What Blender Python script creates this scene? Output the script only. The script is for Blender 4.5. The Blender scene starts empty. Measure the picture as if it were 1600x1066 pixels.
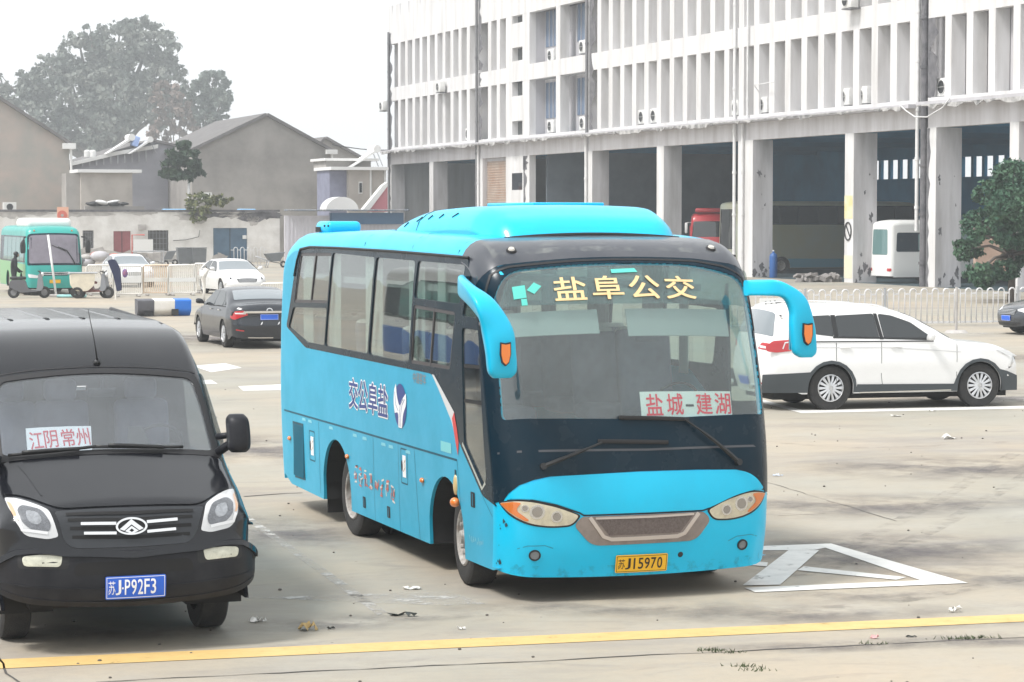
import bpy, bmesh, math, random
import numpy as np
from mathutils import Vector, Matrix, geometry
random.seed(7)
SC = bpy.context.scene
COL = SC.collection
PI = math.pi
# ------------------------------------------------------------------ camera, sky, sun, exposure
F_PX, CAM_H, HOR = 3800.0, 3.2, 337.0
PITCH = math.atan((533 - HOR) / F_PX)
cam_data = bpy.data.cameras.new('camera')
cam_data.sensor_width = 36
cam_data.lens = 36 * F_PX / 1600
cam_data.clip_start = .5
cam_data.clip_end = 3000
cam = bpy.data.objects.new('camera', cam_data)
COL.objects.link(cam)
cam.location = (0, 0, CAM_H)
cam.rotation_euler = (PI / 2 - PITCH, 0, 0)
SC.camera = cam
SUN_EL, SUN_AZ = math.radians(56), math.radians(238)
world = bpy.data.worlds.new('World')
SC.world = world
world.use_nodes = True
wn = world.node_tree
wn.nodes.clear()
sky = wn.nodes.new('ShaderNodeTexSky')
sky.sky_type = 'NISHITA'
sky.sun_disc = False
sky.sun_elevation = SUN_EL
sky.sun_rotation = SUN_AZ
sky.air_density = 1.0
sky.dust_density = 4.0
hs = wn.nodes.new('ShaderNodeHueSaturation')
hs.inputs['Saturation'].default_value = .10
mixw = wn.nodes.new('ShaderNodeMixRGB')
mixw.inputs[0].default_value = .72
mixw.inputs[2].default_value = (9.0, 9.25, 9.4, 1)
bg = wn.nodes.new('ShaderNodeBackground')
bg.inputs[1].default_value = .085
wo = wn.nodes.new('ShaderNodeOutputWorld')
wn.links.new(sky.outputs[0], hs.inputs['Color'])
wn.links.new(hs.outputs[0], mixw.inputs[1])
wn.links.new(mixw.outputs[0], bg.inputs[0])
wn.links.new(bg.outputs[0], wo.inputs[0])
sun_l = bpy.data.lights.new('sun', 'SUN')
sun_l.energy = 1.9
sun_l.angle = math.radians(12)
sun_l.color = (1, .97, .93)
sun = bpy.data.objects.new('sun', sun_l)
COL.objects.link(sun)
sd = Vector((math.cos(SUN_EL) * math.sin(SUN_AZ), math.cos(SUN_EL) * math.cos(SUN_AZ), math.sin(SUN_EL)))
sun.rotation_euler = sd.to_track_quat('Z', 'Y').to_euler()
SC.view_settings.view_transform = 'Standard'
SC.view_settings.look = 'None'
SC.view_settings.exposure = .98
SC.view_settings.gamma = 1
SC.render.engine = 'CYCLES'
SC.cycles.max_bounces = 8
SC.cycles.transparent_max_bounces = 16
SC.cycles.volume_bounces = 0
SC.cycles.volume_step_rate = 10
SC.cycles.use_denoising = True

# ------------------------------------------------------------------ the grid everything is parked on
TH = math.atan2(1350, math.hypot(F_PX, 196))
U = Vector((-math.sin(TH), math.cos(TH), 0))     # away from the viewer along the building
V = Vector((math.cos(TH), math.sin(TH), 0))      # across the yard
RZ_FRONT = math.atan2(-U.y, -U.x)                # heading of vehicles that face the viewer
RZ_AWAY = math.atan2(U.y, U.x)
RZ_ACROSS = math.atan2(V.y, V.x)
RZ_BACK = math.atan2(-V.y, -V.x)
_fw = Vector((0, math.cos(PITCH), -math.sin(PITCH)))
_up = Vector((0, math.sin(PITCH), math.cos(PITCH)))
def ray(px, py): return _fw + Vector((1, 0, 0)) * ((px - 800) / F_PX) - _up * ((py - 533) / F_PX)
def gp(px, py, z=0.0):
    r = ray(px, py); t = (z - CAM_H) / r.z
    return Vector((0, 0, CAM_H)) + r * t
def at(px, py, Y):
    r = ray(px, py); return Vector((0, 0, CAM_H)) + r * (Y / r.y)

# ------------------------------------------------------------------ materials
MATS = {}
def M(name, color, rough=.6, metal=0, var=0.0, vscale=3.0, bump=0.0, bscale=60.0, coat=0.0, spec=.5, dirt=None, streak=False, det=4, vcol=None):
    if name in MATS: return MATS[name]
    m = bpy.data.materials.new(name); m.use_nodes = True
    nt = m.node_tree; n = nt.nodes; b = n['Principled BSDF']
    b.inputs['Base Color'].default_value = (*color, 1)
    b.inputs['Roughness'].default_value = rough
    b.inputs['Metallic'].default_value = metal
    b.inputs['Specular IOR Level'].default_value = spec
    b.inputs['Coat Weight'].default_value = coat
    b.inputs['Coat Roughness'].default_value = .08
    tc = n.new('ShaderNodeTexCoord')
    if var > 0:
        mp = n.new('ShaderNodeMapping'); nt.links.new(tc.outputs['Object'], mp.inputs[0])
        if streak: mp.inputs['Scale'].default_value = (1, 1, .14)
        nz = n.new('ShaderNodeTexNoise'); nz.inputs['Scale'].default_value = vscale
        nz.inputs['Detail'].default_value = det; nz.inputs['Roughness'].default_value = .62
        nt.links.new(mp.outputs[0], nz.inputs['Vector'])
        cr = n.new('ShaderNodeMapRange'); cr.inputs[1].default_value = .38; cr.inputs[2].default_value = .68
        nt.links.new(nz.outputs[0], cr.inputs[0])
        mx = n.new('ShaderNodeMixRGB')
        mx.inputs[1].default_value = (*color, 1)
        mx.inputs[2].default_value = (*(dirt or [c * .6 for c in color]), 1)
        mu = n.new('ShaderNodeMath'); mu.operation = 'MULTIPLY'; mu.inputs[1].default_value = var
        nt.links.new(cr.outputs[0], mu.inputs[0]); nt.links.new(mu.outputs[0], mx.inputs[0])
        nt.links.new(mx.outputs[0], b.inputs['Base Color'])
        ra = n.new('ShaderNodeMapRange'); ra.inputs[3].default_value = rough; ra.inputs[4].default_value = min(1, rough + .25 * var)
        nt.links.new(cr.outputs[0], ra.inputs[0]); nt.links.new(ra.outputs[0], b.inputs['Roughness'])
    if bump > 0:
        nb = n.new('ShaderNodeTexNoise'); nb.inputs['Scale'].default_value = bscale; nb.inputs['Detail'].default_value = 3
        nt.links.new(tc.outputs['Object'], nb.inputs['Vector'])
        bp = n.new('ShaderNodeBump'); bp.inputs['Strength'].default_value = bump; bp.inputs['Distance'].default_value = .02
        nt.links.new(nb.outputs[0], bp.inputs['Height']); nt.links.new(bp.outputs[0], b.inputs['Normal'])
    MATS[name] = m
    return m
def glassmat(name, tint=(.8, .86, .86), refl=.08, rough=.02, dust=.05, dustcol=(.55, .57, .6)):
    m = bpy.data.materials.new(name); m.use_nodes = True
    nt = m.node_tree; n = nt.nodes; n.clear()
    out = n.new('ShaderNodeOutputMaterial')
    tr = n.new('ShaderNodeBsdfTransparent'); tr.inputs[0].default_value = (*tint, 1)
    gl = n.new('ShaderNodeBsdfGlossy'); gl.inputs['Roughness'].default_value = rough
    df = n.new('ShaderNodeBsdfDiffuse'); df.inputs[0].default_value = (*dustcol, 1)
    lw = n.new('ShaderNodeLayerWeight'); lw.inputs[0].default_value = .5
    fr = n.new('ShaderNodeMath'); fr.operation = 'POWER'; fr.inputs[1].default_value = 4.5; nt.links.new(lw.outputs['Facing'], fr.inputs[0])
    ad = n.new('ShaderNodeMath'); ad.operation = 'ADD'; ad.inputs[1].default_value = refl + .03; ad.use_clamp = True
    nt.links.new(fr.outputs[0], ad.inputs[0])
    tc = n.new('ShaderNodeTexCoord'); nz = n.new('ShaderNodeTexNoise'); nz.inputs['Scale'].default_value = 2.2; nz.inputs['Detail'].default_value = 5
    nt.links.new(tc.outputs['Object'], nz.inputs['Vector'])
    mr = n.new('ShaderNodeMapRange'); mr.inputs[1].default_value = .35; mr.inputs[2].default_value = .7
    mr.inputs[3].default_value = dust * .6; mr.inputs[4].default_value = dust * 1.5
    nt.links.new(nz.outputs[0], mr.inputs[0])
    m1 = n.new('ShaderNodeMixShader'); nt.links.new(mr.outputs[0], m1.inputs[0]); nt.links.new(tr.outputs[0], m1.inputs[1]); nt.links.new(df.outputs[0], m1.inputs[2])
    m2 = n.new('ShaderNodeMixShader'); nt.links.new(ad.outputs[0], m2.inputs[0]); nt.links.new(m1.outputs[0], m2.inputs[1]); nt.links.new(gl.outputs[0], m2.inputs[2])
    nt.links.new(m2.outputs[0], out.inputs[0])
    MATS[name] = m
    return m

def grimemat(name, color, lo=.45, hi=.62, amax=.7, scale=5.0, stretch=(1, 1, 1), rough=.8, radial=False):
    """a thin irregular film of dirt: patchy coverage, clear between the patches"""
    m = bpy.data.materials.new(name); m.use_nodes = True; nt = m.node_tree; n = nt.nodes; b = n['Principled BSDF']; L = nt.links.new
    b.inputs['Base Color'].default_value = (*color, 1); b.inputs['Roughness'].default_value = rough; b.inputs['Specular IOR Level'].default_value = .2
    tc = n.new('ShaderNodeTexCoord'); mp = n.new('ShaderNodeMapping'); mp.inputs['Scale'].default_value = stretch; L(tc.outputs['Object'], mp.inputs[0])
    z = n.new('ShaderNodeTexNoise'); z.inputs['Scale'].default_value = scale; z.inputs['Detail'].default_value = 8; z.inputs['Roughness'].default_value = .7; L(mp.outputs[0], z.inputs['Vector'])
    r = n.new('ShaderNodeMapRange'); r.inputs[1].default_value = lo; r.inputs[2].default_value = hi; r.inputs[4].default_value = amax; L(z.outputs[0], r.inputs[0])
    out = r
    if radial:
        ge = n.new('ShaderNodeTexCoord'); v = n.new('ShaderNodeVectorMath'); v.operation = 'SUBTRACT'; v.inputs[1].default_value = (.5, .5, 0); L(ge.outputs['Generated'], v.inputs[0])
        mu = n.new('ShaderNodeVectorMath'); mu.operation = 'MULTIPLY'; mu.inputs[1].default_value = (2, 2, 0); L(v.outputs[0], mu.inputs[0])
        ln = n.new('ShaderNodeVectorMath'); ln.operation = 'LENGTH'; L(mu.outputs[0], ln.inputs[0])
        f = n.new('ShaderNodeMapRange'); f.inputs[1].default_value = .25; f.inputs[2].default_value = 1.0; f.inputs[3].default_value = 1; f.inputs[4].default_value = 0; L(ln.outputs['Value'], f.inputs[0])
        x = n.new('ShaderNodeMath'); x.operation = 'MULTIPLY'; L(r.outputs[0], x.inputs[0]); L(f.outputs[0], x.inputs[1]); out = x
    L(out.outputs[0], b.inputs['Alpha']); MATS[name] = m
    return m

# ------------------------------------------------------------------ objects
def tag(o, label=None, cat=None, group=None, kind=None):
    if label: o['label'] = label
    if cat: o['category'] = cat
    if group: o['group'] = group
    if kind: o['kind'] = kind
    return o
def thing(name, label, cat, loc=(0, 0, 0), rz=0.0, group=None):
    o = bpy.data.objects.new(name, None); COL.objects.link(o)
    o.empty_display_size = .3
    o.location = loc; o.rotation_euler = (0, 0, rz)
    return tag(o, label, cat, group)
def link_mesh(name, me, mat, parent=None):
    o = bpy.data.objects.new(name, me); COL.objects.link(o)
    for m in (mat if isinstance(mat, (list, tuple)) else [mat]): me.materials.append(m)
    if parent is not None: o.parent = parent
    return o
def children(o): return [c for c in bpy.data.objects if c.parent == o]
def copy_tree(o, parent=None):
    c = o.copy(); COL.objects.link(c)
    if parent is not None: c.parent = parent
    for ch in children(o): copy_tree(ch, c)
    return c
class MB:
    def __init__(s): s.bm = bmesh.new(); s.mi = 0
    def _xf(s, vs, loc, rot, scale=None):
        if scale: bmesh.ops.scale(s.bm, vec=scale, verts=vs)
        if rot: bmesh.ops.rotate(s.bm, cent=(0, 0, 0), matrix=rot if isinstance(rot, Matrix) else (Matrix.Rotation(rot[2], 3, 'Z') @ Matrix.Rotation(rot[1], 3, 'Y') @ Matrix.Rotation(rot[0], 3, 'X')), verts=vs)
        bmesh.ops.translate(s.bm, vec=loc, verts=vs)
    def box(s, cx, cy, cz, sx, sy, sz, rot=None, bev=0.0, seg=2):
        r = bmesh.ops.create_cube(s.bm, size=1); vs = r['verts']
        bmesh.ops.scale(s.bm, vec=(sx, sy, sz), verts=vs)
        if bev > 0:
            es = list({e for v in vs for e in v.link_edges})
            rr = bmesh.ops.bevel(s.bm, geom=es, offset=bev, segments=seg, affect='EDGES', profile=.5)
            vs = list({v for f in rr['faces'] for v in f.verts} | {v for v in vs if v.is_valid})
        s._xf(vs, (cx, cy, cz), rot); return s
    def bb(s, x0, x1, y0, y1, z0, z1, bev=0.0): return s.box((x0 + x1) / 2, (y0 + y1) / 2, (z0 + z1) / 2, abs(x1 - x0), abs(y1 - y0), abs(z1 - z0), bev=bev)
    def cyl(s, p0, p1, r0, r1=None, n=16):
        p0 = Vector(p0); p1 = Vector(p1); d = p1 - p0
        r = bmesh.ops.create_cone(s.bm, cap_ends=True, segments=n, radius1=r0, radius2=r0 if r1 is None else r1, depth=d.length)
        s._xf(r['verts'], (p0 + p1) / 2, d.to_track_quat('Z', 'Y').to_matrix()); return s
    def sph(s, c, r, sc=(1, 1, 1), n=12, rot=None):
        q = bmesh.ops.create_uvsphere(s.bm, u_segments=n, v_segments=max(6, n // 2 + 2), radius=r)
        s._xf(q['verts'], c, rot, sc); return s
    def tube(s, pts, r, n=8, closed=False, flat=None):
        pts = [Vector(p) for p in pts]; N = len(pts); rings = []
        up0 = Vector((0, 0, 1))
        for i, p in enumerate(pts):
            a = pts[i - 1] if (i > 0 or closed) else p; b = pts[(i + 1) % N] if (i < N - 1 or closed) else p
            t = (b - a).normalized(); x = t.cross(up0)
            if x.length < .15: x = t.cross(Vector((0, 1, 0)))
            x.normalize(); y = x.cross(t).normalized()
            rr = r[i] if isinstance(r, (list, tuple)) else r
            ry = rr if flat is None else rr * flat
            rings.append([s.bm.verts.new(p + x * rr * math.cos(2 * PI * k / n) + y * ry * math.sin(2 * PI * k / n)) for k in range(n)])
        for i in range(N if closed else N - 1):
            A = rings[i]; B = rings[(i + 1) % N]
            for k in range(n): s.bm.faces.new((A[k], A[(k + 1) % n], B[(k + 1) % n], B[k]))
        if not closed:
            s.bm.faces.new(rings[0][::-1]); s.bm.faces.new(rings[-1])
        return s
    def lathe(s, prof, c=(0, 0, 0), axis='Y', n=32):
        """prof: (r, h) pairs, closed solid when it starts and ends on the axis"""
        rings = []
        for (r, h) in prof:
            ring = []
            for k in range(n if r > 1e-6 else 1):
                a = 2 * PI * k / n
                if axis == 'Y': p = (c[0] + r * math.cos(a), c[1] + h, c[2] + r * math.sin(a))
                elif axis == 'X': p = (c[0] + h, c[1] + r * math.cos(a), c[2] + r * math.sin(a))
                else: p = (c[0] + r * math.cos(a), c[1] + r * math.sin(a), c[2] + h)
                ring.append(s.bm.verts.new(p))
            rings.append(ring)
        for A, B in zip(rings, rings[1:]):
            for k in range(n):
                a0 = A[k % len(A)]; a1 = A[(k + 1) % len(A)]; b0 = B[k % len(B)]; b1 = B[(k + 1) % len(B)]
                f = [a0]
                for q in (a1, b1, b0):
                    if q not in f: f.append(q)
                if len(f) > 2:
                    try: s.bm.faces.new(f)
                    except ValueError: pass
        return s
    def prism(s, poly, d0, d1, fn):
        """poly of (u,v), extruded from d0 to d1 along the third coordinate; fn(u,v,d)->xyz"""
        A = [s.bm.verts.new(fn(u, v, d0)) for u, v in poly]; B = [s.bm.verts.new(fn(u, v, d1)) for u, v in poly]
        s.bm.faces.new(A); s.bm.faces.new(B[::-1]); n = len(A)
        for k in range(n): s.bm.faces.new((A[k], B[k], B[(k + 1) % n], A[(k + 1) % n]))
        return s
    def quad(s, *ps): s.bm.faces.new([s.bm.verts.new(p) for p in ps]); return s
    def build(s, name, mat, parent=None, smooth=None, loc=None, rz=None):
        bmesh.ops.recalc_face_normals(s.bm, faces=s.bm.faces)
        me = bpy.data.meshes.new(name); s.bm.to_mesh(me); s.bm.free()
        o = link_mesh(name, me, mat, parent)
        if smooth:
            me.polygons.foreach_set('use_smooth', [True] * len(me.polygons))
            if smooth < 3: me.set_sharp_from_angle(angle=smooth)
        if loc is not None: o.location = loc
        if rz is not None: o.rotation_euler = (0, 0, rz)
        return o

# ------------------------------------------------------------------ curved body shells and panels cut from them
def fillet(pts, closed=True, n=6):
    out = []; N = len(pts)
    for i, p in enumerate(pts):
        r = p[2] if len(p) > 2 else 0
        if r <= 0 or (not closed and i in (0, N - 1)): out.append((p[0], p[1])); continue
        a = pts[i - 1]; b = pts[(i + 1) % N]
        va = np.array([a[0] - p[0], a[1] - p[1]]); vb = np.array([b[0] - p[0], b[1] - p[1]])
        la = np.hypot(*va); lb = np.hypot(*vb); d = min(r, la * .49, lb * .49)
        A = np.array(p[:2]) + va / la * d; B = np.array(p[:2]) + vb / lb * d; P = np.array(p[:2])
        for k in range(n + 1):
            t = k / n; q = (1 - t) ** 2 * A + 2 * t * (1 - t) * P + t * t * B; out.append((q[0], q[1]))
    return out
def resamp(pts, h, closed=True):
    out = []; N = len(pts)
    for i in range(N if closed else N - 1):
        a = pts[i]; b = pts[(i + 1) % N]; L = math.hypot(b[0] - a[0], b[1] - a[1])
        if L < 1e-7: continue
        k = max(1, math.ceil(L / h))
        for j in range(k): out.append((a[0] + (b[0] - a[0]) * j / k, a[1] + (b[1] - a[1]) * j / k))
    if not closed: out.append(tuple(pts[-1][:2]))
    return out
def I(x, xs, ys): return float(np.interp(x, xs, ys))
class Shell:
    """body surface: centreline profile swept to half width W(x,z), rounded edge R, crown bow; side sheets close it"""
    def __init__(s, prof, W, R, bow, h=.05):
        P = resamp(fillet(prof, False, 8), h, False); s.P = np.array(P)
        d = np.hypot(*(np.diff(s.P, axis=0).T)); s.S = np.concatenate([[0], np.cumsum(d)])
        t = np.gradient(s.P[:, 0], s.S), np.gradient(s.P[:, 1], s.S)
        tx = np.convolve(np.pad(t[0], 3, 'edge'), np.ones(7) / 7, 'valid'); tz = np.convolve(np.pad(t[1], 3, 'edge'), np.ones(7) / 7, 'valid')
        l = np.hypot(tx, tz); s.N = np.stack([tz / l, -tx / l], 1)
        s.W, s.R, s.bow = W, R, bow; s.L = float(s.S[-1])
    def c(s, q): return I(q, s.S, s.P[:, 0]), I(q, s.S, s.P[:, 1])
    def n(s, q):
        a, b = I(q, s.S, s.N[:, 0]), I(q, s.S, s.N[:, 1]); l = math.hypot(a, b) or 1; return a / l, b / l
    def A(s, q):
        x, z = s.c(q); r = s.R(x, z); return s.W(x, z) - r + r * PI / 2
    def near(s, x, z): return float(s.S[np.argmin((s.P[:, 0] - x) ** 2 + (s.P[:, 1] - z) ** 2)])
    def _top(s, a, q):
        x, z = s.c(q); nx, nz = s.n(q); W = s.W(x, z); r = s.R(x, z); bw = s.bow(x, z); aa = abs(a)
        if aa <= W - r: y = aa; d = bw * (y / W) ** 2
        else:
            th = min((aa - (W - r)) / r, PI / 2); y = W - r + r * math.sin(th); d = bw * (y / W) ** 2 + r * (1 - math.cos(th))
        px, pz = x - nx * d, z - nz * d
        y *= s.W(px, pz) / W
        return np.array([px, y if a > 0 else -y, pz])
    def top(s, a, q, off=0.0):
        q = min(max(q, 0), s.L); Aq = s.A(q); a = min(max(a, -Aq), Aq)
        p = s._top(a, q); e = .006; ac = max(-Aq + e * 1.5, min(Aq - e * 1.5, a))
        du = s._top(ac + e, q) - s._top(ac - e, q); dv = s._top(ac, min(q + .03, s.L)) - s._top(ac, max(q - .03, 0))
        n = np.cross(du, dv); n = n / (np.linalg.norm(n) or 1)
        return p + n * off, n
    def sidef(s, sg):
        def f(x, z, off=0.0):
            y = s.W(x, z); e = .01
            wx = (s.W(x + e, z) - s.W(x - e, z)) / (2 * e); wz = (s.W(x, z + e) - s.W(x, z - e)) / (2 * e)
            n = np.array([-wx, 1, -wz]); n /= np.linalg.norm(n); p = np.array([x, y, z]) + n * off
            p[1] *= sg; n[1] *= sg; return p, n
        return f
    def edge(s, h=.06, q0=0, q1=None):
        q1 = s.L if q1 is None else q1; k = max(2, int((q1 - q0) / h)); out = []
        for i in range(k + 1):
            q = q0 + (q1 - q0) * i / k; p = s._top(s.A(q), q); out.append((float(p[0]), float(p[2])))
        return out
def pip(px, py, poly):
    poly = np.asarray(poly); x, y = poly[:, 0], poly[:, 1]; x2, y2 = np.roll(x, -1), np.roll(y, -1)
    c = np.zeros(px.shape, bool)
    for i in range(len(x)):
        cond = (y[i] > py) != (y2[i] > py)
        with np.errstate(divide='ignore', invalid='ignore'):
            xi = (x2[i] - x[i]) * (py - y[i]) / (y2[i] - y[i] if y2[i] != y[i] else 1e-12) + x[i]
        c ^= cond & (px < xi)
    return c
def panel(name, f, outer, mat, parent, holes=(), h=.08, off=0.0, thick=0.0, hb=None, flip=False):
    """a sheet of the surface f(u,v,off)->(point, normal) inside polygon outer, minus holes, with real thickness"""
    hb = hb or h
    loops = [resamp(outer, hb)] + [resamp(o, hb) for o in holes]
    pts = []; edges = []
    for lp in loops:
        b = len(pts); pts += lp; edges += [(b + i, b + (i + 1) % len(lp)) for i in range(len(lp))]
    O = np.array(loops[0]); mn = O.min(0); mx = O.max(0)
    gx, gy = np.meshgrid(np.arange(mn[0] + h * .5, mx[0], h), np.arange(mn[1] + h * .5, mx[1], h)); gx = gx.ravel(); gy = gy.ravel()
    ins = pip(gx, gy, loops[0])
    for lp in loops[1:]: ins &= ~pip(gx, gy, lp)
    gx = gx[ins]; gy = gy[ins]; B = np.array(pts)
    if len(gx):
        keep = np.array([((B[:, 0] - a) ** 2 + (B[:, 1] - b) ** 2).min() > (h * .35) ** 2 for a, b in zip(gx, gy)])
        pts += list(zip(gx[keep], gy[keep]))
    vs, _, fs, *_r = geometry.delaunay_2d_cdt([Vector((float(a), float(b))) for a, b in pts], edges, [], 0, 1e-6)
    P = np.array([(v.x, v.y) for v in vs]); T = np.array([t for t in fs if len(t) == 3]); C = P[T].mean(1)
    ok = pip(C[:, 0], C[:, 1], loops[0])
    for lp in loops[1:]: ok &= ~pip(C[:, 0], C[:, 1], lp)
    e1 = P[T[:, 1]] - P[T[:, 0]]; e2 = P[T[:, 2]] - P[T[:, 0]]; ar = e1[:, 0] * e2[:, 1] - e1[:, 1] * e2[:, 0]
    ok &= np.abs(ar) > 1e-9
    T = T[ok]; used = np.unique(T); rm = {int(o): i for i, o in enumerate(used)}
    fr = [f(P[i][0], P[i][1], off) for i in used]; vv = [tuple(p) for p, n in fr]; nn = [tuple(n) for p, n in fr]
    T = [tuple(rm[int(i)] for i in t) for t in T]
    faces = []
    for t in T:
        a, b, c = (np.array(vv[i]) for i in t); g = np.cross(b - a, c - a)
        faces.append(t if g @ np.array(nn[t[0]]) > 0 else t[::-1])
    if thick > 0:
        cnt = {}
        for t in faces:
            for a, b in ((t[0], t[1]), (t[1], t[2]), (t[2], t[0])):
                cnt[(a, b)] = cnt.get((a, b), 0) + 1
        K = len(vv); back = [tuple(np.array(v) - np.array(n) * thick) for v, n in zip(vv, nn)]
        vv2 = vv + back; nn2 = nn + [tuple(-np.array(n)) for n in nn]; F = list(faces) + [tuple(i + K for i in t[::-1]) for t in faces]
        for (a, b) in list(cnt):
            if (b, a) not in cnt:
                i0 = len(vv2); pa, pb, qa, qb = np.array(vv[a]), np.array(vv[b]), np.array(back[a]), np.array(back[b])
                n = np.cross(qb - pa, pb - qa); n = -n / (np.linalg.norm(n) or 1)
                n = np.cross(pb - pa, np.array(nn[a])); n = n / (np.linalg.norm(n) or 1)
                vv2 += [tuple(pa), tuple(pb), tuple(qb), tuple(qa)]; nn2 += [tuple(n)] * 4; F.append((i0 + 1, i0, i0 + 3, i0 + 2))
        vv, nn, faces = vv2, nn2, F
    me = bpy.data.meshes.new(name); me.from_pydata(vv, [], faces); me.update()
    me.polygons.foreach_set('use_smooth', [True] * len(me.polygons))
    me.normals_split_custom_set_from_vertices(nn)
    return link_mesh(name, me, mat, parent)
def circ(cx, cy, rx, ry=None, n=28, a0=0.0): ry = rx if ry is None else ry; return [(cx + rx * math.cos(a0 + 2 * PI * k / n), cy + ry * math.sin(a0 + 2 * PI * k / n)) for k in range(n)]
def arcpoly(cx, cz, r, z0, n=18, rz=None):
    """wheel-arch notch: half disc above cz going straight down to z0"""
    rz = rz or r
    return [(cx + r * math.cos(PI * k / n), cz + rz * math.sin(PI * k / n)) for k in range(n + 1)] + [(cx - r, z0), (cx + r, z0)]
_font = {}
def textmesh(body, bold=0.0):
    """flat lettering at font size 1; bold widens every stroke by merging shifted copies, each a hair higher"""
    c = bpy.data.curves.new('lettering', 'FONT'); c.body = body; c.resolution_u = 3
    o = bpy.data.objects.new('lettering', c); COL.objects.link(o)
    dg = bpy.context.evaluated_depsgraph_get(); dg.update()
    me = bpy.data.meshes.new_from_object(o.evaluated_get(dg))
    bpy.data.objects.remove(o); bpy.data.curves.remove(c)
    co = np.array([v.co[:2] for v in me.vertices]); F = [tuple(p.vertices) for p in me.polygons]; bpy.data.meshes.remove(me)
    V3 = [(x, y, 0) for x, y in co]; FF = list(F)
    if bold > 0:
        for k in range(8 if bold > .03 else 4):
            a = 2 * PI * (k + .5) / (8 if bold > .03 else 4); b = len(V3)
            V3 += [(x + bold * math.cos(a), y + bold * math.sin(a), (k + 1) * 1.0) for x, y in co]; FF += [tuple(i + b for i in f) for f in F]
    return V3, FF, co.min(0), co.max(0)
def lettering(name, body, f, u0, v0, w, h, mat, parent, off=.004, bold=0.0, ref=None):
    vv, ff, mn, mx = textmesh(body, bold)
    P = [tuple(f(u0 + (x - mn[0]) / (mx[0] - mn[0]) * w, v0 + (y - mn[1]) / (mx[1] - mn[1]) * h, off + z * 1e-4)[0]) for x, y, z in vv]
    me = bpy.data.meshes.new(name); me.from_pydata(P, [], ff); me.update()
    return link_mesh(name, me, mat, parent)
def plane_x(x, y0=0.0, z0=0.0, sg=1, tilt=0.0):
    """flat card facing +x (sg=1) or -x (sg=-1); u runs left to right for the reader"""
    def f(u, v, off=0.0): return np.array([x + sg * off - sg * math.sin(tilt) * v, y0 + sg * u, z0 + v]), np.array([sg, 0, 0])
    return f
# ------------------------------------------------------------------ shared vehicle materials
m_black = M('black plastic', (.012, .013, .015), .45, var=.3, vscale=8, dirt=(.03, .03, .03))
m_tyre = M('tyre rubber', (.018, .018, .019), .85, var=.6, vscale=12, dirt=(.055, .052, .048), bump=.4, bscale=90)
m_under = M('underbody', (.015, .015, .016), .9)
m_chrome = M('chrome', (.8, .8, .8), .15, 1)
m_steel = M('rim steel', (.50, .49, .47), .5, .15, var=.8, vscale=12, dirt=(.20, .16, .13))
m_alloy = M('alloy rim', (.62, .63, .65), .3, .7, var=.2, vscale=10)
m_darkglass = M('tinted glass', (.02, .025, .028), .04, spec=.9)
m_red = M('red lens', (.45, .01, .015), .12, coat=1)
m_amber = M('amber lens', (.75, .20, .03), .15, coat=1)
m_clear = glassmat('clear lens', (.93, .93, .93), .02, .02, .02)
m_white = M('white plastic', (.75, .75, .74), .5)
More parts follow.
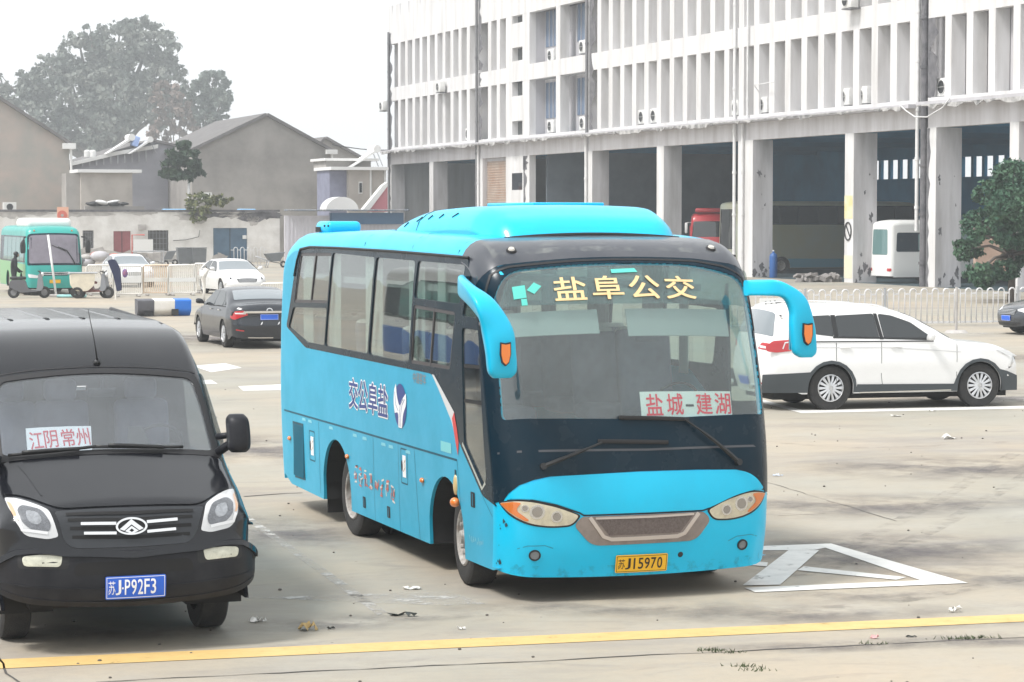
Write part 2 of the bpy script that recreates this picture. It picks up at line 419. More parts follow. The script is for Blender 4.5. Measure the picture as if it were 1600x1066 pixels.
def wheel(parent, x, y, R, w, sg, style='steel', steer=0.0, n=40):
    t = MB(); r0 = R * .60
    t.lathe([(r0, -sg * w), (R * .93, -sg * w), (R * .985, -sg * w * .93), (R, -sg * w * .8), (R, -sg * w * .2), (R * .985, -sg * w * .07), (R * .93, 0), (R * .82, sg * .006), (r0 + .01, -sg * .006), (r0, -sg * .02), (r0, -sg * w)], axis='Y', n=n)
    for k in (-.75, -.5, -.25): t.lathe([(R * 1.0005, sg * w * (k - .015)), (R * 1.003, sg * w * (k - .015)), (R * 1.003, sg * w * (k + .015)), (R * 1.0005, sg * w * (k + .015))], axis='Y', n=n)
    o = t.build('wheel', m_tyre, parent, smooth=.6); o.location = (x, y, R); o.rotation_euler = (0, 0, steer)
    r = MB()
    if style == 'steel':
        r.lathe([(r0 * 1.01, -sg * w * .9), (r0 * 1.01, 0), (r0 * .95, sg * .008), (r0 * .90, 0), (r0 * .86, -sg * .05), (r0 * .80, -sg * .075), (r0 * .5, -sg * .055), (r0 * .46, -sg * .02), (0, -sg * .015)], axis='Y', n=n)
        for k in range(8):
            a = 2 * PI * k / 8; r.cyl((r0 * .56 * math.cos(a), -sg * .06, r0 * .56 * math.sin(a)), (r0 * .56 * math.cos(a), sg * .004, r0 * .56 * math.sin(a)), .017, n=8)
        r.cyl((0, -sg * .02, 0), (0, sg * .03, 0), r0 * .27, r0 * .22, 16)
        rim = r.build('rim', m_steel, o, smooth=.6)
        h = MB()
        for k in range(10):
            a = 2 * PI * (k + .5) / 10; c = (r0 * .715 * math.cos(a), -sg * .064, r0 * .715 * math.sin(a))
            h.cyl((c[0], -sg * .075, c[2]), (c[0], -sg * .0625, c[2]), .032, n=12)
        h.build('vent_hole', m_black, rim)
    elif style == 'dual':
        r.lathe([(r0 * 1.01, -sg * w * .9), (r0 * 1.01, 0), (r0 * .96, sg * .008), (r0 * .91, 0), (r0 * .89, -sg * .11), (r0 * .80, -sg * .155), (r0 * .45, -sg * .165), (r0 * .4, -sg * .07), (0, -sg * .06)], axis='Y', n=n)
        for k in range(8):
            a = 2 * PI * k / 8; r.cyl((r0 * .62 * math.cos(a), -sg * .17, r0 * .62 * math.sin(a)), (r0 * .62 * math.cos(a), -sg * .12, r0 * .62 * math.sin(a)), .018, n=8)
        r.build('rim', m_steel, o, smooth=.6)
    else:
        N = int(style)
        r.lathe([(r0 * 1.03, -sg * w * .8), (r0 * 1.03, sg * .004), (r0 * .97, sg * .008), (r0 * .93, -sg * .01), (r0 * .90, -sg * .05)], axis='Y', n=n)
        for k in range(N):
            a = 2 * PI * k / N; ca, sa = math.cos(a), math.sin(a)
            for q in (-1, 1):
                da = q * .055 * 10 / N; c2, s2 = math.cos(a + da * 1.6), math.sin(a + da * 1.6)
                r.tube([(r0 * .18 * ca, -sg * .006, r0 * .18 * sa), (r0 * .55 * math.cos(a + da), -sg * .004, r0 * .55 * math.sin(a + da)), (r0 * .93 * c2, -sg * .012, r0 * .93 * s2)], [.022, .014, .014], n=6)
        r.cyl((0, -sg * .03, 0), (0, sg * .004, 0), r0 * .2, r0 * .17, 16)
        r.build('rim', m_alloy, o, smooth=.6)
        d = MB(); d.lathe([(0, -sg * .075), (r0 * .99, -sg * .075), (r0 * .99, -sg * .08), (0, -sg * .08)], axis='Y', n=24); d.cyl((0, -sg * .072, 0), (0, -sg * .05, 0), r0 * .5, n=20)
        d.build('brake_disc', M('brake disc', (.05, .05, .052), .6, .5), o)
    return o
def arch_liner(mb, cx, cz, r, y0, y1, rz=None, z0=.25):
    rz = rz or r; pts = arcpoly(cx, cz, r + .012, z0, 14, rz + .012)
    n = 15
    A = [mb.bm.verts.new((p[0], y0, p[1])) for p in pts[:n]]; B = [mb.bm.verts.new((p[0], y1, p[1])) for p in pts[:n]]
    a1 = mb.bm.verts.new((cx - r, y0, z0)); b1 = mb.bm.verts.new((cx - r, y1, z0)); a0 = mb.bm.verts.new((cx + r, y0, z0)); b0 = mb.bm.verts.new((cx + r, y1, z0))
    A = [a0] + A + [a1]; B = [b0] + B + [b1]
    for k in range(len(A) - 1): mb.bm.faces.new((A[k], A[k + 1], B[k + 1], B[k]))
    mb.bm.faces.new(B)
def housing(t, *a):
    b = MB(); arch_liner(b, *a); b.build('wheel_housing', m_under, t)
def strip_poly(pts, w):
    """closed outline of a line of width w through 2D pts"""
    L = []; Rr = []
    for i, p in enumerate(pts):
        a = pts[max(0, i - 1)]; b = pts[min(len(pts) - 1, i + 1)]; dx, dy = b[0] - a[0], b[1] - a[1]; l = math.hypot(dx, dy) or 1
        nx, ny = -dy / l * w / 2, dx / l * w / 2; L.append((p[0] + nx, p[1] + ny)); Rr.append((p[0] - nx, p[1] - ny))
    return L + Rr[::-1]
def plate(parent, f, u0, v0, w, h, text, bgc, fg, dotted=None):
    p = panel('number_plate', f, fillet([(u0, v0, .015), (u0 + w, v0, .015), (u0 + w, v0 + h, .015), (u0, v0 + h, .015)]), bgc, parent, off=.022, thick=.008, h=.1)
    b = .008
    panel('plate_border', f, [(u0 + b, v0 + b), (u0 + w - b, v0 + b), (u0 + w - b, v0 + h - b), (u0 + b, v0 + h - b)], fg, p, holes=[[(u0 + b + .004, v0 + b + .004), (u0 + w - b - .004, v0 + b + .004), (u0 + w - b - .004, v0 + h - b - .004), (u0 + b + .004, v0 + h - b - .004)]], off=.0235, h=.1)
    if text:
        n = len(text); cw = (w - .05) / (n + .25); x = u0 + .022
        for i, ch in enumerate(text):
            if ch == '·': panel('separator_dot', f, circ(x + cw * .16, v0 + h * .47, .0065, n=10), fg, p, off=.0245, h=.1); x += cw * .38; continue
            cc = cw * (1.05 if i == 0 else .78 if ch not in '1' else .22); xx = x + (cw - cc) / 2
            lettering('character', ch, f, xx, v0 + h * (.2 if i else .22), cc, h * (.62 if i else .56), fg, p, off=.0245, bold=.012 if i else 0); x += cw
    return p
def sweep(name, secs, mat, parent, n=16, pw=2.6):
    """secs: (centre, half axis a, half axis b) superellipse rings"""
    bm = bmesh.new(); rings = []
    for c, a, b in secs:
        c, a, b = Vector(c), Vector(a), Vector(b); ring = []
        for k in range(n):
            t = 2 * PI * k / n; ct, st = math.cos(t), math.sin(t)
            ring.append(bm.verts.new(c + a * math.copysign(abs(ct) ** (2 / pw), ct) + b * math.copysign(abs(st) ** (2 / pw), st)))
        rings.append(ring)
    for A, B in zip(rings, rings[1:]):
        for k in range(n): bm.faces.new((A[k], A[(k + 1) % n], B[(k + 1) % n], B[k]))
    bm.faces.new(rings[0]); bm.faces.new(rings[-1])
    bmesh.ops.recalc_face_normals(bm, faces=bm.faces)
    me = bpy.data.meshes.new(name); bm.to_mesh(me); bm.free(); me.polygons.foreach_set('use_smooth', [True] * len(me.polygons)); me.set_sharp_from_angle(angle=1.0)
    return link_mesh(name, me, mat, parent)
def lerp_secs(secs, k=5):
    """smooth interpolation (Catmull-Rom) of sweep sections"""
    out = []; S = [tuple(Vector(x) for x in s) for s in secs]
    for i in range(len(S) - 1):
        p0, p1, p2, p3 = S[max(i - 1, 0)], S[i], S[i + 1], S[min(i + 2, len(S) - 1)]
        for j in range(k):
            t = j / k
            out.append(tuple(.5 * ((2 * p1[m]) + (p2[m] - p0[m]) * t + (2 * p0[m] - 5 * p1[m] + 4 * p2[m] - p3[m]) * t * t + (3 * p1[m] - p0[m] - 3 * p2[m] + p3[m]) * t ** 3) for m in range(3)))
    out.append(S[-1]); return out
def clothsheet(mb, pts, z0, z1, amp, waves, thick=.01):
    """hanging cloth between two floor points, wavy in plan"""
    (xa, ya), (xb, yb) = pts; n = int(waves * 6); L = math.hypot(xb - xa, yb - ya); nx, ny = -(yb - ya) / L, (xb - xa) / L; prev = None
    for i in range(n + 1):
        t = i / n; a = amp * math.sin(t * waves * 2 * PI) ; x = xa + (xb - xa) * t + nx * a; y = ya + (yb - ya) * t + ny * a
        A = mb.bm.verts.new((x, y, z0)); B = mb.bm.verts.new((x, y, z1))
        if prev: mb.bm.faces.new((prev[0], A, B, prev[1]))
        prev = (A, B)

# ------------------------------------------------------------------ the coach
P_AX = gp(729, 913)
COACH_O = P_AX + V * 1.16
m_blue = M('sky blue coach paint', (.002, .50, .78), .30, var=.35, vscale=1.6, coat=.22, spec=.35, dirt=(.010, .36, .58), det=8)  # front lies more in shade; its blue is brightened to offset that
m_bluel = M('sky blue side tone', (.010, .37, .58), .34, var=.5, vscale=2.2, coat=.08, spec=.3, dirt=(.035, .30, .44), det=9)  # darker copy of the coach blue; the sides' light is in the colour
m_mask = M('glossy black band', (.003, .017, .030), .20, coat=0, spec=.16, var=.4, vscale=3, dirt=(.018, .028, .038))
m_cap = M('dark grey roof cap', (.035, .04, .052), .28, coat=.4, var=.6, vscale=3, dirt=(.075, .078, .088), det=8)
m_cglass = glassmat('coach windscreen glass', (.86, .93, .91), .045, .03, .04, (.50, .53, .56))
m_sglass = glassmat('coach side glass', (.82, .88, .86), .08, .015, .03)
m_frame = M('window frame', (.05, .045, .048), .4)
m_rubber = M('rubber seal', (.012, .012, .014), .6)
m_gold = M('gold lettering', (.80, .58, .30), .45)
m_navy = M('navy lettering', (.015, .045, .22), .4)
m_wht = M('white vinyl', (.85, .86, .88), .4)
m_ydplate = M('yellow plate', (.85, .47, .02), .35)
m_ink = M('plate ink', (.02, .015, .01), .5)
m_blplate = M('blue plate', (.02, .12, .62), .35)
m_int = M('coach interior trim', (.30, .30, .32), .8)
m_seat = M('coach seat cloth', (.13, .14, .20), .85, var=.5, vscale=9)
m_headr = M('seat cover', (.62, .62, .60), .85)
m_curt = M('curtain cloth', (.55, .60, .58), .9, var=.3, vscale=5)
m_sun = M('sunshade', (.33, .37, .38), .8)
C_PROF = [(1.25, .20), (1.31, .5, .15), (1.32, .85, .3), (1.28, 1.2, .3), (1.13, 1.85, .5), (.93, 2.42, .4), (.75, 2.78, .2), (.45, 2.98, .3), (-.2, 3.05, .5), (-3, 3.08, 1), (-5.8, 3.04, .5), (-6.3, 2.82, .35), (-6.42, 2.0, .5), (-6.46, 1.0, .5), (-6.40, .28)]
def cW(x, z): return 1.26 * I(z, [.2, .5, 1.3, 2.0, 2.6, 3.1], [.975, .985, 1, 1, .99, .97]) * I(x, [-6.7, -6, 0, .7, 1.3], [.975, .99, 1, 1, .985])
def cR(x, z): return .18 + .08 * max(0, min(1, x)) * max(0, min(1, (3.1 - z) / .5))
def cbow(x, z): return .04 + .08 * max(0, min(1, (x - .2) / .8))
CS = Shell(C_PROF, cW, cR, cbow)
SO = .7254 - CS.near(1.32, .85)
def ctop(a, s, off=0.0): return CS.top(a, s - SO, off)
crt = CS.sidef(-1); clf = CS.sidef(1)
def A_(s): return CS.A(s - SO)
def make_coach():
    t = thing('coach', 'sky blue coach with gold characters across its windscreen and a yellow number plate', 'coach', COACH_O, RZ_FRONT)
    s_end = CS.L + SO; s0 = SO
    # ---- outline of the whole front/roof/rear sheet, windscreen hole
    def sheet(sa, sb, st=.06):
        k = max(2, int((sb - sa) / st)); q = [sa + (sb - sa) * i / k for i in range(k + 1)]
        return [(A_(x), x) for x in q] + [(-A_(x), x) for x in q[::-1]]
    glass = fillet([(-1.21, 1.44, .05), (0, 1.385, .3), (1.19, 1.42, .05), (1.20, 2.35, .3), (1.13, 2.66, .25), (.7, 2.79, .3), (-.4, 2.785, .3), (-1.03, 2.76, .25), (-1.19, 2.5, .3)])
    rearg = [(-.9, 8.9), (.9, 8.9), (.9, 9.6), (-.9, 9.6)]
    body = panel('body', ctop, sheet(SO, s_end), m_blue, t, holes=[glass], h=.07, thick=.03)
    # ---- side sheets
    edge = CS.edge(.06)
    def side_outline():
        e = [p for p in edge]; return e + [(-6.18, .36), (-5.85, .27), (-4.56, .25), (.90, .25), (1.02, .28)]
    panes_r = {
        'rear_slider': [(-5.62, 2.26), (-5.40, 2.80), (-4.13, 2.82), (-4.25, 2.30)],
        'rear_lower': [(-5.86, 1.99), (-5.66, 2.21), (-4.27, 2.25), (-4.36, 1.86), (-5.10, 1.86)],
        'p2': [(-4.33, 1.86), (-4.10, 2.82), (-2.55, 2.80), (-2.74, 1.86)],
        'p3': [(-2.70, 1.86), (-2.50, 2.80), (-1.23, 2.79), (-1.37, 1.85)],
        'up4': [(-1.23, 2.45), (-1.15, 2.79), (.22, 2.78), (.10, 2.44)],
        'low4': [(-1.32, 1.85), (-1.24, 2.39), (-.02, 2.37), (-.14, 1.86)],
        'door_glass': [(.24, 1.25), (.17, 2.24), (.62, 2.24), (.80, .99), (.72, .93)],
        'door_top': [(.17, 2.34), (.36, 2.70), (.52, 2.70), (.60, 2.34)]}
    arch_f = arcpoly(-.32, .42, .50, -.1, rz=.49); arch_r = arcpoly(-3.96, .42, .53, -.1, rz=.50)
    band = [(-5.42, 2.852, .04), (-5.62, 2.60, .2), (-5.82, 2.20, .1), (-5.95, 1.99, .06), (-5.12, 1.80, .06), (-.67, 1.795, .08), (-.05, 1.49, .1), (.09, 1.26, .06), (.71, .85, .05), (1.0, .80, .05)]
    fe = [p for p in CS.edge(.06, 0, 4.0)]
    fe = [p for p in fe if p[1] > .80 and p[0] > .30]
    bandp = fillet(band, False) + fe + [(.28, 2.84), (-2.5, 2.862)]
    holes_r = [fillet([(a, b, .05) for a, b in p], True, 3) for p in panes_r.values()]
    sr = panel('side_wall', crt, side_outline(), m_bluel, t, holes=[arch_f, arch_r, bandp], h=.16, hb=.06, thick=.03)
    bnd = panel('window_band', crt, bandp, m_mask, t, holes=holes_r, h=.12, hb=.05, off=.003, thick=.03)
    for k, p in panes_r.items():
        nm = 'door_window' if 'door' in k else 'side_window'
        panel(nm, crt, fillet([(a, b, .05) for a, b in p], True, 3), m_sglass, t, off=-.008, thick=.004, h=.3, hb=.1)
    # frames of the sliding windows
    for quadp in ([(-5.62, 2.26), (-5.40, 2.80), (-4.13, 2.82), (-4.25, 2.30)], [(-1.32, 1.85), (-1.24, 2.39), (-.02, 2.37), (-.14, 1.86)]):
        c = np.mean(quadp, axis=0); inn = [tuple(c + (np.array(p) - c) * np.array([.955, .88])) for p in quadp]
        panel('window_frame', crt, quadp, m_frame, t, holes=[inn], off=-.002, thick=.02, h=.2)
        (xa, za), (xb, zb) = (np.array(quadp[0]) + quadp[3]) / 2, (np.array(quadp[1]) + quadp[2]) / 2
        panel('window_divider', crt, strip_poly([(xa, za), (xb, zb)], .028), m_frame, t, off=0, thick=.02, h=.2)
    # left side, no door
    panes_l = [panes_r[k] for k in ('rear_slider', 'rear_lower', 'p2', 'p3', 'up4', 'low4')] + [[(.2, 1.55), (.15, 2.72), (.55, 2.72), (.85, 1.6)]]
    holes_l = [fillet([(a, b, .05) for a, b in p], True, 3) for p in panes_l]
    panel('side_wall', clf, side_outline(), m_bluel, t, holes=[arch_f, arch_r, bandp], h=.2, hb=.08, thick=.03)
    panel('window_band', clf, bandp, m_mask, t, holes=holes_l, h=.16, hb=.06, off=.003, thick=.03)
    for p in holes_l: panel('side_window', clf, p, m_sglass, t, off=-.008, thick=.004, h=.3, hb=.1)
    # drip rails
    for sg, f in ((-1, crt), (1, clf)):
        r = MB(); pts = [tuple(f(x, z, .006)[0]) for x, z in [(-5.62, 2.55), (-5.52, 2.72), (-5.40, 2.84), (-5.0, 2.868), (-4, 2.872), (-2, 2.866), (0, 2.846), (.3, 2.842)]]
        r.tube(pts, .014, 6); r.build('drip_rail', m_rubber, t, smooth=9)
    # ---- dark front: mask from bonnet line up to the windscreen top, then the cap
    low = [(-A_(.70), .70), (-1.235, .735), (-1.19, .80), (-1.10, .872), (-.98, .915), (-.85, .938), (-.45, .945), (-.07, .952), (.45, .948), (.83, .938), (.93, .912), (1.02, .855), (1.10, .78), (1.15, .725), (A_(.70), .70)]
    q = [.70 + (2.80 - .70) * i / 40 for i in range(1, 41)]
    cz = 2.80
    msk = low + [(A_(x), x) for x in q] + [(.7, 2.86), (-.4, 2.855), (-1.1, 2.835)] + [(-A_(x), x) for x in q[::-1]]
    panel('windscreen_surround', ctop, msk, m_mask, t, holes=[glass], h=.08, off=.004, thick=.012)
    q = [2.80 + (3.42 - 2.80) * i / 14 for i in range(15)]
    cap = [(-1.1, 2.84), (-.4, 2.86), (.7, 2.865)] + [(A_(x), x) for x in q] + [(.9, 3.46), (.4, 3.54), (-.2, 3.55), (-.8, 3.50), (-1.1, 3.45)] + [(-A_(x), x) for x in q[::-1]]
    panel('roof_cap', ctop, cap, m_cap, t, h=.07, off=.005, thick=.015)
    # cap wraps a little on to each side
    panel('windscreen', ctop, glass, m_cglass, t, h=.08, off=-.004, thick=.006)
    panel('windscreen_seal', ctop, strip_poly([(-1.24, 2.3), (-1.235, 2.6), (-1.16, 2.77), (-1.0, 2.805), (-.4, 2.825), (.7, 2.83), (.95, 2.79), (1.14, 2.70), (1.23, 2.5), (1.235, 2.2)], .025), m_rubber, t, h=.1, off=.008, thick=.01)
    panel('glass_edge', ctop, strip_poly([(-1.27, 1.165), (0, 1.13), (1.2, 1.14)], .018), M('seam reflection', (.07, .075, .085), .5), t, h=.2, off=.007)  # seam at the glass edge, its grey stands in for a reflection
    # green/teal sun band and paper inside the glass
    panel('tint_band', ctop, fillet([(-1.15, 2.42, .05), (0, 2.40, .1), (1.17, 2.40, .05), (1.13, 2.64, .2), (.7, 2.77, .2), (-.4, 2.765, .2), (-1.02, 2.74, .2)]), glassmat('teal tint film', (.42, .60, .60), .02, .05, .42, (.05, .15, .17)), t, h=.1, off=-.02)
    for (x0, x1, y0, y1) in ((-1.10, -.28, 2.16, 2.38), (-.02, .95, 2.13, 2.38)):
        panel('sun_visor', ctop, [(x0, y0), (x1, y0), (x1, y1), (x0, y1)], m_sun, t, h=.15, off=-.09, thick=.01)
    m_teal = M('teal sticker', (.10, .55, .48), .5)
    for pl in ([(-1.01, 2.47), (-.90, 2.48), (-.90, 2.60), (-1.01, 2.59)], [(-.89, 2.55), (-.83, 2.51), (-.76, 2.58), (-.82, 2.62)], [(-.95, 2.41), (-.90, 2.41), (-.90, 2.47), (-.95, 2.47)], [(-.12, 2.68), (.12, 2.69), (.10, 2.73), (-.12, 2.72)]):
        panel('sticker', ctop, pl, m_teal, t, off=.001, h=.2)
    # gold name across the glass
    for i, ch in enumerate('盐阜公交'):
        lettering('lettering', ch, ctop, -.655 + i * .335, 2.437, .275, .213, m_gold, t, off=.004, bold=.016)
    # ---- lower front
    hood_seam = [(-1.20, .742), (-1.0, .742), (-.8, .695), (-.609, .625), (-.57, .602), (0, .600), (.50, .600), (.60, .625), (.82, .71), (1.0, .745), (1.12, .75)]
    panel('bonnet_seam', ctop, strip_poly(hood_seam, .012), m_rubber, t, h=.2, off=.002)
    panel('bonnet', ctop, fillet([(-1.19, .757, .02), (-1.0, .757, .1), (-.8, .71, .1), (-.60, .635, .05), (-.57, .612, .03), (.50, .610, .03), (.60, .638, .05), (.82, .722, .1), (1.0, .757, .1), (1.11, .765, .02), (1.02, .862, .08), (.93, .915, .06), (.82, .935, .1), (-.07, .948, .3), (-.85, .935, .12), (-1.04, .885, .12)]), m_blue, t, h=.08, off=.012, thick=.014)
    for sg in (-1, 1):
        k = 1 if sg < 0 else .905
        P = lambda L: [(sg * a * k if sg < 0 else -a * k * -1 if False else sg * a * k, z) for a, z in L]
        outl = fillet([(sg * a * k + (0 if sg < 0 else .0), z, r) for a, z, r in [(1.27, .715, .02), (1.13, .738, .1), (1.0, .728, .1), (.78, .672, .1), (.61, .602, .03), (.67, .527, .06), (.85, .515, .15), (1.03, .545, .1), (1.17, .62, .1)]])
        be = fillet([(sg * a * k, z, r) for a, z, r in [(1.29, .722, .02), (1.13, .752, .1), (1.0, .744, .1), (.77, .686, .1), (.59, .604, .03), (.66, .512, .06), (.85, .50, .15), (1.04, .53, .1), (1.19, .61, .1)]])
        panel('lamp_bezel', ctop, be, m_rubber, t, h=.06, off=.003)
        hl = panel('headlight', ctop, outl, M('lamp reflector', (.74, .68, .52), .3, .2, var=.6, vscale=14, dirt=(.45, .40, .30)), t, h=.05, off=.007)
        am = fillet([(sg * a * k, z, r) for a, z, r in [(1.26, .712, .01), (1.15, .730, .02), (1.08, .722, .02), (1.13, .66, .05), (1.02, .57, .04), (1.05, .562, .02), (1.17, .63, .08)]])
        panel('indicator', ctop, am, m_amber, hl, h=.05, off=.011)
        for (ac, zc, rr) in ((.96, .642, .062), (.80, .598, .048), (1.055, .675, .03)):
            panel('bulb_ring', ctop, circ(sg * ac * k, zc, rr), m_chrome, hl, holes=[circ(sg * ac * k, zc, rr * .72)], off=.013, thick=.006, h=.1)
            panel('projector', ctop, circ(sg * ac * k, zc, rr * .7), M('projector lens', (.30, .27, .24), .08, coat=1), hl, off=.012, h=.05)
        panel('lamp_cover', ctop, outl, m_clear, hl, h=.05, off=.020)
    panel('grille_surround', ctop, fillet([(-.585, .592, .03), (.505, .592, .03), (.574, .522, .05), (.44, .35, .08), (-.50, .345, .08), (-.655, .522, .05)]), M('bronze grey trim', (.27, .23, .21), .4, .3, var=.5, vscale=10), t, h=.08, off=.010, thick=.012)
    panel('grille_ridge', ctop, strip_poly([(-.52, .585), (-.40, .42), (-.33, .395), (.26, .398), (.325, .42), (.455, .585)], .030), M('silver trim', (.55, .50, .47), .35, .5), t, h=.08, off=.022, thick=.012)
    panel('grille_ridge', ctop, strip_poly([(-.47, .575), (0, .572), (.41, .577)], .016), MATS['silver trim'], t, h=.1, off=.018, thick=.008)
    panel('grille', ctop, [(-.46, .562), (.40, .566), (.285, .43), (-.35, .428)], M('grille mesh', (.16, .13, .12), .6, .2, var=.7, vscale=50, bump=.6, bscale=160), t, h=.1, off=.014)
    for (a, z) in ((-.97, .266), (.895, .275)):
        panel('fog_lamp', ctop, circ(a, z, .048), m_rubber, t, holes=[circ(a, z, .036)], off=.012, thick=.012, h=.1)
        panel('fog_lens', ctop, circ(a, z, .037), M('fog glass', (.16, .18, .2), .1, coat=1), t, off=.006, h=.04)
        panel('bumper_crease', ctop, strip_poly([(a - .14, z + .045), (a - .06, z + .08), (a + .08, z + .085), (a + .15, z + .06)], .008), M('blue crease shade', (.01, .25, .40), .5), t, h=.1, off=.0015)  # crease drawn as a flat strip, its shade put into a darker blue
    panel('tow_cover', ctop, circ(.306, .232, .024), m_rubber, t, off=.002, h=.04)
    plate(t, ctop, -.282, .105, .462, .152, '苏J15970', m_ydplate, m_ink)
    # scuffs and chips along the bumper edge
    rnd = random.Random(4)
    sc = M('scraped paint', (.02, .05, .07), .8)
    for k in range(9):
        a = -1.30 + rnd.random() * .10; z = .10 + rnd.random() * .5; w = .004 + .009 * rnd.random()
        panel('paint_chip', ctop, [(a + w * math.cos(j) * (.5 + rnd.random()), z + 1.8 * w * math.sin(j) * (.5 + rnd.random())) for j in (0, 1, 2, 3, 4, 5)], sc, t, off=.0022, h=.1)
    m_gr = grimemat('road grime', (.06, .12, .15), .50, .68, .35, 9, (1, 1, 1)); m_gr2 = grimemat('light dust', (.42, .44, .42), .50, .70, .35, 4, (1, 1, .35))
    panel('grime', ctop, [(-1.25, .06), (1.2, .06), (1.2, .17), (-1.25, .17)], m_gr, t, off=.0035, h=.12)
    panel('grime', ctop, [(-1.1, 2.95), (1.05, 2.95), (1.0, 3.35), (-1.1, 3.35)], m_gr2, t, off=.0065, h=.12)
    # cap lamps
    for (a, s) in ((-.92, 3.03), (.93, 3.05)):
        p, n = ctop(a, s, 0); b = MB(); b.cyl(tuple(p - n * .01), tuple(p + n * .02), .052, .04, 18); lm = b.build('marker_lamp', m_rubber, t, smooth=.6)
        b = MB(); b.cyl(tuple(p + n * .018), tuple(p + n * .032), .032, .024, 16); b.build('lens', M('marker lens', (.5, .47, .42), .2, coat=1), lm, smooth=.6)
    # wipers
    def wiper(piv, elbow, b0, b1):
        w = MB(); o = .045
        P = lambda p, f=o: tuple(ctop(p[0], p[1], f)[0])
        n1 = 8; arm = [P((piv[0] + (elbow[0] - piv[0]) * k / n1, piv[1] + (elbow[1] - piv[1]) * k / n1), .03 + .03 * math.sin(PI * k / n1)) for k in range(n1 + 1)]
        w.tube(arm, [.02] * 3 + [.016] * 3 + [.010] * 3, 6); w.cyl(P(piv, 0), P(piv, .05), .028, n=12)
        wp = w.build('wiper', m_black, t, smooth=.7)
        w = MB(); w.tube([P((b0[0] + (b1[0] - b0[0]) * k / 10, b0[1] + (b1[1] - b0[1]) * k / 10), .022) for k in range(11)], .012, 6, flat=1.6); w.build('wiper_blade', m_rubber, wp, smooth=.7)
    wiper((-.904, 1.025), (-.40, 1.20), (-.43, 1.213), (.19, 1.184)); wiper((.84, 1.0), (.36, 1.372), (-.229, 1.405), (.40, 1.375))
    # ---- mirrors
    mr = sweep('side_mirror', lerp_secs([((.26, -1.25, 2.60), (0, 0, .085), (.07, -.02, 0)), ((.8, -1.47, 2.62), (0, 0, .085), (.05, -.05, 0)), ((1.25, -1.53, 2.55), (.02, -.02, .09), (.03, -.06, 0)), ((1.46, -1.47, 2.44), (.05, -.03, .08), (.05, -.10, -.02)), ((1.50, -1.40, 2.28), (.075, 0, .02), (0, -.12, -.01)), ((1.50, -1.37, 2.1), (.075, 0, 0), (0, -.12, 0)), ((1.49, -1.355, 1.95), (.065, 0, 0), (0, -.115, 0)), ((1.48, -1.355, 1.895), (.04, 0, 0), (0, -.075, 0))]), m_blue, t, 20, 4.2)
    ml = sweep('side_mirror', lerp_secs([((.95, 1.05, 2.58), (0, 0, .066), (.05, 0, 0)), ((1.08, 1.16, 2.585), (0, 0, .068), (.05, 0, 0)), ((1.2, 1.27, 2.57), (0, -.01, .07), (.055, 0, 0)), ((1.22, 1.40, 2.45), (0, .06, .065), (.065, 0, 0)), ((1.22, 1.445, 2.28), (0, .105, .02), (.06, 0, 0)), ((1.21, 1.47, 2.12), (0, .11, 0), (.06, 0, 0)), ((1.2, 1.485, 2.03), (0, .10, 0), (.055, 0, 0)), ((1.2, 1.495, 1.99), (0, .055, 0), (.035, 0, 0))]), m_blue, t, 20, 4.2)
    for par, (x, y, z) in ((mr, (1.60, -1.36, 2.09)), (ml, (1.305, 1.47, 2.19))):
        sh = [(-.036, .085), (0, .078), (.036, .085), (.038, .0), (.024, -.06), (0, -.082), (-.024, -.06), (-.038, .0)]
        b = MB(); b.prism([(u * 1.2, v * 1.15) for u, v in sh], x - .05, x - .002, lambda u, v, d: (d, y + u, z + v)); b.build('indicator_frame', m_rubber, par)
        b = MB(); b.prism(sh, x - .03, x + .002, lambda u, v, d: (d, y + u, z + v)); b.build('indicator', m_amber, par)
    for par, (x, y, z) in ((mr, (1.42, -1.38, 2.1)), (ml, (1.13, 1.45, 2.2))):
        b = MB(); b.box(x, y, z, .01, .16, .3, bev=.004); b.build('mirror_glass', m_chrome, par)
    # ---- side details, right
    blk = M('panel gap', (.008, .09, .14), .6)
    def line(pts, w=.010, m=blk, nm='panel_gap'): panel(nm, crt, strip_poly(pts, w), m, sr, off=.0015, h=.5, hb=.15)
    line([(-6.1, 1.062), (-3, 1.078), (.03, 1.088)], .02)
    line([(-4.62, 1.05), (-4.62, .30)]); line([(-2.58, 1.07), (-2.58, .25)], .006); line([(-1.74, 1.07), (-1.74, .25)], .006); line([(-1.23, 1.07), (-1.12, .25)], .007); line([(.03, 1.09), (.12, .60), (.14, .26)], .007); line([(.14, 1.22), (.92, .70)], .006)
    hi = M('faded clip', (.20, .55, .66), .5)
    for x in (-5.3, -5.05, -4.2, -3.3, -2.95, -2.3, -2.05, -1.5): panel('trim_clip', crt, [(x, 1.01), (x + .16, 1.012), (x + .14, 1.042), (x + .01, 1.04)], hi, sr, off=.003, h=.3)
    g = panel('air_grille', crt, [(-5.68, .36), (-5.24, .37), (-5.27, .975), (-5.72, .97)], M('grille slats', (.012, .07, .10), .6), sr, off=.004, thick=.006, h=.4)
    b = MB()
    for k in range(9):
        xx = -5.66 + k * .047; p = crt(xx, .67, .008)[0]; b.box(p[0], p[1], p[2], .012, .014, .56)
    b.build('slat', M('slat paint', (.02, .20, .30), .5), g)
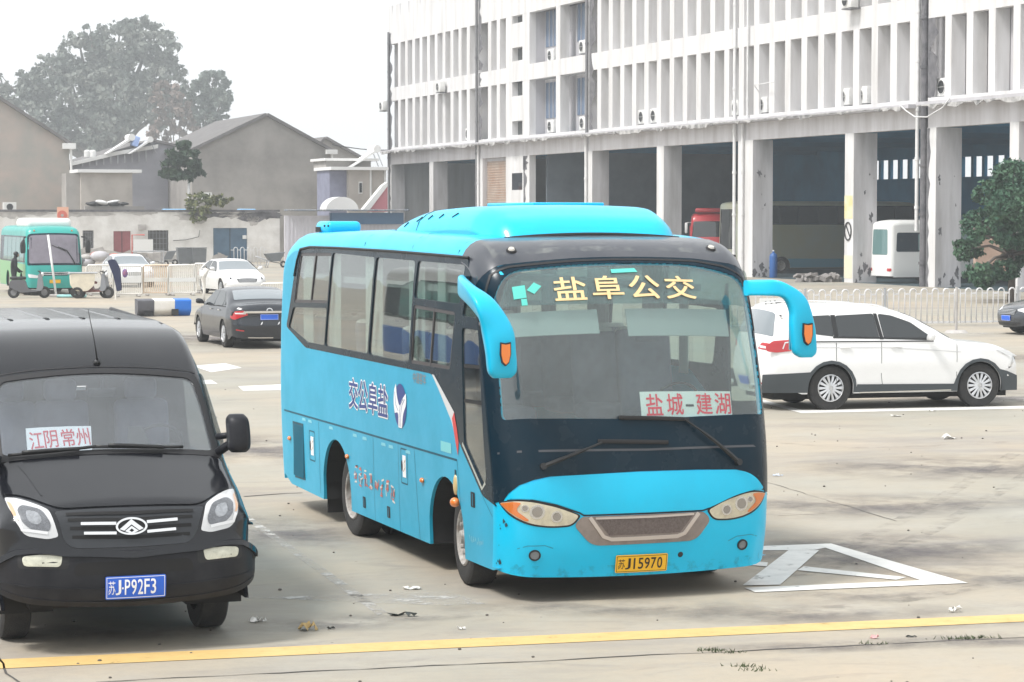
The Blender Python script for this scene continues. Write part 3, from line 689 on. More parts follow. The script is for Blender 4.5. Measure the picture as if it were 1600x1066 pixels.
    for (x, z, w, h) in ((-4.91, .77, .15, .26), (-1.555, .88, .14, .27)):
        panel('flap_frame', crt, fillet([(x - w * .75, z - h * .62, .02), (x + w * .75, z - h * .62, .02), (x + w * .75, z + h * .62, .02), (x - w * .75, z + h * .62, .02)]), blk, sr, holes=[fillet([(x - w * .68, z - h * .57, .02), (x + w * .68, z - h * .57, .02), (x + w * .68, z + h * .57, .02), (x - w * .68, z + h * .57, .02)])], off=.002, h=.4)
        panel('sticker', crt, [(x - w * .35, z - h * .38), (x + w * .4, z - h * .38), (x + w * .4, z + h * .38), (x - w * .35, z + h * .38)], m_wht, sr, off=.003, h=.3)
        panel('flap_lock', crt, circ(x - w * .45, z, .022, .05), m_rubber, sr, off=.005, thick=.004, h=.1)
        panel('sticker_mark', crt, strip_poly([(x - .02, z - .05), (x + .03, z - .01), (x, z + .03), (x + .04, z + .06)], .012), M('brown print', (.35, .25, .12), .6), sr, off=.0045, h=.2)
    for (x, z) in ((-5.85, .77), (-3.50, .79), (-.98, .81)):
        p = crt(x, z, .012)[0]; b = MB(); b.sph(tuple(p), .035, (1.25, .6, .7)); b.build('side_marker', m_amber, sr, smooth=9)
    p = crt(-.0, .72, .02)[0]; b = MB(); b.sph(tuple(p), .055, (1.1, .8, .8)); b.build('side_indicator', m_amber, sr, smooth=9)
    b = MB(); p = crt(-.02, .87, .0)[0]; b.sph(tuple(p), .055, (.8, .45, 1.7)); b.build('side_reflector', M('cream lens', (.6, .45, .22), .2, coat=1), sr, smooth=9)
    for (x, z, w, h) in ((-2.95, .39, .10, .11), (-2.11, .39, .10, .11), (.44, .79, .11, .13), (-.02, .975, .05, .05)):
        panel('recess', crt, fillet([(x - w / 2, z - h / 2, .01), (x + w / 2, z - h / 2, .01), (x + w / 2, z + h / 2, .01), (x - w / 2, z + h / 2, .01)]), m_rubber, sr, off=.003, h=.2)
        panel('recess_bar', crt, strip_poly([(x, z - h * .4), (x, z + h * .4)], .02), M('slat paint', (.02, .20, .30), .5), sr, off=.006, h=.2)
    # lettering, outline first
    for i, ch in enumerate('交公阜盐'):
        x = -3.40 + i * .345
        lettering('lettering_outline', ch, crt, x, 1.295, .315, .29, m_wht, sr, off=.003, bold=.06, ref=.016)
        lettering('lettering', ch, crt, x, 1.295, .315, .29, m_navy, sr, off=.006, bold=.016)
    lx, lz = -1.64, 1.437
    lg = panel('emblem', crt, circ(lx, lz, .20, .205, 36), m_navy, sr, off=.004, h=.2)
    panel('emblem_swoosh', crt, fillet([(lx - .17, lz - .08, .0), (lx - .21, lz + .02, .05), (lx - .19, lz + .14, .04), (lx - .13, lz + .20, .0), (lx - .10, lz + .08, .05), (lx - .02, lz - .01, .04), (lx + .06, lz + .06, .05), (lx + .19, lz + .13, .02), (lx + .20, lz + .02, .05), (lx + .10, lz - .06, .1), (lx + .06, lz - .205, .02), (lx - .06, lz - .205, .02), (lx - .05, lz - .06, .1)]), m_wht, lg, off=.006, h=.2)
    for d in (-.025, .02): panel('emblem_line', crt, strip_poly([(lx + d, lz - .195), (lx + d * .9, lz - .10), (lx + d * 1.2 + .04, lz + .01), (lx + d + .13, lz + .07)], .008), m_navy, lg, off=.0075, h=.2)
    panel('emblem_line', crt, strip_poly([(lx - .17, lz + .12), (lx - .13, lz + .0), (lx - .06, lz - .05)], .008), m_navy, lg, off=.0075, h=.2)
    m_grey = M('faded maker lettering', (.22, .26, .28), .5)
    lettering('maker_lettering', '中通客车', crt, -1.24, 1.68, .40, .10, m_grey, sr, off=.003, bold=.02)
    # weathered slogan low on the side: worn strokes only
    rnd = random.Random(11); reds = M('worn red print', (.55, .16, .12), .6); pales = M('worn pale print', (.62, .60, .55), .6); darks = M('worn dark print', (.06, .05, .07), .6)
    for i in range(8):
        cx = -3.22 + i * .175 + (.04 if i > 3 else 0); cz = .635 - .006 * i
        for k in range(9):
            m = (pales, reds, pales, reds, reds, pales, reds, darks, reds)[k]
            if rnd.random() < .5: a = [(cx + rnd.uniform(-.07, .0), cz + rnd.uniform(-.09, .09))]; a.append((a[0][0] + rnd.uniform(.05, .09), a[0][1] + rnd.uniform(-.02, .02)))
            else: a = [(cx + rnd.uniform(-.06, .06), cz + rnd.uniform(-.09, .0))]; a.append((a[0][0] + rnd.uniform(-.03, .03), a[0][1] + rnd.uniform(.05, .09)))
            panel('worn_print', crt, strip_poly(a, .018 if k < 7 else .012), m, sr, off=.002 + k * .0005, h=.3)
    # white and red flash along the door
    panel('flash', crt, [(-.66, 1.79), (-.60, 1.79), (-.02, 1.50), (.09, 1.27), (.05, 1.24), (-.10, 1.42), (-.45, 1.66)], M('pale flash', (.62, .62, .62), .4), sr, off=.005, h=.3)
    panel('flash', crt, [(-.02, 1.50), (.06, 1.36), (.10, 1.245), (.07, 1.13), (.0, 1.28), (-.08, 1.44)], M('red flash', (.60, .05, .05), .4), sr, off=.0065, h=.3)
    panel('sticker', crt, [(-.42, 1.13), (-.12, 1.13), (-.12, 1.22), (-.42, 1.22)], M('pale green label', (.20, .58, .62), .5), sr, off=.003, h=.3)
    for k in range(14): xa, za = .34 + k * .026, .40 + rnd.uniform(0, .06); panel('worn_print', crt, strip_poly([(xa, za), (xa + rnd.uniform(-.02, .02), za + rnd.uniform(.02, .05))], .010), M('faint mark', (.25, .55, .66), .5), sr, off=.0025, h=.3)
    line([(.20, 1.20), (.16, 2.28), (.63, 2.28), (.82, .97)], .016, m_rubber, 'door_seal')
    line([(.17, 2.29), (.64, 2.29)], .03, M('door bar', (.35, .30, .30), .4), 'door_bar')
    for zc in (1.62, 1.92): line([(.24, zc), (.72, zc + .01)], .03, m_rubber, 'door_bar')
    panel('door_trim', crt, strip_poly([(.20, 1.25), (.70, .91), (.78, .97)], .03), M('pale door trim', (.42, .44, .40), .4), sr, off=.006, h=.2)
    # ---- roof: air conditioner, rear vent, seams
    ac_prof = [(.04, 3.0), (-.10, 3.17, .15), (-.50, 3.295, .35), (-1.2, 3.30, .4), (-2.3, 3.265, .4), (-3.05, 3.17, .2), (-3.42, 3.06, .05), (-3.62, 2.98)]
    AS = Shell(ac_prof, lambda x, z: I(x, [-3.6, -3.2, -2.4, -.6, .05], [.84, .90, .915, .915, .85]), lambda x, z: .20, lambda x, z: .03)
    ac = panel('air_conditioner', AS.top, [(AS.A(q), q) for q in np.linspace(0, AS.L, 60)] + [(-AS.A(q), q) for q in np.linspace(AS.L, 0, 60)], m_blue, t, h=.08, thick=.02)
    for sg in (-1, 1): panel('skirt', AS.sidef(sg), AS.edge(.06) + [(-3.50, 2.99), (-.06, 2.99)], M('bright blue skirt', (.010, .38, .70), .4), ac, h=.1, off=.012, thick=.02)
    for x in (-3.2, -2.75, -2.3, -1.95, -1.6, -1.2):
        p = [tuple(AS.top(-.86, AS.near(x, 3.3) , .004)[0]), tuple(AS.top(-.80, AS.near(x, 3.3), .004)[0])]
        b = MB(); b.tube([AS.top(-.905, AS.near(x - .02, 3.2), .002)[0], AS.top(-.86, AS.near(x + .03, 3.2), .002)[0]], .006, 6); b.build('rib_slot', m_rubber, ac)
    b = MB()
    for x in (-2.12,): b.tube([AS.top(a, AS.near(x - (a / .9) ** 2 * .12, 3.3), .0)[0] for a in np.linspace(-1.0, 1.0, 25)], .006, 5)
    b.build('panel_seam', m_rubber, ac)
    b = MB(); b.tube([(.03, a, 3.035 - .045 * (a / .9) ** 2) for a in np.linspace(-.82, .82, 12)], .02, 6); b.build('front_gap', m_rubber, ac)
    b = MB(); b.box(-1.6, .15, 3.305, 1.3, .7, .03, bev=.012); b.build('fan_cover', m_blue, ac, smooth=.6)
    b = MB(); b.box(-5.50, -.78, 3.075, .52, .38, .13, bev=.055, seg=4); v = b.build('roof_vent', m_blue, t, smooth=.8)
    b = MB(); b.box(-5.62, -.975, 3.05, .18, .012, .055, bev=.003); b.build('vent_opening', m_rubber, v)
    for x in (-5.35, -5.2): b = MB(); b.sph((x, -.975, 3.09), .012); b.build('screw', m_rubber, v)
    for x0 in (-2.95, -1.35, .02):
        q0 = CS.near(x0, 3.05) + SO
        panel('roof_seam', ctop, strip_poly([(a, q0 + .02 * abs(a)) for a in np.linspace(-1.33, 1.33, 30)], .009), blk, body, off=.0015, h=.3)
    # ---- wheels and arches
    wheel(t, 0, -1.19, .415, .24, -1, 'steel', steer=math.radians(-6)); wheel(t, -.0, 1.19, .41, .24, 1, 'steel', steer=math.radians(-6))
    wheel(t, -3.46, -1.21, .415, .24, -1, 'dual'); wheel(t, -3.46, 1.21, .41, .24, 1, 'dual'); wheel(t, -3.43, -.88, .41, .24, -1, 'dual'); wheel(t, -3.43, .88, .41, .24, 1, 'dual')
    for sg in (-1, 1):
        housing(t, -.32, .42, .50, sg * 1.225, sg * .62, .49); housing(t, -3.96, .42, .53, sg * 1.225, sg * .62, .50)
    b = MB(); b.bb(-3.35, -.9, -1.18, 1.18, .27, .40); b.bb(-6.2, -4.6, -1.1, 1.1, .33, .46); b.bb(.25, 1.1, -1.1, 1.1, .26, .38); b.bb(-6.2, 1.0, -.55, .55, .3, .5); b.bb(-3.5, -3.36, -1.0, 1.0, .36, .46); b.cyl((-3.43, -.9, .41), (-3.43, .9, .41), .09); b.cyl((0, -1, .40), (0, 1, .40), .05)
    b.build('chassis', m_under, t)
    for sg in (-1, 1): b = MB(); b.box(-4.55, sg * 1.02, .27, .02, .30, .34); b.build('mud_flap', m_rubber, t)
    # ---- interior
    b = MB(); b.bb(-6.25, .75, -1.15, 1.15, .92, .98); b.build('floor', m_int, t)
    b = MB(); b.bb(-6.15, .2, -1.1, 1.1, 2.84, 2.88); b.bb(-6.1, -.2, -1.14, -.80, 2.52, 2.58); b.bb(-6.1, -.2, .80, 1.14, 2.52, 2.58); b.build('ceiling', M('coach ceiling', (.42, .42, .43), .8), t)
    b = MB(); b.box(.86, 0, 1.18, .55, 2.3, .30, bev=.08, seg=3); b.box(.72, .62, 1.36, .32, .62, .16, bev=.05, seg=3); b.build('dashboard', M('dashboard', (.10, .10, .115), .7, var=.4), t, smooth=.8)
    b = MB(); b.tube([(.42 + .22 * math.sin(k) * .45, .62 + .22 * math.cos(k), 1.55 + .22 * math.sin(k) * .9) for k in np.linspace(0, 2 * PI, 28, endpoint=False)], .014, 6, closed=True); b.cyl((.42, .62, 1.55), (.6, .62, 1.32), .03); b.tube([(.42, .42, 1.55), (.44, .62, 1.54), (.42, .82, 1.55)], .012); b.build('steering_wheel', m_black, t, smooth=9)
    def seatmb(x, y, h=1.0, w=.44):
        s = MB(); s.box(x + .2, y, 1.40, .46, w, .14, bev=.05, seg=3); s.box(x - .03, y, 1.78, .13, w, .74 * h, rot=(0, math.radians(-9), 0), bev=.06, seg=3); return s
    st = seatmb(-.22, .62, 1.1, .5).build('seat', m_seat, t, smooth=.8)
    hb_ = MB(); hb_.box(-.27, .62, 2.16, .13, .28, .2, bev=.05, seg=3); hb_.build('headrest', m_seat, st, smooth=.8)
    base = seatmb(0, 0).build('seat', m_seat, t, smooth=.8); hc = MB(); hc.box(-.085, 0, 2.03, .145, .40, .26, rot=(0, math.radians(-9), 0), bev=.04, seg=2); hc = hc.build('seat_cover', m_headr, base, smooth=.8)
    first = True
    for x in np.arange(-1.1, -5.9, -.80):
        for y in (-.92, -.47, .47, .92):
            if first: base.location = (x, y, 0); first = False; continue
            c = base.copy(); COL.objects.link(c); c.parent = t; c.location = (x, y, 0)
            d = hc.copy(); COL.objects.link(d); d.parent = c
    for sg in (-1, 1):
        for x0, x1 in ((-5.5, -5.1), (-4.45, -4.0), (-3.1, -2.5), (-1.65, -1.15), (-.75, -.55)):
            b = MB(); clothsheet(b, ((x0, sg * 1.17), (x1, sg * 1.17)), 1.75, 2.80, .022, 4); b.build('curtain', m_curt, t, smooth=9)
    b = MB(); b.bb(-6.2, -6.15, -1.1, 1.1, .95, 2.9); b.build('rear_bulkhead', m_int, t)
    return t
make_coach()
sg_ = panel('route_sign', lambda u, v, off=0.0: ctop(u, v, off - .012), [(-.014, 1.40), (.84, 1.395), (.84, 1.615), (-.014, 1.622)], M('sign board', (.82, .82, .83), .5), None, h=.1, thick=.004)
sg_.location = COACH_O; sg_.rotation_euler = (0, 0, RZ_FRONT)
tag(sg_, 'white destination card with red characters leaning inside the blue coach windscreen', 'sign')
m_signred = M('sign red', (.62, .03, .06), .5); m_signdk = M('sign dark', (.03, .03, .04), .5)
for i, ch in enumerate('盐城建湖'):
    lettering('character', ch, lambda u, v, off=0.0: ctop(u, v, off - .012), (.035, .225, .50, .68)[i], 1.418, .15, .18, m_signred, sg_, off=.003, bold=.014)
panel('dash', lambda u, v, off=0.0: ctop(u, v, off - .012), [(.40, 1.487), (.475, 1.486), (.475, 1.505), (.40, 1.506)], m_signdk, sg_, off=.003, h=.1)
# ------------------------------------------------------------------ the black van
m_vblack = M('black van paint', (.006, .007, .010), .13, coat=.25, spec=.4, var=.15, vscale=2.5, dirt=(.03, .03, .034), det=8)
m_vplast = M('grey black bumper', (.007, .008, .012), .42, spec=.3, var=.4, vscale=5, dirt=(.035, .035, .04))
m_vglass = glassmat('van windscreen glass', (.86, .90, .92), .07, .03, .05, (.48, .50, .54))
m_lampw = M('lamp white', (.72, .73, .74), .25, .2)
def make_van():
    O = gp(352, 977) - V * .90
    t = thing('van', 'black high-roof van with blue number plate parked beside the blue coach', 'van', O, RZ_FRONT)
    prof = [(.92, .36), (.96, .48, .08), (.95, .72, .1), (.90, .80, .05), (.86, 1.0, .1), (.78, 1.09, .12), (.05, 1.40, .15), (-.62, 2.02, .25), (-1.12, 2.27, .4), (-1.8, 2.33, .4), (-4.3, 2.35, .2), (-4.45, 2.2, .15), (-4.5, .4)]
    W = lambda x, z: 1.0 * I(z, [.2, .5, .9, 1.1, 1.4, 2.0, 2.5], [.925, .94, .955, .955, .92, .87, .85]) * I(x, [-4.5, -4.2, 0, .4, .95], [.97, 1, 1, 1, .985])
    R = lambda x, z: .10 + .08 * max(0, min(1, (x + .6) / 1.2)) + .10 * max(0, min(1, (1.0 - z) / .3)) * max(0, min(1, x / .5))
    bow = lambda x, z: .025 + .065 * max(0, min(1, (x + 1.3) / 1.3))
    S = Shell(prof, W, R, bow)
    so = 1.0 - float(S.near(.75, 1.10))
    f = lambda a, s, off=0.0: S.top(a, s - so, off); A = lambda s: S.A(s - so)
    E0 = so; E1 = S.L + so
    def band(s0, s1, st=.06):
        k = max(2, int((s1 - s0) / st)); q = [s0 + (s1 - s0) * i / k for i in range(k + 1)]
        return [(A(x), x) for x in q] + [(-A(x), x) for x in q[::-1]]
    glass = fillet([(-.80, 1.80, .06), (0, 1.755, .4), (.81, 1.79, .06), (.80, 2.2, .3), (.755, 2.56, .07), (0, 2.60, .5), (-.745, 2.56, .07), (-.79, 2.2, .3)])
    panel('body', f, band(E0, E1), m_vblack, t, holes=[glass], h=.07, thick=.03)
    panel('windscreen_border', f, fillet([(-.86, 1.74, .05), (0, 1.70, .4), (.87, 1.73, .05), (.85, 2.3, .3), (.80, 2.615, .06), (0, 2.655, .5), (-.79, 2.615, .06), (-.85, 2.3, .3)]), m_rubber, t, holes=[glass], h=.08, off=.004, thick=.01)
    panel('windscreen', f, glass, m_vglass, t, h=.08, off=-.003, thick=.006)
    panel('cap_seam', f, strip_poly([(-.93, 2.63), (-.5, 2.665), (0, 2.672), (.5, 2.665), (.94, 2.63)], .012), m_rubber, t, h=.2, off=.003)
    arch_f = arcpoly(0, .36, .42, -.1); arch_r = arcpoly(-3.1, .36, .42, -.1)
    for sg in (-1, 1):
        g = S.sidef(sg); out = S.edge(.06) + [(-4.36, .32), (.70, .32)]
        win = fillet([(-.02, 1.40, .05), (-.62, 1.93, .08), (-1.45, 1.95, .06), (-1.45, 1.28, .06), (-.25, 1.27, .05)])
        sd = panel('side_wall', g, out, m_vblack, t, holes=[arch_f, arch_r, win], h=.16, hb=.07, thick=.03)
        panel('side_window', g, win, m_vglass, t, off=-.006, thick=.004, h=.3)
        panel('side_window', g, fillet([(-1.75, 1.30, .06), (-1.75, 1.97, .06), (-4.1, 1.97, .06), (-4.1, 1.30, .06)]), m_darkglass, t, off=.004, h=.3)
        for x in (-.0, -1.6): panel('door_seam', g, strip_poly([(x - .02, 1.25), (x, .36)], .01), m_rubber, sd, off=.002, h=.3)
        wheel(t, 0, sg * .86, .345, .215, sg, 'steel', steer=0); wheel(t, -3.1, sg * .86, .345, .215, sg, 'steel')
    for sg in (-1, 1): housing(t, 0, .36, .42, sg * .93, sg * .5); housing(t, -3.1, .36, .42, sg * .93, sg * .5)
    b = MB(); b.bb(-4.3, .6, -.7, .7, .30, .42); b.build('chassis', m_under, t)
    # bonnet, seams
    hood = fillet([(-.52, .955, .1), (0, .935, .4), (.54, .945, .1), (.72, 1.16, .1), (.86, 1.27, .04), (.875, 1.69, .08), (0, 1.685, .4), (-.865, 1.70, .08), (-.85, 1.30, .04), (-.70, 1.18, .1)])
    panel('bonnet', f, hood, m_vblack, t, h=.07, off=.010, thick=.012)
    panel('bonnet_crease', f, strip_poly([(-.60, 1.16), (-.66, 1.5), (-.70, 1.66)], .012), m_vblack, t, h=.1, off=.014, thick=.004)
    # grille
    gr = panel('grille', f, fillet([(-.54, .935, .02), (0, .915, .4), (.56, .925, .02), (.485, .70, .05), (.42, .64, .04), (0, .615, .4), (-.42, .635, .04), (-.485, .685, .05)]), M('grille grey', (.022, .025, .03), .4), t, h=.08, off=.006, thick=.01)
    for z in (.885, .835, .77, .705): panel('grille_slot', f, strip_poly([(-.46 + (.86 - z) * .2, z + .01), (0, z - .012), (.47 - (.86 - z) * .2, z)], .026), M('grille slot', (.003, .003, .004), .7), gr, h=.1, off=.009)
    for z0, xl, xr in ((.805, -.365, .345), (.735, -.345, .33)):
        panel('chrome_bar', f, strip_poly([(xl, z0 + .004), (-.11, z0 - .006)], .021), m_chrome, gr, h=.1, off=.026, thick=.015)
        panel('chrome_bar', f, strip_poly([(.115, z0 - .004), (xr, z0 + .008)], .021), m_chrome, gr, h=.1, off=.026, thick=.015)
    em = panel('emblem', f, circ(0, .772, .116, .062, 40), m_chrome, gr, holes=[circ(0, .772, .100, .049, 40)], h=.1, off=.036, thick=.02)
    panel('emblem_back', f, circ(0, .772, .10, .049, 32), m_rubber, em, h=.1, off=.018)
    panel('emblem_triangle', f, [(-.088, .755), (0, .822), (.088, .755), (.055, .742), (.0, .786), (-.055, .742)], m_chrome, em, h=.1, off=.034, thick=.012)
    panel('emblem_triangle', f, [(-.05, .739), (0, .776), (.05, .739), (.0, .716)], m_chrome, em, holes=[[(-.018, .743), (0, .757), (.018, .743), (0, .730)]], h=.1, off=.034, thick=.012)
    # headlights
    for sg in (-1, 1):
        q = lambda L: fillet([(sg * a, z, r) for a, z, r in L])
        ol = q([(.85, 1.26, .02), (.70, 1.11, .08), (.58, .95, .03), (.525, .725, .02), (.60, .71, .03), (.765, .745, .05), (.82, .87, .05), (.845, 1.1, .03)])
        hl = panel('headlight', f, ol, m_lampw, t, h=.05, off=.008, thick=.012)
        panel('reflector', f, q([(.80, 1.02, .04), (.76, 1.08, .05), (.63, .965, .05), (.575, .82, .04), (.585, .765, .03), (.72, .785, .04), (.78, .86, .04)]), M('lamp shade', (.20, .21, .23), .2, .5, var=.8, vscale=25), hl, h=.05, off=.011)
        panel('projector', f, q([(.74, .99, .03), (.66, .94, .03), (.635, .86, .03), (.66, .82, .03), (.72, .84, .03), (.745, .90, .03)]), M('lamp inner', (.42, .44, .47), .15, .4, var=.9, vscale=30), hl, h=.04, off=.013)
        panel('light_guide', f, strip_poly([(sg * .60, .755), (sg * .70, .775), (sg * .775, .79), (sg * .80, .87)], .022), m_wht, hl, h=.08, off=.014)
        panel('indicator', f, q([(.842, 1.2, .01), (.82, 1.14, .02), (.81, .95, .02), (.795, .88, .02), (.812, .89, .01), (.835, .98, .05)]), M('pale amber', (.70, .42, .25), .2), hl, h=.05, off=.012)
        panel('lamp_cover', f, ol, m_clear, hl, h=.05, off=.018)
    # bumper
    bl = fillet([(-.97, .235, .02), (0, .19, .4), (.97, .235, .02), (1.01, .34, .04), (1.01, .62, .03), (.80, .665, .06), (.5, .60, .1), (0, .575, .4), (-.5, .60, .1), (-.80, .665, .06), (-1.01, .62, .03), (-1.01, .34, .04)])
    bp = panel('bumper', f, bl, m_vplast, t, h=.07, off=.055, thick=.06)
    panel('bumper_lip', f, strip_poly([(-.99, .61), (-.80, .635), (-.5, .58), (0, .552), (.5, .58), (.80, .635), (.99, .61)], .035), m_vblack, bp, h=.08, off=.075, thick=.03)
    panel('intake', f, fillet([(-.42, .52, .04), (.42, .52, .04), (.44, .43, .04), (-.44, .43, .04)]), M('grille slot', (.003, .003, .004), .7), bp, h=.1, off=.057)
    for z in (.34, .25): panel('bumper_crease', f, strip_poly([(-.95, z + .04), (-.5, z), (0, z - .015), (.5, z), (.95, z + .04)], .012), m_vplast, bp, h=.1, off=.062, thick=.008)
    for sg in (-1, 1):
        panel('fog_recess', f, fillet([(sg * .80, .625, .03), (sg * .46, .575, .03), (sg * .47, .48, .03), (sg * .80, .50, .03)]), m_rubber, bp, h=.1, off=.0565)
        fg = panel('fog_lamp', f, fillet([(sg * .775, .600, .03), (sg * .51, .570, .02), (sg * .525, .50, .03), (sg * .76, .515, .03)]), M('fog lamp glass', (.60, .60, .50), .2, .1, var=.7, vscale=30), bp, h=.1, off=.060)
    plate(t, lambda u, v, off=0.0: f(u, v, off + .055), -.213, .268, .437, .148, '苏J·P92F3', m_blplate, m_wht)
    # wipers, aerial, rails, mirrors
    def P(a, s, o): return tuple(f(a, s, o)[0])
    for a0, a1, b0 in ((-.76, -.10, -.30), (-.12, .56, .30)):
        w = MB(); w.tube([P(a0 + (a1 - a0) * k / 10, 1.775 - .02 * math.sin(k / 10 * PI), .03) for k in range(11)], .013, 6); w.tube([P(a0 + (a1 - a0) * .15 + k * .06, 1.765 - .004 * k, .045) for k in range(8)], .016, 6)
        w.build('wiper', m_black, t, smooth=9)
    b = MB(); b.cyl(P(.03, 2.72, 0), P(.03, 2.72, .03), .03, .02); b.tube([P(.03, 2.72, .03), tuple(np.array(P(.03, 2.72, .03)) + np.array([-.05, -.015, .16])), tuple(np.array(P(.03, 2.72, .03)) + np.array([-.12, -.05, .40]))], [.008, .005, .003], 6); b.build('aerial', m_black, t, smooth=9)
    for sg in (-1, 1):
        b = MB(); b.tube([(-1.50, sg * .74, 2.25), (-1.65, sg * .745, 2.285), (-4.1, sg * .76, 2.33), (-4.2, sg * .76, 2.30)], [.012, .018, .018, .012], 8); b.build('roof_rail', m_black, t, smooth=9)
    for y in (-.45, -.15, .15, .45): b = MB(); b.tube([(x, y, 2.330 - .03 * (y / .85) ** 2 + .012 * min(1, (-x - 2.0) / 2)) for x in np.arange(-2.0, -4.2, -.2)], .02, 6, flat=.5); b.build('roof_rib', m_vblack, t, smooth=9)
    for sg in (-1, 1):
        mm = sweep('side_mirror', lerp_secs([((.13, sg * .985, 1.37), (.05, 0, 0), (0, .06, 0)), ((.13, sg * .985, 1.41), (.085, 0, 0), (0, .088, 0)), ((.12, sg * .985, 1.52), (.09, 0, 0), (0, .09, 0)), ((.10, sg * .98, 1.62), (.085, 0, 0), (0, .085, 0)), ((.08, sg * .98, 1.66), (.05, 0, 0), (0, .055, 0))]), m_vplast, t)
        b = MB(); b.tube([(.02, sg * .84, 1.36), (.08, sg * .93, 1.43), (.1, sg * .95, 1.47)], .035, 8); b.tube([(0, sg * .84, 1.48), (.08, sg * .94, 1.50)], .025, 8); b.build('arm', m_vplast, mm, smooth=9)
        b = MB(); b.box(.03, sg * .985, 1.52, .01, .14, .22, bev=.003); b.build('mirror_glass', m_chrome, mm)
    # interior
    b = MB(); b.box(-.10, 0, 1.20, .50, 1.5, .16, bev=.06, seg=3); b.box(-.22, .42, 1.30, .22, .42, .08, bev=.03, seg=3); b.build('dashboard', M('van dashboard', (.10, .10, .11), .7), t, smooth=.8)
    b = MB(); b.bb(-4.2, .2, -.85, .85, .48, .54); b.build('floor', m_int, t)
    b = MB(); b.bb(-4.2, -1.7, -.72, .72, 2.18, 2.21); b.build('ceiling', MATS['coach ceiling'], t)
    for y in (-.62, -.20, .45):
        b = MB(); b.box(-.75, y, .95, .5, .42, .16, bev=.05, seg=3); b.box(-1.0, y, 1.36, .14, .44, .72, rot=(0, math.radians(-9), 0), bev=.06, seg=3); b.box(-1.07, y, 1.80, .12, .26, .18, bev=.05, seg=3); b.build('seat', m_seat, t, smooth=.8)
    b = MB(); b.tube([(-.36 + .19 * math.sin(k) * .5, .45 + .19 * math.cos(k), 1.40 + .19 * math.sin(k) * .86) for k in np.linspace(0, 2 * PI, 26, endpoint=False)], .014, 6, closed=True); b.tube([(-.36, .27, 1.40), (-.36, .45, 1.39), (-.36, .63, 1.40)], .012); b.cyl((-.36, .45, 1.39), (-.2, .45, 1.30), .025); b.build('steering_wheel', m_black, t, smooth=9)
    b = MB(); b.prism([(.14, 1.80), (.22, 1.80 - .0), (.34, 1.80), (.29, 2.02), (.19, 2.02)][:1] + [(.34, 1.80), (.285, 2.03), (.185, 2.03)], -.03, -.015, lambda u, v, d: f(u, v, d)[0]); b.build('dash_monitor', m_black, t)
    p = f(.05, 2.50, -.12)[0]; b = MB(); b.box(p[0], p[1], p[2], .03, .22, .07, rot=(0, .3, 0), bev=.015); b.cyl(tuple(p), tuple(f(.05, 2.55, -.01)[0]), .012); b.build('interior_mirror', m_black, t, smooth=.8)
    for y in (-.13, ): b = MB(); q = f(y, 2.45, -.02)[0]; b.box(q[0], q[1], q[2], .004, .07, .045, rot=(0, .8, 0)); b.build('sticker', m_wht, t)
    c = panel('route_sign', lambda u, v, off=0.0: f(u, v, off - .03), [(-.615, 1.825), (-.13, 1.805), (-.105, 2.055), (-.60, 2.08)], M('sign board', (.82, .82, .83), .5), None, h=.1, thick=.004)
    c.location = O; c.rotation_euler = (0, 0, RZ_FRONT)
    tag(c, 'white card with four red characters behind the black van windscreen', 'sign')
    for i, ch in enumerate('江阴常州'):
        lettering('character', ch, lambda u, v, off=0.0: f(u, v, off - .03), (-.585, -.475, -.345, -.232)[i], 1.858, .10, .175, m_signred, c, off=.003, bold=.012)
    return t
make_van()

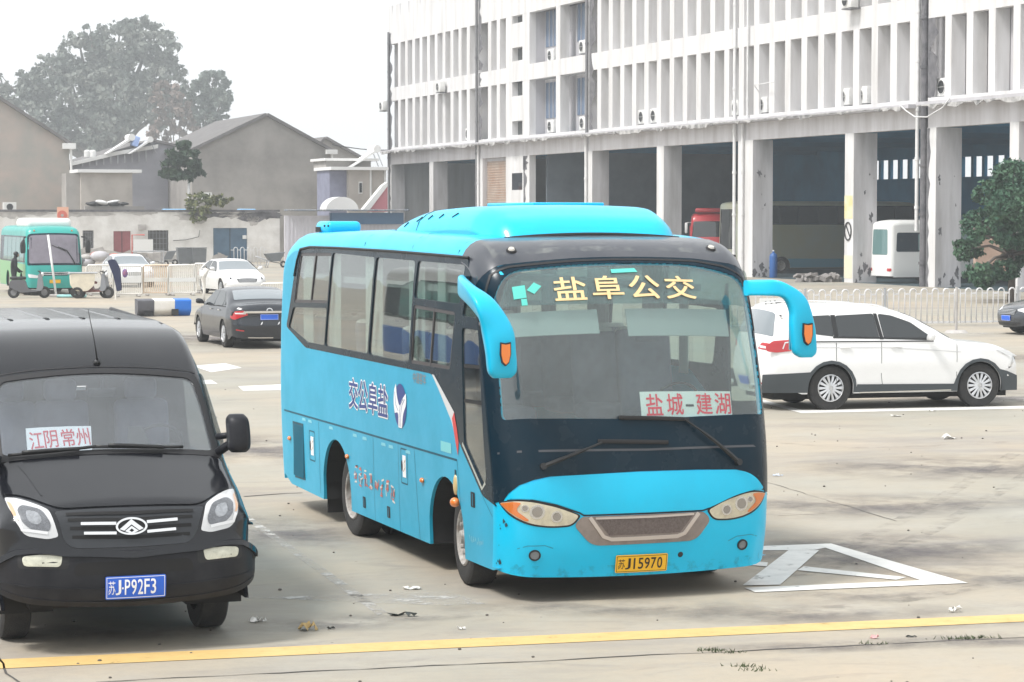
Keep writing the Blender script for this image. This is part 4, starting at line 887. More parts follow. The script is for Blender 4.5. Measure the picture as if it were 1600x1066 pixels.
# ------------------------------------------------------------------ cars
m_carwhite = M('white car paint', (.80, .80, .80), .28, coat=.6, var=.15, vscale=3, dirt=(.6, .6, .58))
m_cardark = M('dark grey car paint', (.030, .036, .046), .22, coat=.8, var=.12, vscale=3, dirt=(.06, .06, .065))
m_clad = M('grey cladding', (.05, .06, .068), .5)
def car(name, label, cat, loc, rz, paint, prof, wb, hw, belt, roofz, wins, ws, rg, R=.33, arch=.37, cladding=None, spokes=10, rear=False, platemat=None, plate_front=True, group=None, suv=False, grille_=None, text=None):
    t = thing(name, label, cat, loc, rz, group)
    xf = max(p[0] for p in prof); xr = min(p[0] for p in prof)
    W = lambda x, z: hw * I(z, [.2, .45, .75, belt, roofz - .1, roofz], [.94, .985, 1, .965, .76, .70]) * I(x, [xr, xr + .25, xr + .7, xf - .9, xf - .3, xf], [.88, .95, 1, 1, .95, .86])
    Rf = lambda x, z: .09 + .17 * max(0, min(1, (x - xf + .45) / .4)) + .13 * max(0, min(1, (xr + .4 - x) / .3))
    bow = lambda x, z: .035 + .10 * max(0, min(1, (x - xf + .6) / .5)) + .06 * max(0, min(1, (xr + .5 - x) / .4))
    S = Shell(prof, W, Rf, bow)
    n = 90; qs = np.linspace(0, S.L, n); top = S.top
    body = panel('body', top, [(S.A(q), q) for q in qs] + [(-S.A(q), q) for q in qs[::-1]], paint, t, h=.08, thick=.02)
    imax = int(np.argmax(S.P[:, 1])); zs = S.P[:, 1]
    fz = lambda z: float(np.interp(z, np.maximum.accumulate(zs[:imax + 1]), S.S[:imax + 1]))
    rzf = lambda z: float(np.interp(z, np.maximum.accumulate(zs[imax:][::-1]), S.S[imax:][::-1]))
    ff = lambda y, z, off=0.0: top(y, fz(z), off); fr = lambda y, z, off=0.0: top(y, rzf(z), off)
    af = arcpoly(0, R, arch, -.1); ar = arcpoly(-wb, R, arch, -.1)
    for sg in (-1, 1):
        g = S.sidef(sg); e = S.edge(.06); zb = prof[0][1]
        sd = panel('side_wall', g, e + [(-wb - arch - .1, zb), (0 + arch + .05, zb)], paint, t, holes=[af, ar], h=.16, hb=.06, thick=.02)
        if cladding:
            for pl in cladding: panel('cladding', g, pl, m_clad, sd, holes=[af, ar], off=.008, h=.2, hb=.06, thick=.01)
        rim_ = MB()
        for w in wins: panel('side_window', g, fillet([(a, b, .04) for a, b in w], True, 3), m_darkglass, t, off=.004, h=.2, thick=.004)
        xw0 = min(p[0] for w in wins for p in w); xw1 = max(p[0] for w in wins for p in w)
        panel('window_trim', g, strip_poly([(xw0, belt + .0), (xw1, belt - .015)], .018), m_rubber, sd, off=.007, h=.3)
        for w in wins[:-1]:
            xa = w[0][0] if not suv else min(p[0] for p in w)
        for xd in ((-.42, -1.77, -2.57) if suv else (-.42, -1.77)):
            panel('door_gap', g, strip_poly([(xd, belt - .02), (xd - .01, .55), (xd + .02, prof[0][1] + .12)], .008), m_rubber, sd, off=.002, h=.3)
        for xd in (-1.65, -2.55):
            p = g(xd + .13, belt - .10, .018)[0]; b = MB(); b.box(p[0], p[1], p[2], .19, .02, .03, bev=.008); b.build('door_handle', paint if suv else m_chrome, sd)
        wheel(t, 0, sg * (hw - .03), R, .215, sg, spokes, n=32); wheel(t, -wb, sg * (hw - .03), R, .215, sg, spokes, n=32)
        xm = max(p[0] for p in wins[0]) - .12; p = g(xm, belt + .02, .0)[0]
        m = sweep('side_mirror', lerp_secs([((xm, p[1] + sg * .04, belt + .03), (.02, 0, 0), (0, 0, .03)), ((xm + .02, p[1] + sg * .09, belt + .06), (.05, 0, 0), (0, 0, .06)), ((xm + .02, p[1] + sg * .19, belt + .07), (.055, 0, 0), (0, 0, .065)), ((xm, p[1] + sg * .24, belt + .07), (.03, 0, 0), (0, 0, .04))]), paint, t)
        if suv:
            b = MB(); b.tube([S.top(sg * (hw * .70 - .12), S.near(x, roofz), .004 + .03 * min(1, 4 * min(-1.5 - x, x + 3.55)))[0] for x in np.arange(-1.5, -3.56, -.1)], .013, 6); b.build('roof_rail', m_chrome, t)
    for sg in (-1, 1): housing(t, 0, R, arch, sg * (hw * .965), sg * .5); housing(t, -wb, R, arch, sg * (hw * .965), sg * .5)
    b = MB(); b.bb(xr + .3, xf - .3, -hw + .28, hw - .28, .17, .34); b.build('underbody', m_under, t)
    # windscreen and rear screen
    for nm, (pa, pb), gm in (('windscreen', ws, None), ('rear_window', rg, None)):
        s0, s1 = S.near(*pa), S.near(*pb); s0, s1 = min(s0, s1), max(s0, s1)
        m = s1 - s0; lo = s0 + .05 * m; hi = s1 - .04 * m
        o = [(-S.A(lo) + .13, lo), (S.A(lo) - .13, lo), (S.A(hi) - .15, hi), (-S.A(hi) + .15, hi)]
        panel(nm, top, fillet([(a, b, .05) for a, b in o]), MATS.get('sky glass') or M('sky glass', (.16, .19, .21), .03, spec=1, coat=1), t, off=.005, h=.1, thick=.004)
    # lamps
    zl = belt - .22
    for sg in (-1, 1):
        hl = panel('headlight', ff, fillet([(sg * (hw - .06), zl + .02, .02), (sg * (hw - .20), zl + .045, .03), (sg * (hw - .52), zl - .07, .02), (sg * (hw - .45), zl - .11, .02), (sg * (hw - .1), zl - .08, .05)]), m_lampw, t, off=.006, h=.05)
        panel('projector', ff, circ(sg * (hw - .26), zl - .035, .035), m_black, hl, off=.009, h=.05)
        zt = belt - (.06 if suv else .13)
        tl = panel('tail_lamp', fr, fillet([(sg * (hw + .16), zt + .06, .02), (sg * (hw - .32), zt + .06, .03), (sg * (hw - .42), zt - .05, .02), (sg * (hw - .12), zt - (.06 if suv else .15), .05), (sg * (hw + .08), zt - (.05 if suv else .08), .03)]), m_red, t, off=.008, h=.05, thick=.008)
        panel('reverse_lamp', fr, fillet([(sg * (hw - .12), zt + .0, .01), (sg * (hw - .36), zt + .01, .01), (sg * (hw - .36), zt - .03, .01), (sg * (hw - .14), zt - .035, .01)]), m_lampw, tl, off=.012, h=.06)
        panel('reflector', fr, [(sg * (hw - .15), .42), (sg * (hw - .32), .415), (sg * (hw - .32), .445), (sg * (hw - .15), .45)], m_red, t, off=.006, h=.1)
    gr = panel('grille', ff, fillet([(-.42, zl - .08, .03), (.42, zl - .08, .03), (.36, zl - .24, .05), (-.36, zl - .24, .05)]), m_black, t, off=.005, h=.08)
    for k in range(4): panel('chrome_bar', ff, strip_poly([(-.36, zl - .105 - k * .036), (.36, zl - .105 - k * .036)], .012), m_chrome, gr, off=.010, h=.2, thick=.004)
    panel('lower_intake', ff, fillet([(-.55, .33, .03), (.55, .33, .03), (.5, .24, .03), (-.5, .24, .03)]), m_black, t, off=.004, h=.1)
    if platemat:
        plate(t, (lambda u, v, off=0.0: fr(-u, v, off)) if rear else ff, -.22, (belt - .30) if rear else .38, .44, .14, text, platemat, m_wht)
        plate(t, ff if rear else (lambda u, v, off=0.0: fr(-u, v, off)), -.22, .40, .44, .14, None, platemat, m_wht)
    return t, S, fr, ff
def sedan_prof(L0=.88, wb=2.75, tail=1.05, h=1.46):
    xr = -wb - tail
    return [(L0 - .05, .22), (L0 + .02, .42, .1), (L0 - .02, .66, .12), (L0 - .22, .78, .15), (-.42, .99, .12), (-.9, 1.20, .2), (-1.28, h - .06, .3), (-1.9, h, .3), (-2.5, h - .03, .3), (-3.05, 1.25, .2), (xr + .55, 1.10, .15), (xr + .12, 1.09, .10), (xr, .97, .08), (xr + .03, .75, .1), (xr - .02, .55, .1), (xr + .06, .24)]
SW = [[(-.62, 1.0), (-1.22, 1.35), (-1.72, 1.375), (-1.74, 1.0)], [(-1.80, 1.0), (-1.78, 1.375), (-2.35, 1.35), (-2.66, 1.15), (-2.68, 1.02)], [(-2.72, 1.03), (-2.70, 1.14), (-2.46, 1.30), (-2.52, 1.28), (-2.95, 1.05)]]
GSED = ((-.47, 1.01), (-1.25, 1.39)); GREAR = ((-2.58, 1.41), (-3.20, 1.17))
# dark grey saloon, seen from behind
P0c = gp(350, 543)
cam_o = P0c + V * .87 + U * 2.80
m_ckg = M('dark saloon paint', (.010, .014, .022), .22, coat=.5, var=.12, vscale=3, dirt=(.06, .062, .07))
tc_, S_, fr_, ff_ = car('saloon_car', 'dark grey saloon seen from behind with red tail lamps and blue plate', 'car', cam_o, RZ_AWAY, m_ckg, sedan_prof(.95, 2.80, 1.08, 1.47), 2.80, .915, 1.0, 1.47, SW, GSED, GREAR, rear=True, platemat=m_blplate)
panel('boot_trim', lambda u, v, off=0.0: fr_(-u, v, off), fillet([(-.62, .865, .01), (-.60, .915, .02), (.60, .915, .02), (.62, .865, .01)]), m_chrome, tc_, off=.016, h=.08, thick=.012)
panel('emblem', lambda u, v, off=0.0: fr_(-u, v, off), circ(0, .925, .075, .05), m_chrome, tc_, holes=[circ(0, .925, .055, .033)], off=.034, thick=.012, h=.1)
panel('bumper_strip', lambda u, v, off=0.0: fr_(-u, v, off), strip_poly([(-.5, .27), (.1, .27)], .02), m_chrome, tc_, off=.01, h=.1)
for x in (-.22, .20): panel('paint_chip', lambda u, v, off=0.0: fr_(-u, v, off), [(x, .58), (x + .04, .60), (x + .06, .66), (x + .03, .64)], m_wht, tc_, off=.004, h=.1)
car('saloon_car', 'white saloon facing the viewer just behind the dark grey saloon', 'car', Vector((-10.9, 98.0, 0)), RZ_FRONT + .05, m_carwhite, sedan_prof(), 2.75, .90, 1.0, 1.46, SW, GSED, GREAR)
car('saloon_car', 'white saloon with silvery windscreen between green bus and row of barriers', 'car', Vector((-17.0, 109.0, 0)), RZ_FRONT - .03, M('pearl white paint', (.74, .76, .80), .3, coat=.6), sedan_prof(h=1.48), 2.75, .93, 1.0, 1.48, SW, GSED, GREAR)
car('saloon_car', 'black saloon nosing into the right edge of the yard in front of the arched railing', 'car', gp(1578, 524) + V * 1.0 + U * .4, RZ_BACK, m_cardark, sedan_prof(), 2.75, .90, 1.0, 1.46, SW, GSED, GREAR, platemat=m_blplate)
# white SUV
RZ_SUV = math.radians(14.55); hs_ = Vector((math.cos(RZ_SUV), math.sin(RZ_SUV), 0)); ls_ = Vector((-hs_.y, hs_.x, 0))
suv_o = gp(1297, 641) + hs_ * 2.665 + ls_ * .88
sp = [(.80, .27), (.90, .42, .08), (.89, .74, .12), (.76, .95, .12), (.38, 1.06, .15), (-.40, 1.13, .10), (-.80, 1.36, .2), (-1.17, 1.57, .25), (-1.62, 1.70, .3), (-2.45, 1.75, .4), (-3.15, 1.73, .2), (-3.58, 1.69, .06), (-3.70, 1.48, .1), (-3.80, 1.22, .1), (-3.86, .85, .1), (-3.88, .60, .1), (-3.78, .28)]
sw = [[(-.84, 1.13), (-.88, 1.19), (-1.22, 1.43), (-1.55, 1.545), (-1.78, 1.575), (-1.72, 1.16)], [(-1.80, 1.165), (-1.86, 1.578), (-2.54, 1.55), (-2.52, 1.20)], [(-2.60, 1.21), (-2.62, 1.56), (-3.03, 1.545), (-3.02, 1.36), (-2.92, 1.25)]]
ca = lambda cx: [(cx + .455 * math.cos(k * PI / 10), .365 + .455 * math.sin(k * PI / 10)) for k in range(10, -1, -1)]
clad = [[(-3.85, .30), (-3.83, .60)] + ca(-2.665)[2:] + [(-2.2, .42), (-.47, .40)] + ca(0)[1:-2] + [(.50, .60), (.70, .52), (.72, .27)]]
ts, Ss, frs, ffs = car('sport_utility_car', 'white sport utility car with dark lower cladding parked right of the blue coach', 'car', suv_o, RZ_SUV, m_carwhite, sp, 2.665, .93, 1.13, 1.75, sw, ((-.45, 1.15), (-1.38, 1.64)), ((-3.60, 1.66), (-3.80, 1.24)), R=.365, arch=.40, cladding=clad, spokes=14, platemat=m_blplate, suv=True)
gS = Ss.sidef(-1)
lp = panel('tail_lamp', gS, fillet([(-3.78, 1.06, .02), (-3.66, 1.15, .05), (-3.36, 1.165, .03), (-3.32, 1.05, .02), (-3.36, .985, .02), (-3.6, .96, .05), (-3.76, .98, .03)]), m_red, ts, off=.012, thick=.012, h=.06)
panel('lamp_insert', gS, strip_poly([(-3.36, 1.13), (-3.46, 1.12), (-3.50, 1.02)], .02), m_lampw, lp, off=.015, h=.1)
panel('headlight', gS, fillet([(.70, .84, .02), (.50, .95, .03), (.28, .965, .02), (.48, .87, .02)]), m_lampw, ts, off=.010, h=.06, thick=.01)
panel('sill_trim', gS, strip_poly([(-2.15, .285), (-.52, .30)], .02), m_chrome, ts, off=.02, h=.1, thick=.01)
panel('crease', gS, strip_poly([(-3.0, 1.04), (-1.6, 1.02), (-.35, .93)], .010), M('white crease shade', (.55, .55, .56), .5), ts, off=.004, h=.1)  # body crease painted on: a grey strip stands in for its shade
panel('pillar', gS, [(-2.62, 1.185), (-.90, 1.14), (-.86, 1.175), (-1.2, 1.175), (-2.62, 1.215)], m_black, ts, off=.0062, h=.1)
panel('pillar', gS, [(-1.795, 1.155), (-1.73, 1.155), (-1.80, 1.578), (-1.86, 1.58)], m_black, ts, off=.0065, h=.1)
panel('pillar', gS, [(-2.60, 1.20), (-2.52, 1.20), (-2.54, 1.56), (-2.62, 1.56)], m_black, ts, off=.0065, h=.1)
b = MB(); b.cyl((-3.85, -.55, .40), (-3.95, -.55, .40), .05, n=14); b.cyl((-3.85, .55, .40), (-3.95, .55, .40), .05, n=14); b.build('exhaust', m_chrome, ts)

# ------------------------------------------------------------------ plain buses
def bus(name, label, cat, loc, rz, L, hw, H, paint, lower=None, split=1.1, winz=(1.25, 2.3), ac=None, glass=None, group=None, face='front', trim=None, rearface=False):
    t = thing(name, label, cat, loc, rz, group)
    prof = [(1.10, .30), (1.16, .60, .15), (1.14, 1.15, .2), (.92, H - .42, .3), (.70, H - .05, .2), (-.2, H, .4), (-L + 1.6, H, .3), (-L + 1.15, H - .12, .2), (-L + 1.1, .35)]
    W = lambda x, z: hw * I(z, [.2, .5, 1.4, H], [.98, 1, 1, .93]) * I(x, [-L + 1.1, -L + 1.6, .6, 1.2], [.97, 1, 1, .97])
    S = Shell(prof, W, lambda x, z: .2, lambda x, z: .05 + .06 * max(0, min(1, (x - .2) / .8)))
    zs = S.P[:, 1]; im = int(np.argmax(zs)); fz = lambda z: float(np.interp(z, np.maximum.accumulate(zs[:im + 1]), S.S[:im + 1])); rz_ = lambda z: float(np.interp(z, np.maximum.accumulate(zs[im:][::-1]), S.S[im:][::-1]))
    ff = lambda y, z, off=0.0: S.top(y, fz(z), off); fr = lambda y, z, off=0.0: S.top(-y, rz_(z), off)
    qs = np.linspace(0, S.L, 110)
    panel('body', S.top, [(S.A(q), q) for q in qs] + [(-S.A(q), q) for q in qs[::-1]], paint, t, h=.12, thick=.02)
    wbx = -(L - 3.9); af = arcpoly(-.25, .42, .50, -.1); ar = arcpoly(wbx, .42, .52, -.1)
    for sg in (-1, 1):
        g = S.sidef(sg)
        sd = panel('side_wall', g, S.edge(.1) + [(-L + 1.3, .30), (.9, .30)], paint, t, holes=[af, ar], h=.3, hb=.1, thick=.02)
        if lower: panel('lower_stripe', g, [(-L + 1.3, .32), (.85, .32), (.85, split), (-L + 1.3, split + .1)], lower, sd, holes=[af, ar], off=.004, h=.3, hb=.1)
        bd = panel('window_band', g, fillet([(.72, winz[0], .05), (.55, winz[1], .1), (-L + 1.5, winz[1], .1), (-L + 1.45, winz[0], .1)]), m_mask, sd, off=.005, h=.3)
        n = max(3, int(L / 1.4)); x0 = .45; dx = (L - 2.1) / n
        for k in range(n): xx = x0 - k * dx; panel('side_window', g, fillet([(xx, winz[0] + .06, .05), (xx, winz[1] - .06, .05), (xx - dx + .07, winz[1] - .06, .05), (xx - dx + .07, winz[0] + .06, .05)]), glass or m_darkglass, bd, off=.009, h=.4)
        wheel(t, -.25, sg * (hw - .08), .44, .26, sg, 'steel', n=24); wheel(t, wbx, sg * (hw - .08), .44, .26, sg, 'dual', n=24)
    for sg in (-1, 1): housing(t, -.25, .42, .50, sg * (hw - .03), sg * .6); housing(t, wbx, .42, .52, sg * (hw - .03), sg * .6)
    b = MB(); b.bb(-L + 1.4, .8, -hw + .3, hw - .3, .25, .45); b.build('chassis', m_under, t)
    panel('windscreen_band', ff, fillet([(-hw + .06, 1.22, .08), (hw - .06, 1.22, .08), (hw - .10, H - .30, .15), (-hw + .10, H - .30, .15)]), m_mask, t, off=.005, h=.12)
    panel('windscreen', ff, fillet([(-hw + .14, 1.30, .08), (hw - .14, 1.30, .08), (hw - .18, H - .37, .15), (-hw + .18, H - .37, .15)]), MATS.get('bus windscreen') or M('bus windscreen', (.20, .18, .22), .12, spec=.8, var=.5, vscale=3, dirt=(.12, .11, .13)), t, off=.009, h=.12)
    panel('rear_window', fr, fillet([(-hw + .3, 1.35, .1), (hw - .3, 1.35, .1), (hw - .35, H - .45, .1), (-hw + .35, H - .45, .1)]), glass or m_darkglass, t, off=.006, h=.12)
    for sg in (-1, 1):
        panel('headlight', ff, fillet([(sg * (hw - .08), .88, .05), (sg * (hw - .5), .80, .04), (sg * (hw - .45), .70, .04), (sg * (hw - .12), .72, .05)]), m_lampw, t, off=.008, h=.06)
        panel('tail_lamp', fr, fillet([(sg * (hw - .05), .72, .03), (sg * (hw - .32), .72, .03), (sg * (hw - .32), .58, .03), (sg * (hw - .05), .58, .03)]), m_red, t, off=.01, thick=.01, h=.08)
        sweep('side_mirror', lerp_secs([((.95, sg * (hw - .05), H - .45), (.03, 0, 0), (0, 0, .03)), ((1.3, sg * (hw + .12), H - .5), (.03, 0, 0), (0, 0, .03)), ((1.35, sg * (hw + .15), H - .7), (.06, 0, 0), (0, .10, 0)), ((1.35, sg * (hw + .15), H - 1.05), (.06, 0, 0), (0, .10, 0)), ((1.34, sg * (hw + .15), H - 1.1), (.03, 0, 0), (0, .06, 0))], 3), m_black, t)
    if ac:
        b = MB(); b.box(-1.7, 0, H + .08, 3.0, hw * 1.62, .44, bev=.2, seg=5); b.build('air_conditioner', ac, t, smooth=.9)
    return t, S, ff, fr
m_green = M('turquoise bus paint', (.02, .36, .32), .35, coat=.2, var=.4, vscale=2, dirt=(.05, .30, .27))
m_leaf = M('leaf green bus paint', (.14, .42, .16), .35, coat=.4)
gb, gS_, gff, gfr = bus('bus', 'turquoise and green bus with white roof unit parked at the far left', 'bus', gp(86, 462) + U * 1.1, RZ_FRONT, 8.0, 1.14, 2.80, m_green, m_leaf, 1.25, (1.32, 2.38), m_white, M('green bus glass', (.03, .16, .15), .08, spec=.8))
panel('bumper_grille', gff, fillet([(-.62, .95, .05), (.62, .95, .05), (.5, .80, .05), (-.5, .80, .05)]), m_black, gb, off=.008, h=.1)
for z in (.93, .86): panel('chrome_bar', gff, strip_poly([(-.6, z + .01), (0, z - .02), (.6, z + .01)], .025), m_chrome, gb, off=.014, h=.1, thick=.01)
plate(gb, gff, -.22, .50, .44, .14, None, m_ydplate, m_ink)
w = MB(); w.tube([gff(.15, 1.95, .04)[0], gff(.5, 1.80, .05)[0], gff(.72, 1.45, .05)[0], gff(.82, 1.25, .03)[0]], .02, 6); w.tube([gff(-.1, 2.02, .03)[0], gff(.45, 1.78, .03)[0]], .015, 6); w.build('wiper', m_black, gb, smooth=9)
for sg in (-1, 1): p = gff(sg * .75, 2.62, .01)[0]; b = MB(); b.sph(tuple(p), .035, n=8); b.build('marker_lamp', m_amber, gb)
# ------------------------------------------------------------------ ground
def ground_mat():
    m = bpy.data.materials.new('yard concrete'); m.use_nodes = True; nt = m.node_tree; n = nt.nodes; b = n['Principled BSDF']; L = nt.links.new
    tc = n.new('ShaderNodeTexCoord'); mp = n.new('ShaderNodeMapping'); mp.inputs['Rotation'].default_value = (0, 0, -TH); L(tc.outputs['Object'], mp.inputs[0])
    def noise(scale, det, vec=mp, rough=.6, dist=0):
        z = n.new('ShaderNodeTexNoise'); z.inputs['Scale'].default_value = scale; z.inputs['Detail'].default_value = det; z.inputs['Roughness'].default_value = rough; z.inputs['Distortion'].default_value = dist; L(vec.outputs[0], z.inputs['Vector']); return z
    def rng(src, a, bb, c=0, d=1):
        r = n.new('ShaderNodeMapRange'); r.inputs[1].default_value = a; r.inputs[2].default_value = bb; r.inputs[3].default_value = c; r.inputs[4].default_value = d; L(src.outputs[0], r.inputs[0]); return r
    def mix(fac, c1, c2, mode='MIX'):
        x = n.new('ShaderNodeMixRGB'); x.blend_type = mode
        if isinstance(fac, (int, float)): x.inputs[0].default_value = fac
        else: L(fac.outputs[0], x.inputs[0])
        for i, c in ((1, c1), (2, c2)):
            if isinstance(c, tuple): x.inputs[i].default_value = (*c, 1)
            else: L(c.outputs[0], x.inputs[i])
        return x
    st = n.new('ShaderNodeMapping'); st.inputs['Scale'].default_value = (.42, 1.0, 1); L(mp.outputs[0], st.inputs[0])   # stains drawn out the way vehicles turn
    base = mix(rng(noise(.16, 5), .36, .66), (.315, .298, .250), (.41, .345, .262))
    base = mix(rng(noise(.55, 6, rough=.7), .45, .75, 0, .6), base, (.38, .37, .335))
    dark = rng(noise(.42, 7, st, .68, .6), .49, .70, 0, .50)
    base = mix(dark, base, (.145, .138, .155))
    base = mix(rng(noise(1.5, 8, st, .7, 1.0), .57, .75, 0, .45), base, (.12, .11, .12))
    base = mix(rng(noise(9, 6, mp, .75), .45, .8, 0, .35), base, (.24, .23, .21))
    sp = n.new('ShaderNodeTexVoronoi'); sp.inputs['Scale'].default_value = 2.4; sp.inputs['Randomness'].default_value = 1; L(mp.outputs[0], sp.inputs['Vector'])
    base = mix(rng(sp, .022, .030, .8, 0), base, (.07, .065, .06))
    L(base.outputs[0], b.inputs['Base Color'])
    rr = rng(noise(.9, 5, st), .35, .7, .78, .60); L(rr.outputs[0], b.inputs['Roughness']); b.inputs['Specular IOR Level'].default_value = .35
    bp = n.new('ShaderNodeBump'); bp.inputs['Strength'].default_value = .25; bp.inputs['Distance'].default_value = .01; L(noise(45, 5).outputs[0], bp.inputs['Height']); L(bp.outputs[0], b.inputs['Normal'])
    return m
g = MB(); g.quad((-150, -40, 0), (150, -40, 0), (150, 520, 0), (-150, 520, 0)); tag(g.build('ground', ground_mat()), kind='structure')
def marking(name, polys, mat, z=.004, thickless=True):
    b = MB()
    for p in polys: b.bm.faces.new([b.bm.verts.new((q.x, q.y, z)) for q in (gp(*c) for c in p)])
    return tag(b.build(name, mat), kind='structure')
def wornmat(name, col, cover=.5, scale=6, alpha=True):
    m = M(name, col, .6, var=.5, vscale=5, dirt=tuple(c * .75 for c in col)); nt = m.node_tree; n = nt.nodes
    tc = n.new('ShaderNodeTexCoord'); z = n.new('ShaderNodeTexNoise'); z.inputs['Scale'].default_value = scale; z.inputs['Detail'].default_value = 9; z.inputs['Roughness'].default_value = .75; nt.links.new(tc.outputs['Object'], z.inputs['Vector'])
    r = n.new('ShaderNodeMapRange'); r.inputs[1].default_value = cover - .04; r.inputs[2].default_value = cover + .06; r.inputs[3].default_value = 1; r.inputs[4].default_value = .15; nt.links.new(z.outputs[0], r.inputs[0]); nt.links.new(r.outputs[0], n['Principled BSDF'].inputs['Alpha'])
    return m
m_yel = wornmat('yellow road paint', (.62, .43, .17), .66, 5)
m_wline = wornmat('white road paint', (.72, .71, .68), .63, 4)
m_faint = wornmat('faded road paint', (.50, .48, .45), .44, 3)
n_ = 12
marking('yellow_line', [[(-900, 1071), (2600, 915.7), (2600, 926), (-900, 1087)]], m_yel)
marking('hatched_triangle', [[(1120, 856.5), (1188, 854), (1294, 850), (1302, 854), (1272, 860), (1190, 860.5)]], m_wline)
marking('hatched_triangle', [[(1276, 852), (1298, 850), (1513, 912), (1440, 908)]], m_wline, .0052)
marking('hatched_triangle', [[(1163, 919.5), (1440, 908), (1513, 912), (1180, 926.5)]], m_wline, .0064)
marking('hatched_triangle', [[(1232, 861), (1280, 861), (1219, 915), (1160, 916)]], m_wline, .0076)
marking('hatched_triangle', [[(1080, 870), (1130, 873), (1200, 880), (1198, 886), (1130, 881), (1080, 877)], [(1256, 886), (1416, 903), (1400, 907), (1246, 892)]], m_wline, .0064)
marking('parking_line', [[(1192, 625), (1254, 641), (1640, 634), (1640, 638), (1252, 646), (1188, 629)]], m_wline)
marking('parking_line', [[(1560, 617), (1640, 628), (1640, 632), (1555, 620)], [(1350, 372 + 150), (1600, 520), (1600, 521.5), (1350, 524)]], m_faint)
marking('faded_marking', [[(300, 572), (352, 568), (378, 575), (330, 582)], [(372, 604), (440, 601), (440, 610), (380, 611)], [(300, 596), (330, 594), (340, 600), (302, 601)]], m_wline)
marking('faded_marking', [[(344, 785), (358, 785), (606, 958), (590, 962)], [(380, 935), (700, 925), (760, 944), (700, 947)]], m_faint)
m_joint = M('joint filler', (.07, .065, .06), .9)
def joint(p0, p1, w=.02, name='slab_joint', jag=.02, z=.004):
    a, c = gp(*p0), gp(*p1); d = (c - a); L = d.length; d.normalize(); nn = Vector((-d.y, d.x, 0)); b = MB(); k = max(4, int(L / .18)); pr = None; r = random.Random(int(L * 100))
    off = 0
    for i in range(k + 1):
        off = off * .7 + r.uniform(-jag, jag); q = a + d * L * i / k + nn * off; ww = w * r.uniform(.3, 1.2)
        A = b.bm.verts.new((q.x + nn.x * ww, q.y + nn.y * ww, z)); B = b.bm.verts.new((q.x - nn.x * ww, q.y - nn.y * ww, z))
        if pr: b.bm.faces.new((pr[0], A, B, pr[1]))
        pr = (A, B)
    return tag(b.build(name, m_joint), kind='structure')
joint((150, 1066), (1700, 992), .012); joint((-20, 1010), (60, 1110), .010)
joint((1190, 752), (1400, 815), .006, 'ground_crack', .02); joint((1215, 806), (1290, 803), .006, 'ground_crack', .02); joint((380, 776), (470, 770), .03, 'ground_crack', .06)
# oil and tyre stains
m_stain = grimemat('oily stain', (.085, .08, .095), .42, .64, .42, .9, (1, 1, 1), .55, True); m_st2 = grimemat('faint stain', (.13, .12, .13), .40, .62, .6, .7, (1, 1, 1), .7, True)
for k, (px, py, w, d, a, m) in enumerate(((520, 975, 1.9, .8, .1, m_stain), (640, 965, 1.6, .5, .2, m_stain), (170, 985, 3.4, 1.1, .1, m_stain), (1290, 870, 3.4, 2.4, .3, m_stain), (1400, 855, 3.2, 2.8, .3, m_st2), (1540, 900, 3.0, 2.0, .2, m_stain), (1490, 730, 5.0, 3.6, .3, m_st2), (1350, 790, 4.6, 2.6, .3, m_st2), (1250, 960, 3.4, 1.0, .2, m_st2), (1420, 975, 3.0, .7, .2, m_stain), (430, 830, 2.0, 3.6, .4, m_st2), (960, 950, 4.0, 1.0, .1, m_stain), (380, 700, 3.0, 6.0, .4, m_st2), (1560, 620, 5, 5, .2, m_st2), (1340, 930, 2.2, 1.0, .2, m_stain), (1560, 1000, 2.4, .7, .2, m_st2), (1300, 1010, 2.6, .6, .2, m_st2), (1480, 560, 9, 5, .3, m_st2), (220, 530, 12, 9, .3, m_st2))):
    c = gp(px, py); b = MB(); b.quad((-w / 2, -d / 2, 0), (w / 2, -d / 2, 0), (w / 2, d / 2, 0), (-w / 2, d / 2, 0)); o = b.build('ground_stain', m); o.location = (c.x, c.y, .0012 + .0001 * k); o.rotation_euler = (0, 0, a); tag(o, kind='structure')
m_tm = grimemat('tyre mark', (.10, .095, .10), .48, .68, .28, 3.5, (1, 1, 1), .7)
for k, L_ in enumerate((((1200, 890), (1330, 850), (1450, 790), (1600, 700)), ((1230, 905), (1380, 862), (1500, 805), (1640, 720)), ((1200, 690), (1350, 700), (1600, 690)), ((1210, 955), (1400, 940), (1620, 900)))):
    P_ = [gp(*q) for q in L_]; pts = []
    for i in range(len(P_) - 1):
        p0, p1, p2, p3 = P_[max(i - 1, 0)], P_[i], P_[i + 1], P_[min(i + 2, len(P_) - 1)]
        for j in range(8): s_ = j / 8; pts.append(.5 * (2 * p1 + (p2 - p0) * s_ + (2 * p0 - 5 * p1 + 4 * p2 - p3) * s_ * s_ + (3 * p1 - p0 - 3 * p2 + p3) * s_ ** 3))
    pl = strip_poly([(q.x, q.y) for q in pts], .19); n2 = len(pl) // 2; b = MB()
    for i in range(n2 - 1): b.quad((*pl[i], 0), (*pl[i + 1], 0), (*pl[-2 - i], 0), (*pl[-1 - i], 0))
    o = b.build('tyre_mark', m_tm); o.location.z = .0034 + .0001 * k; tag(o, kind='structure')
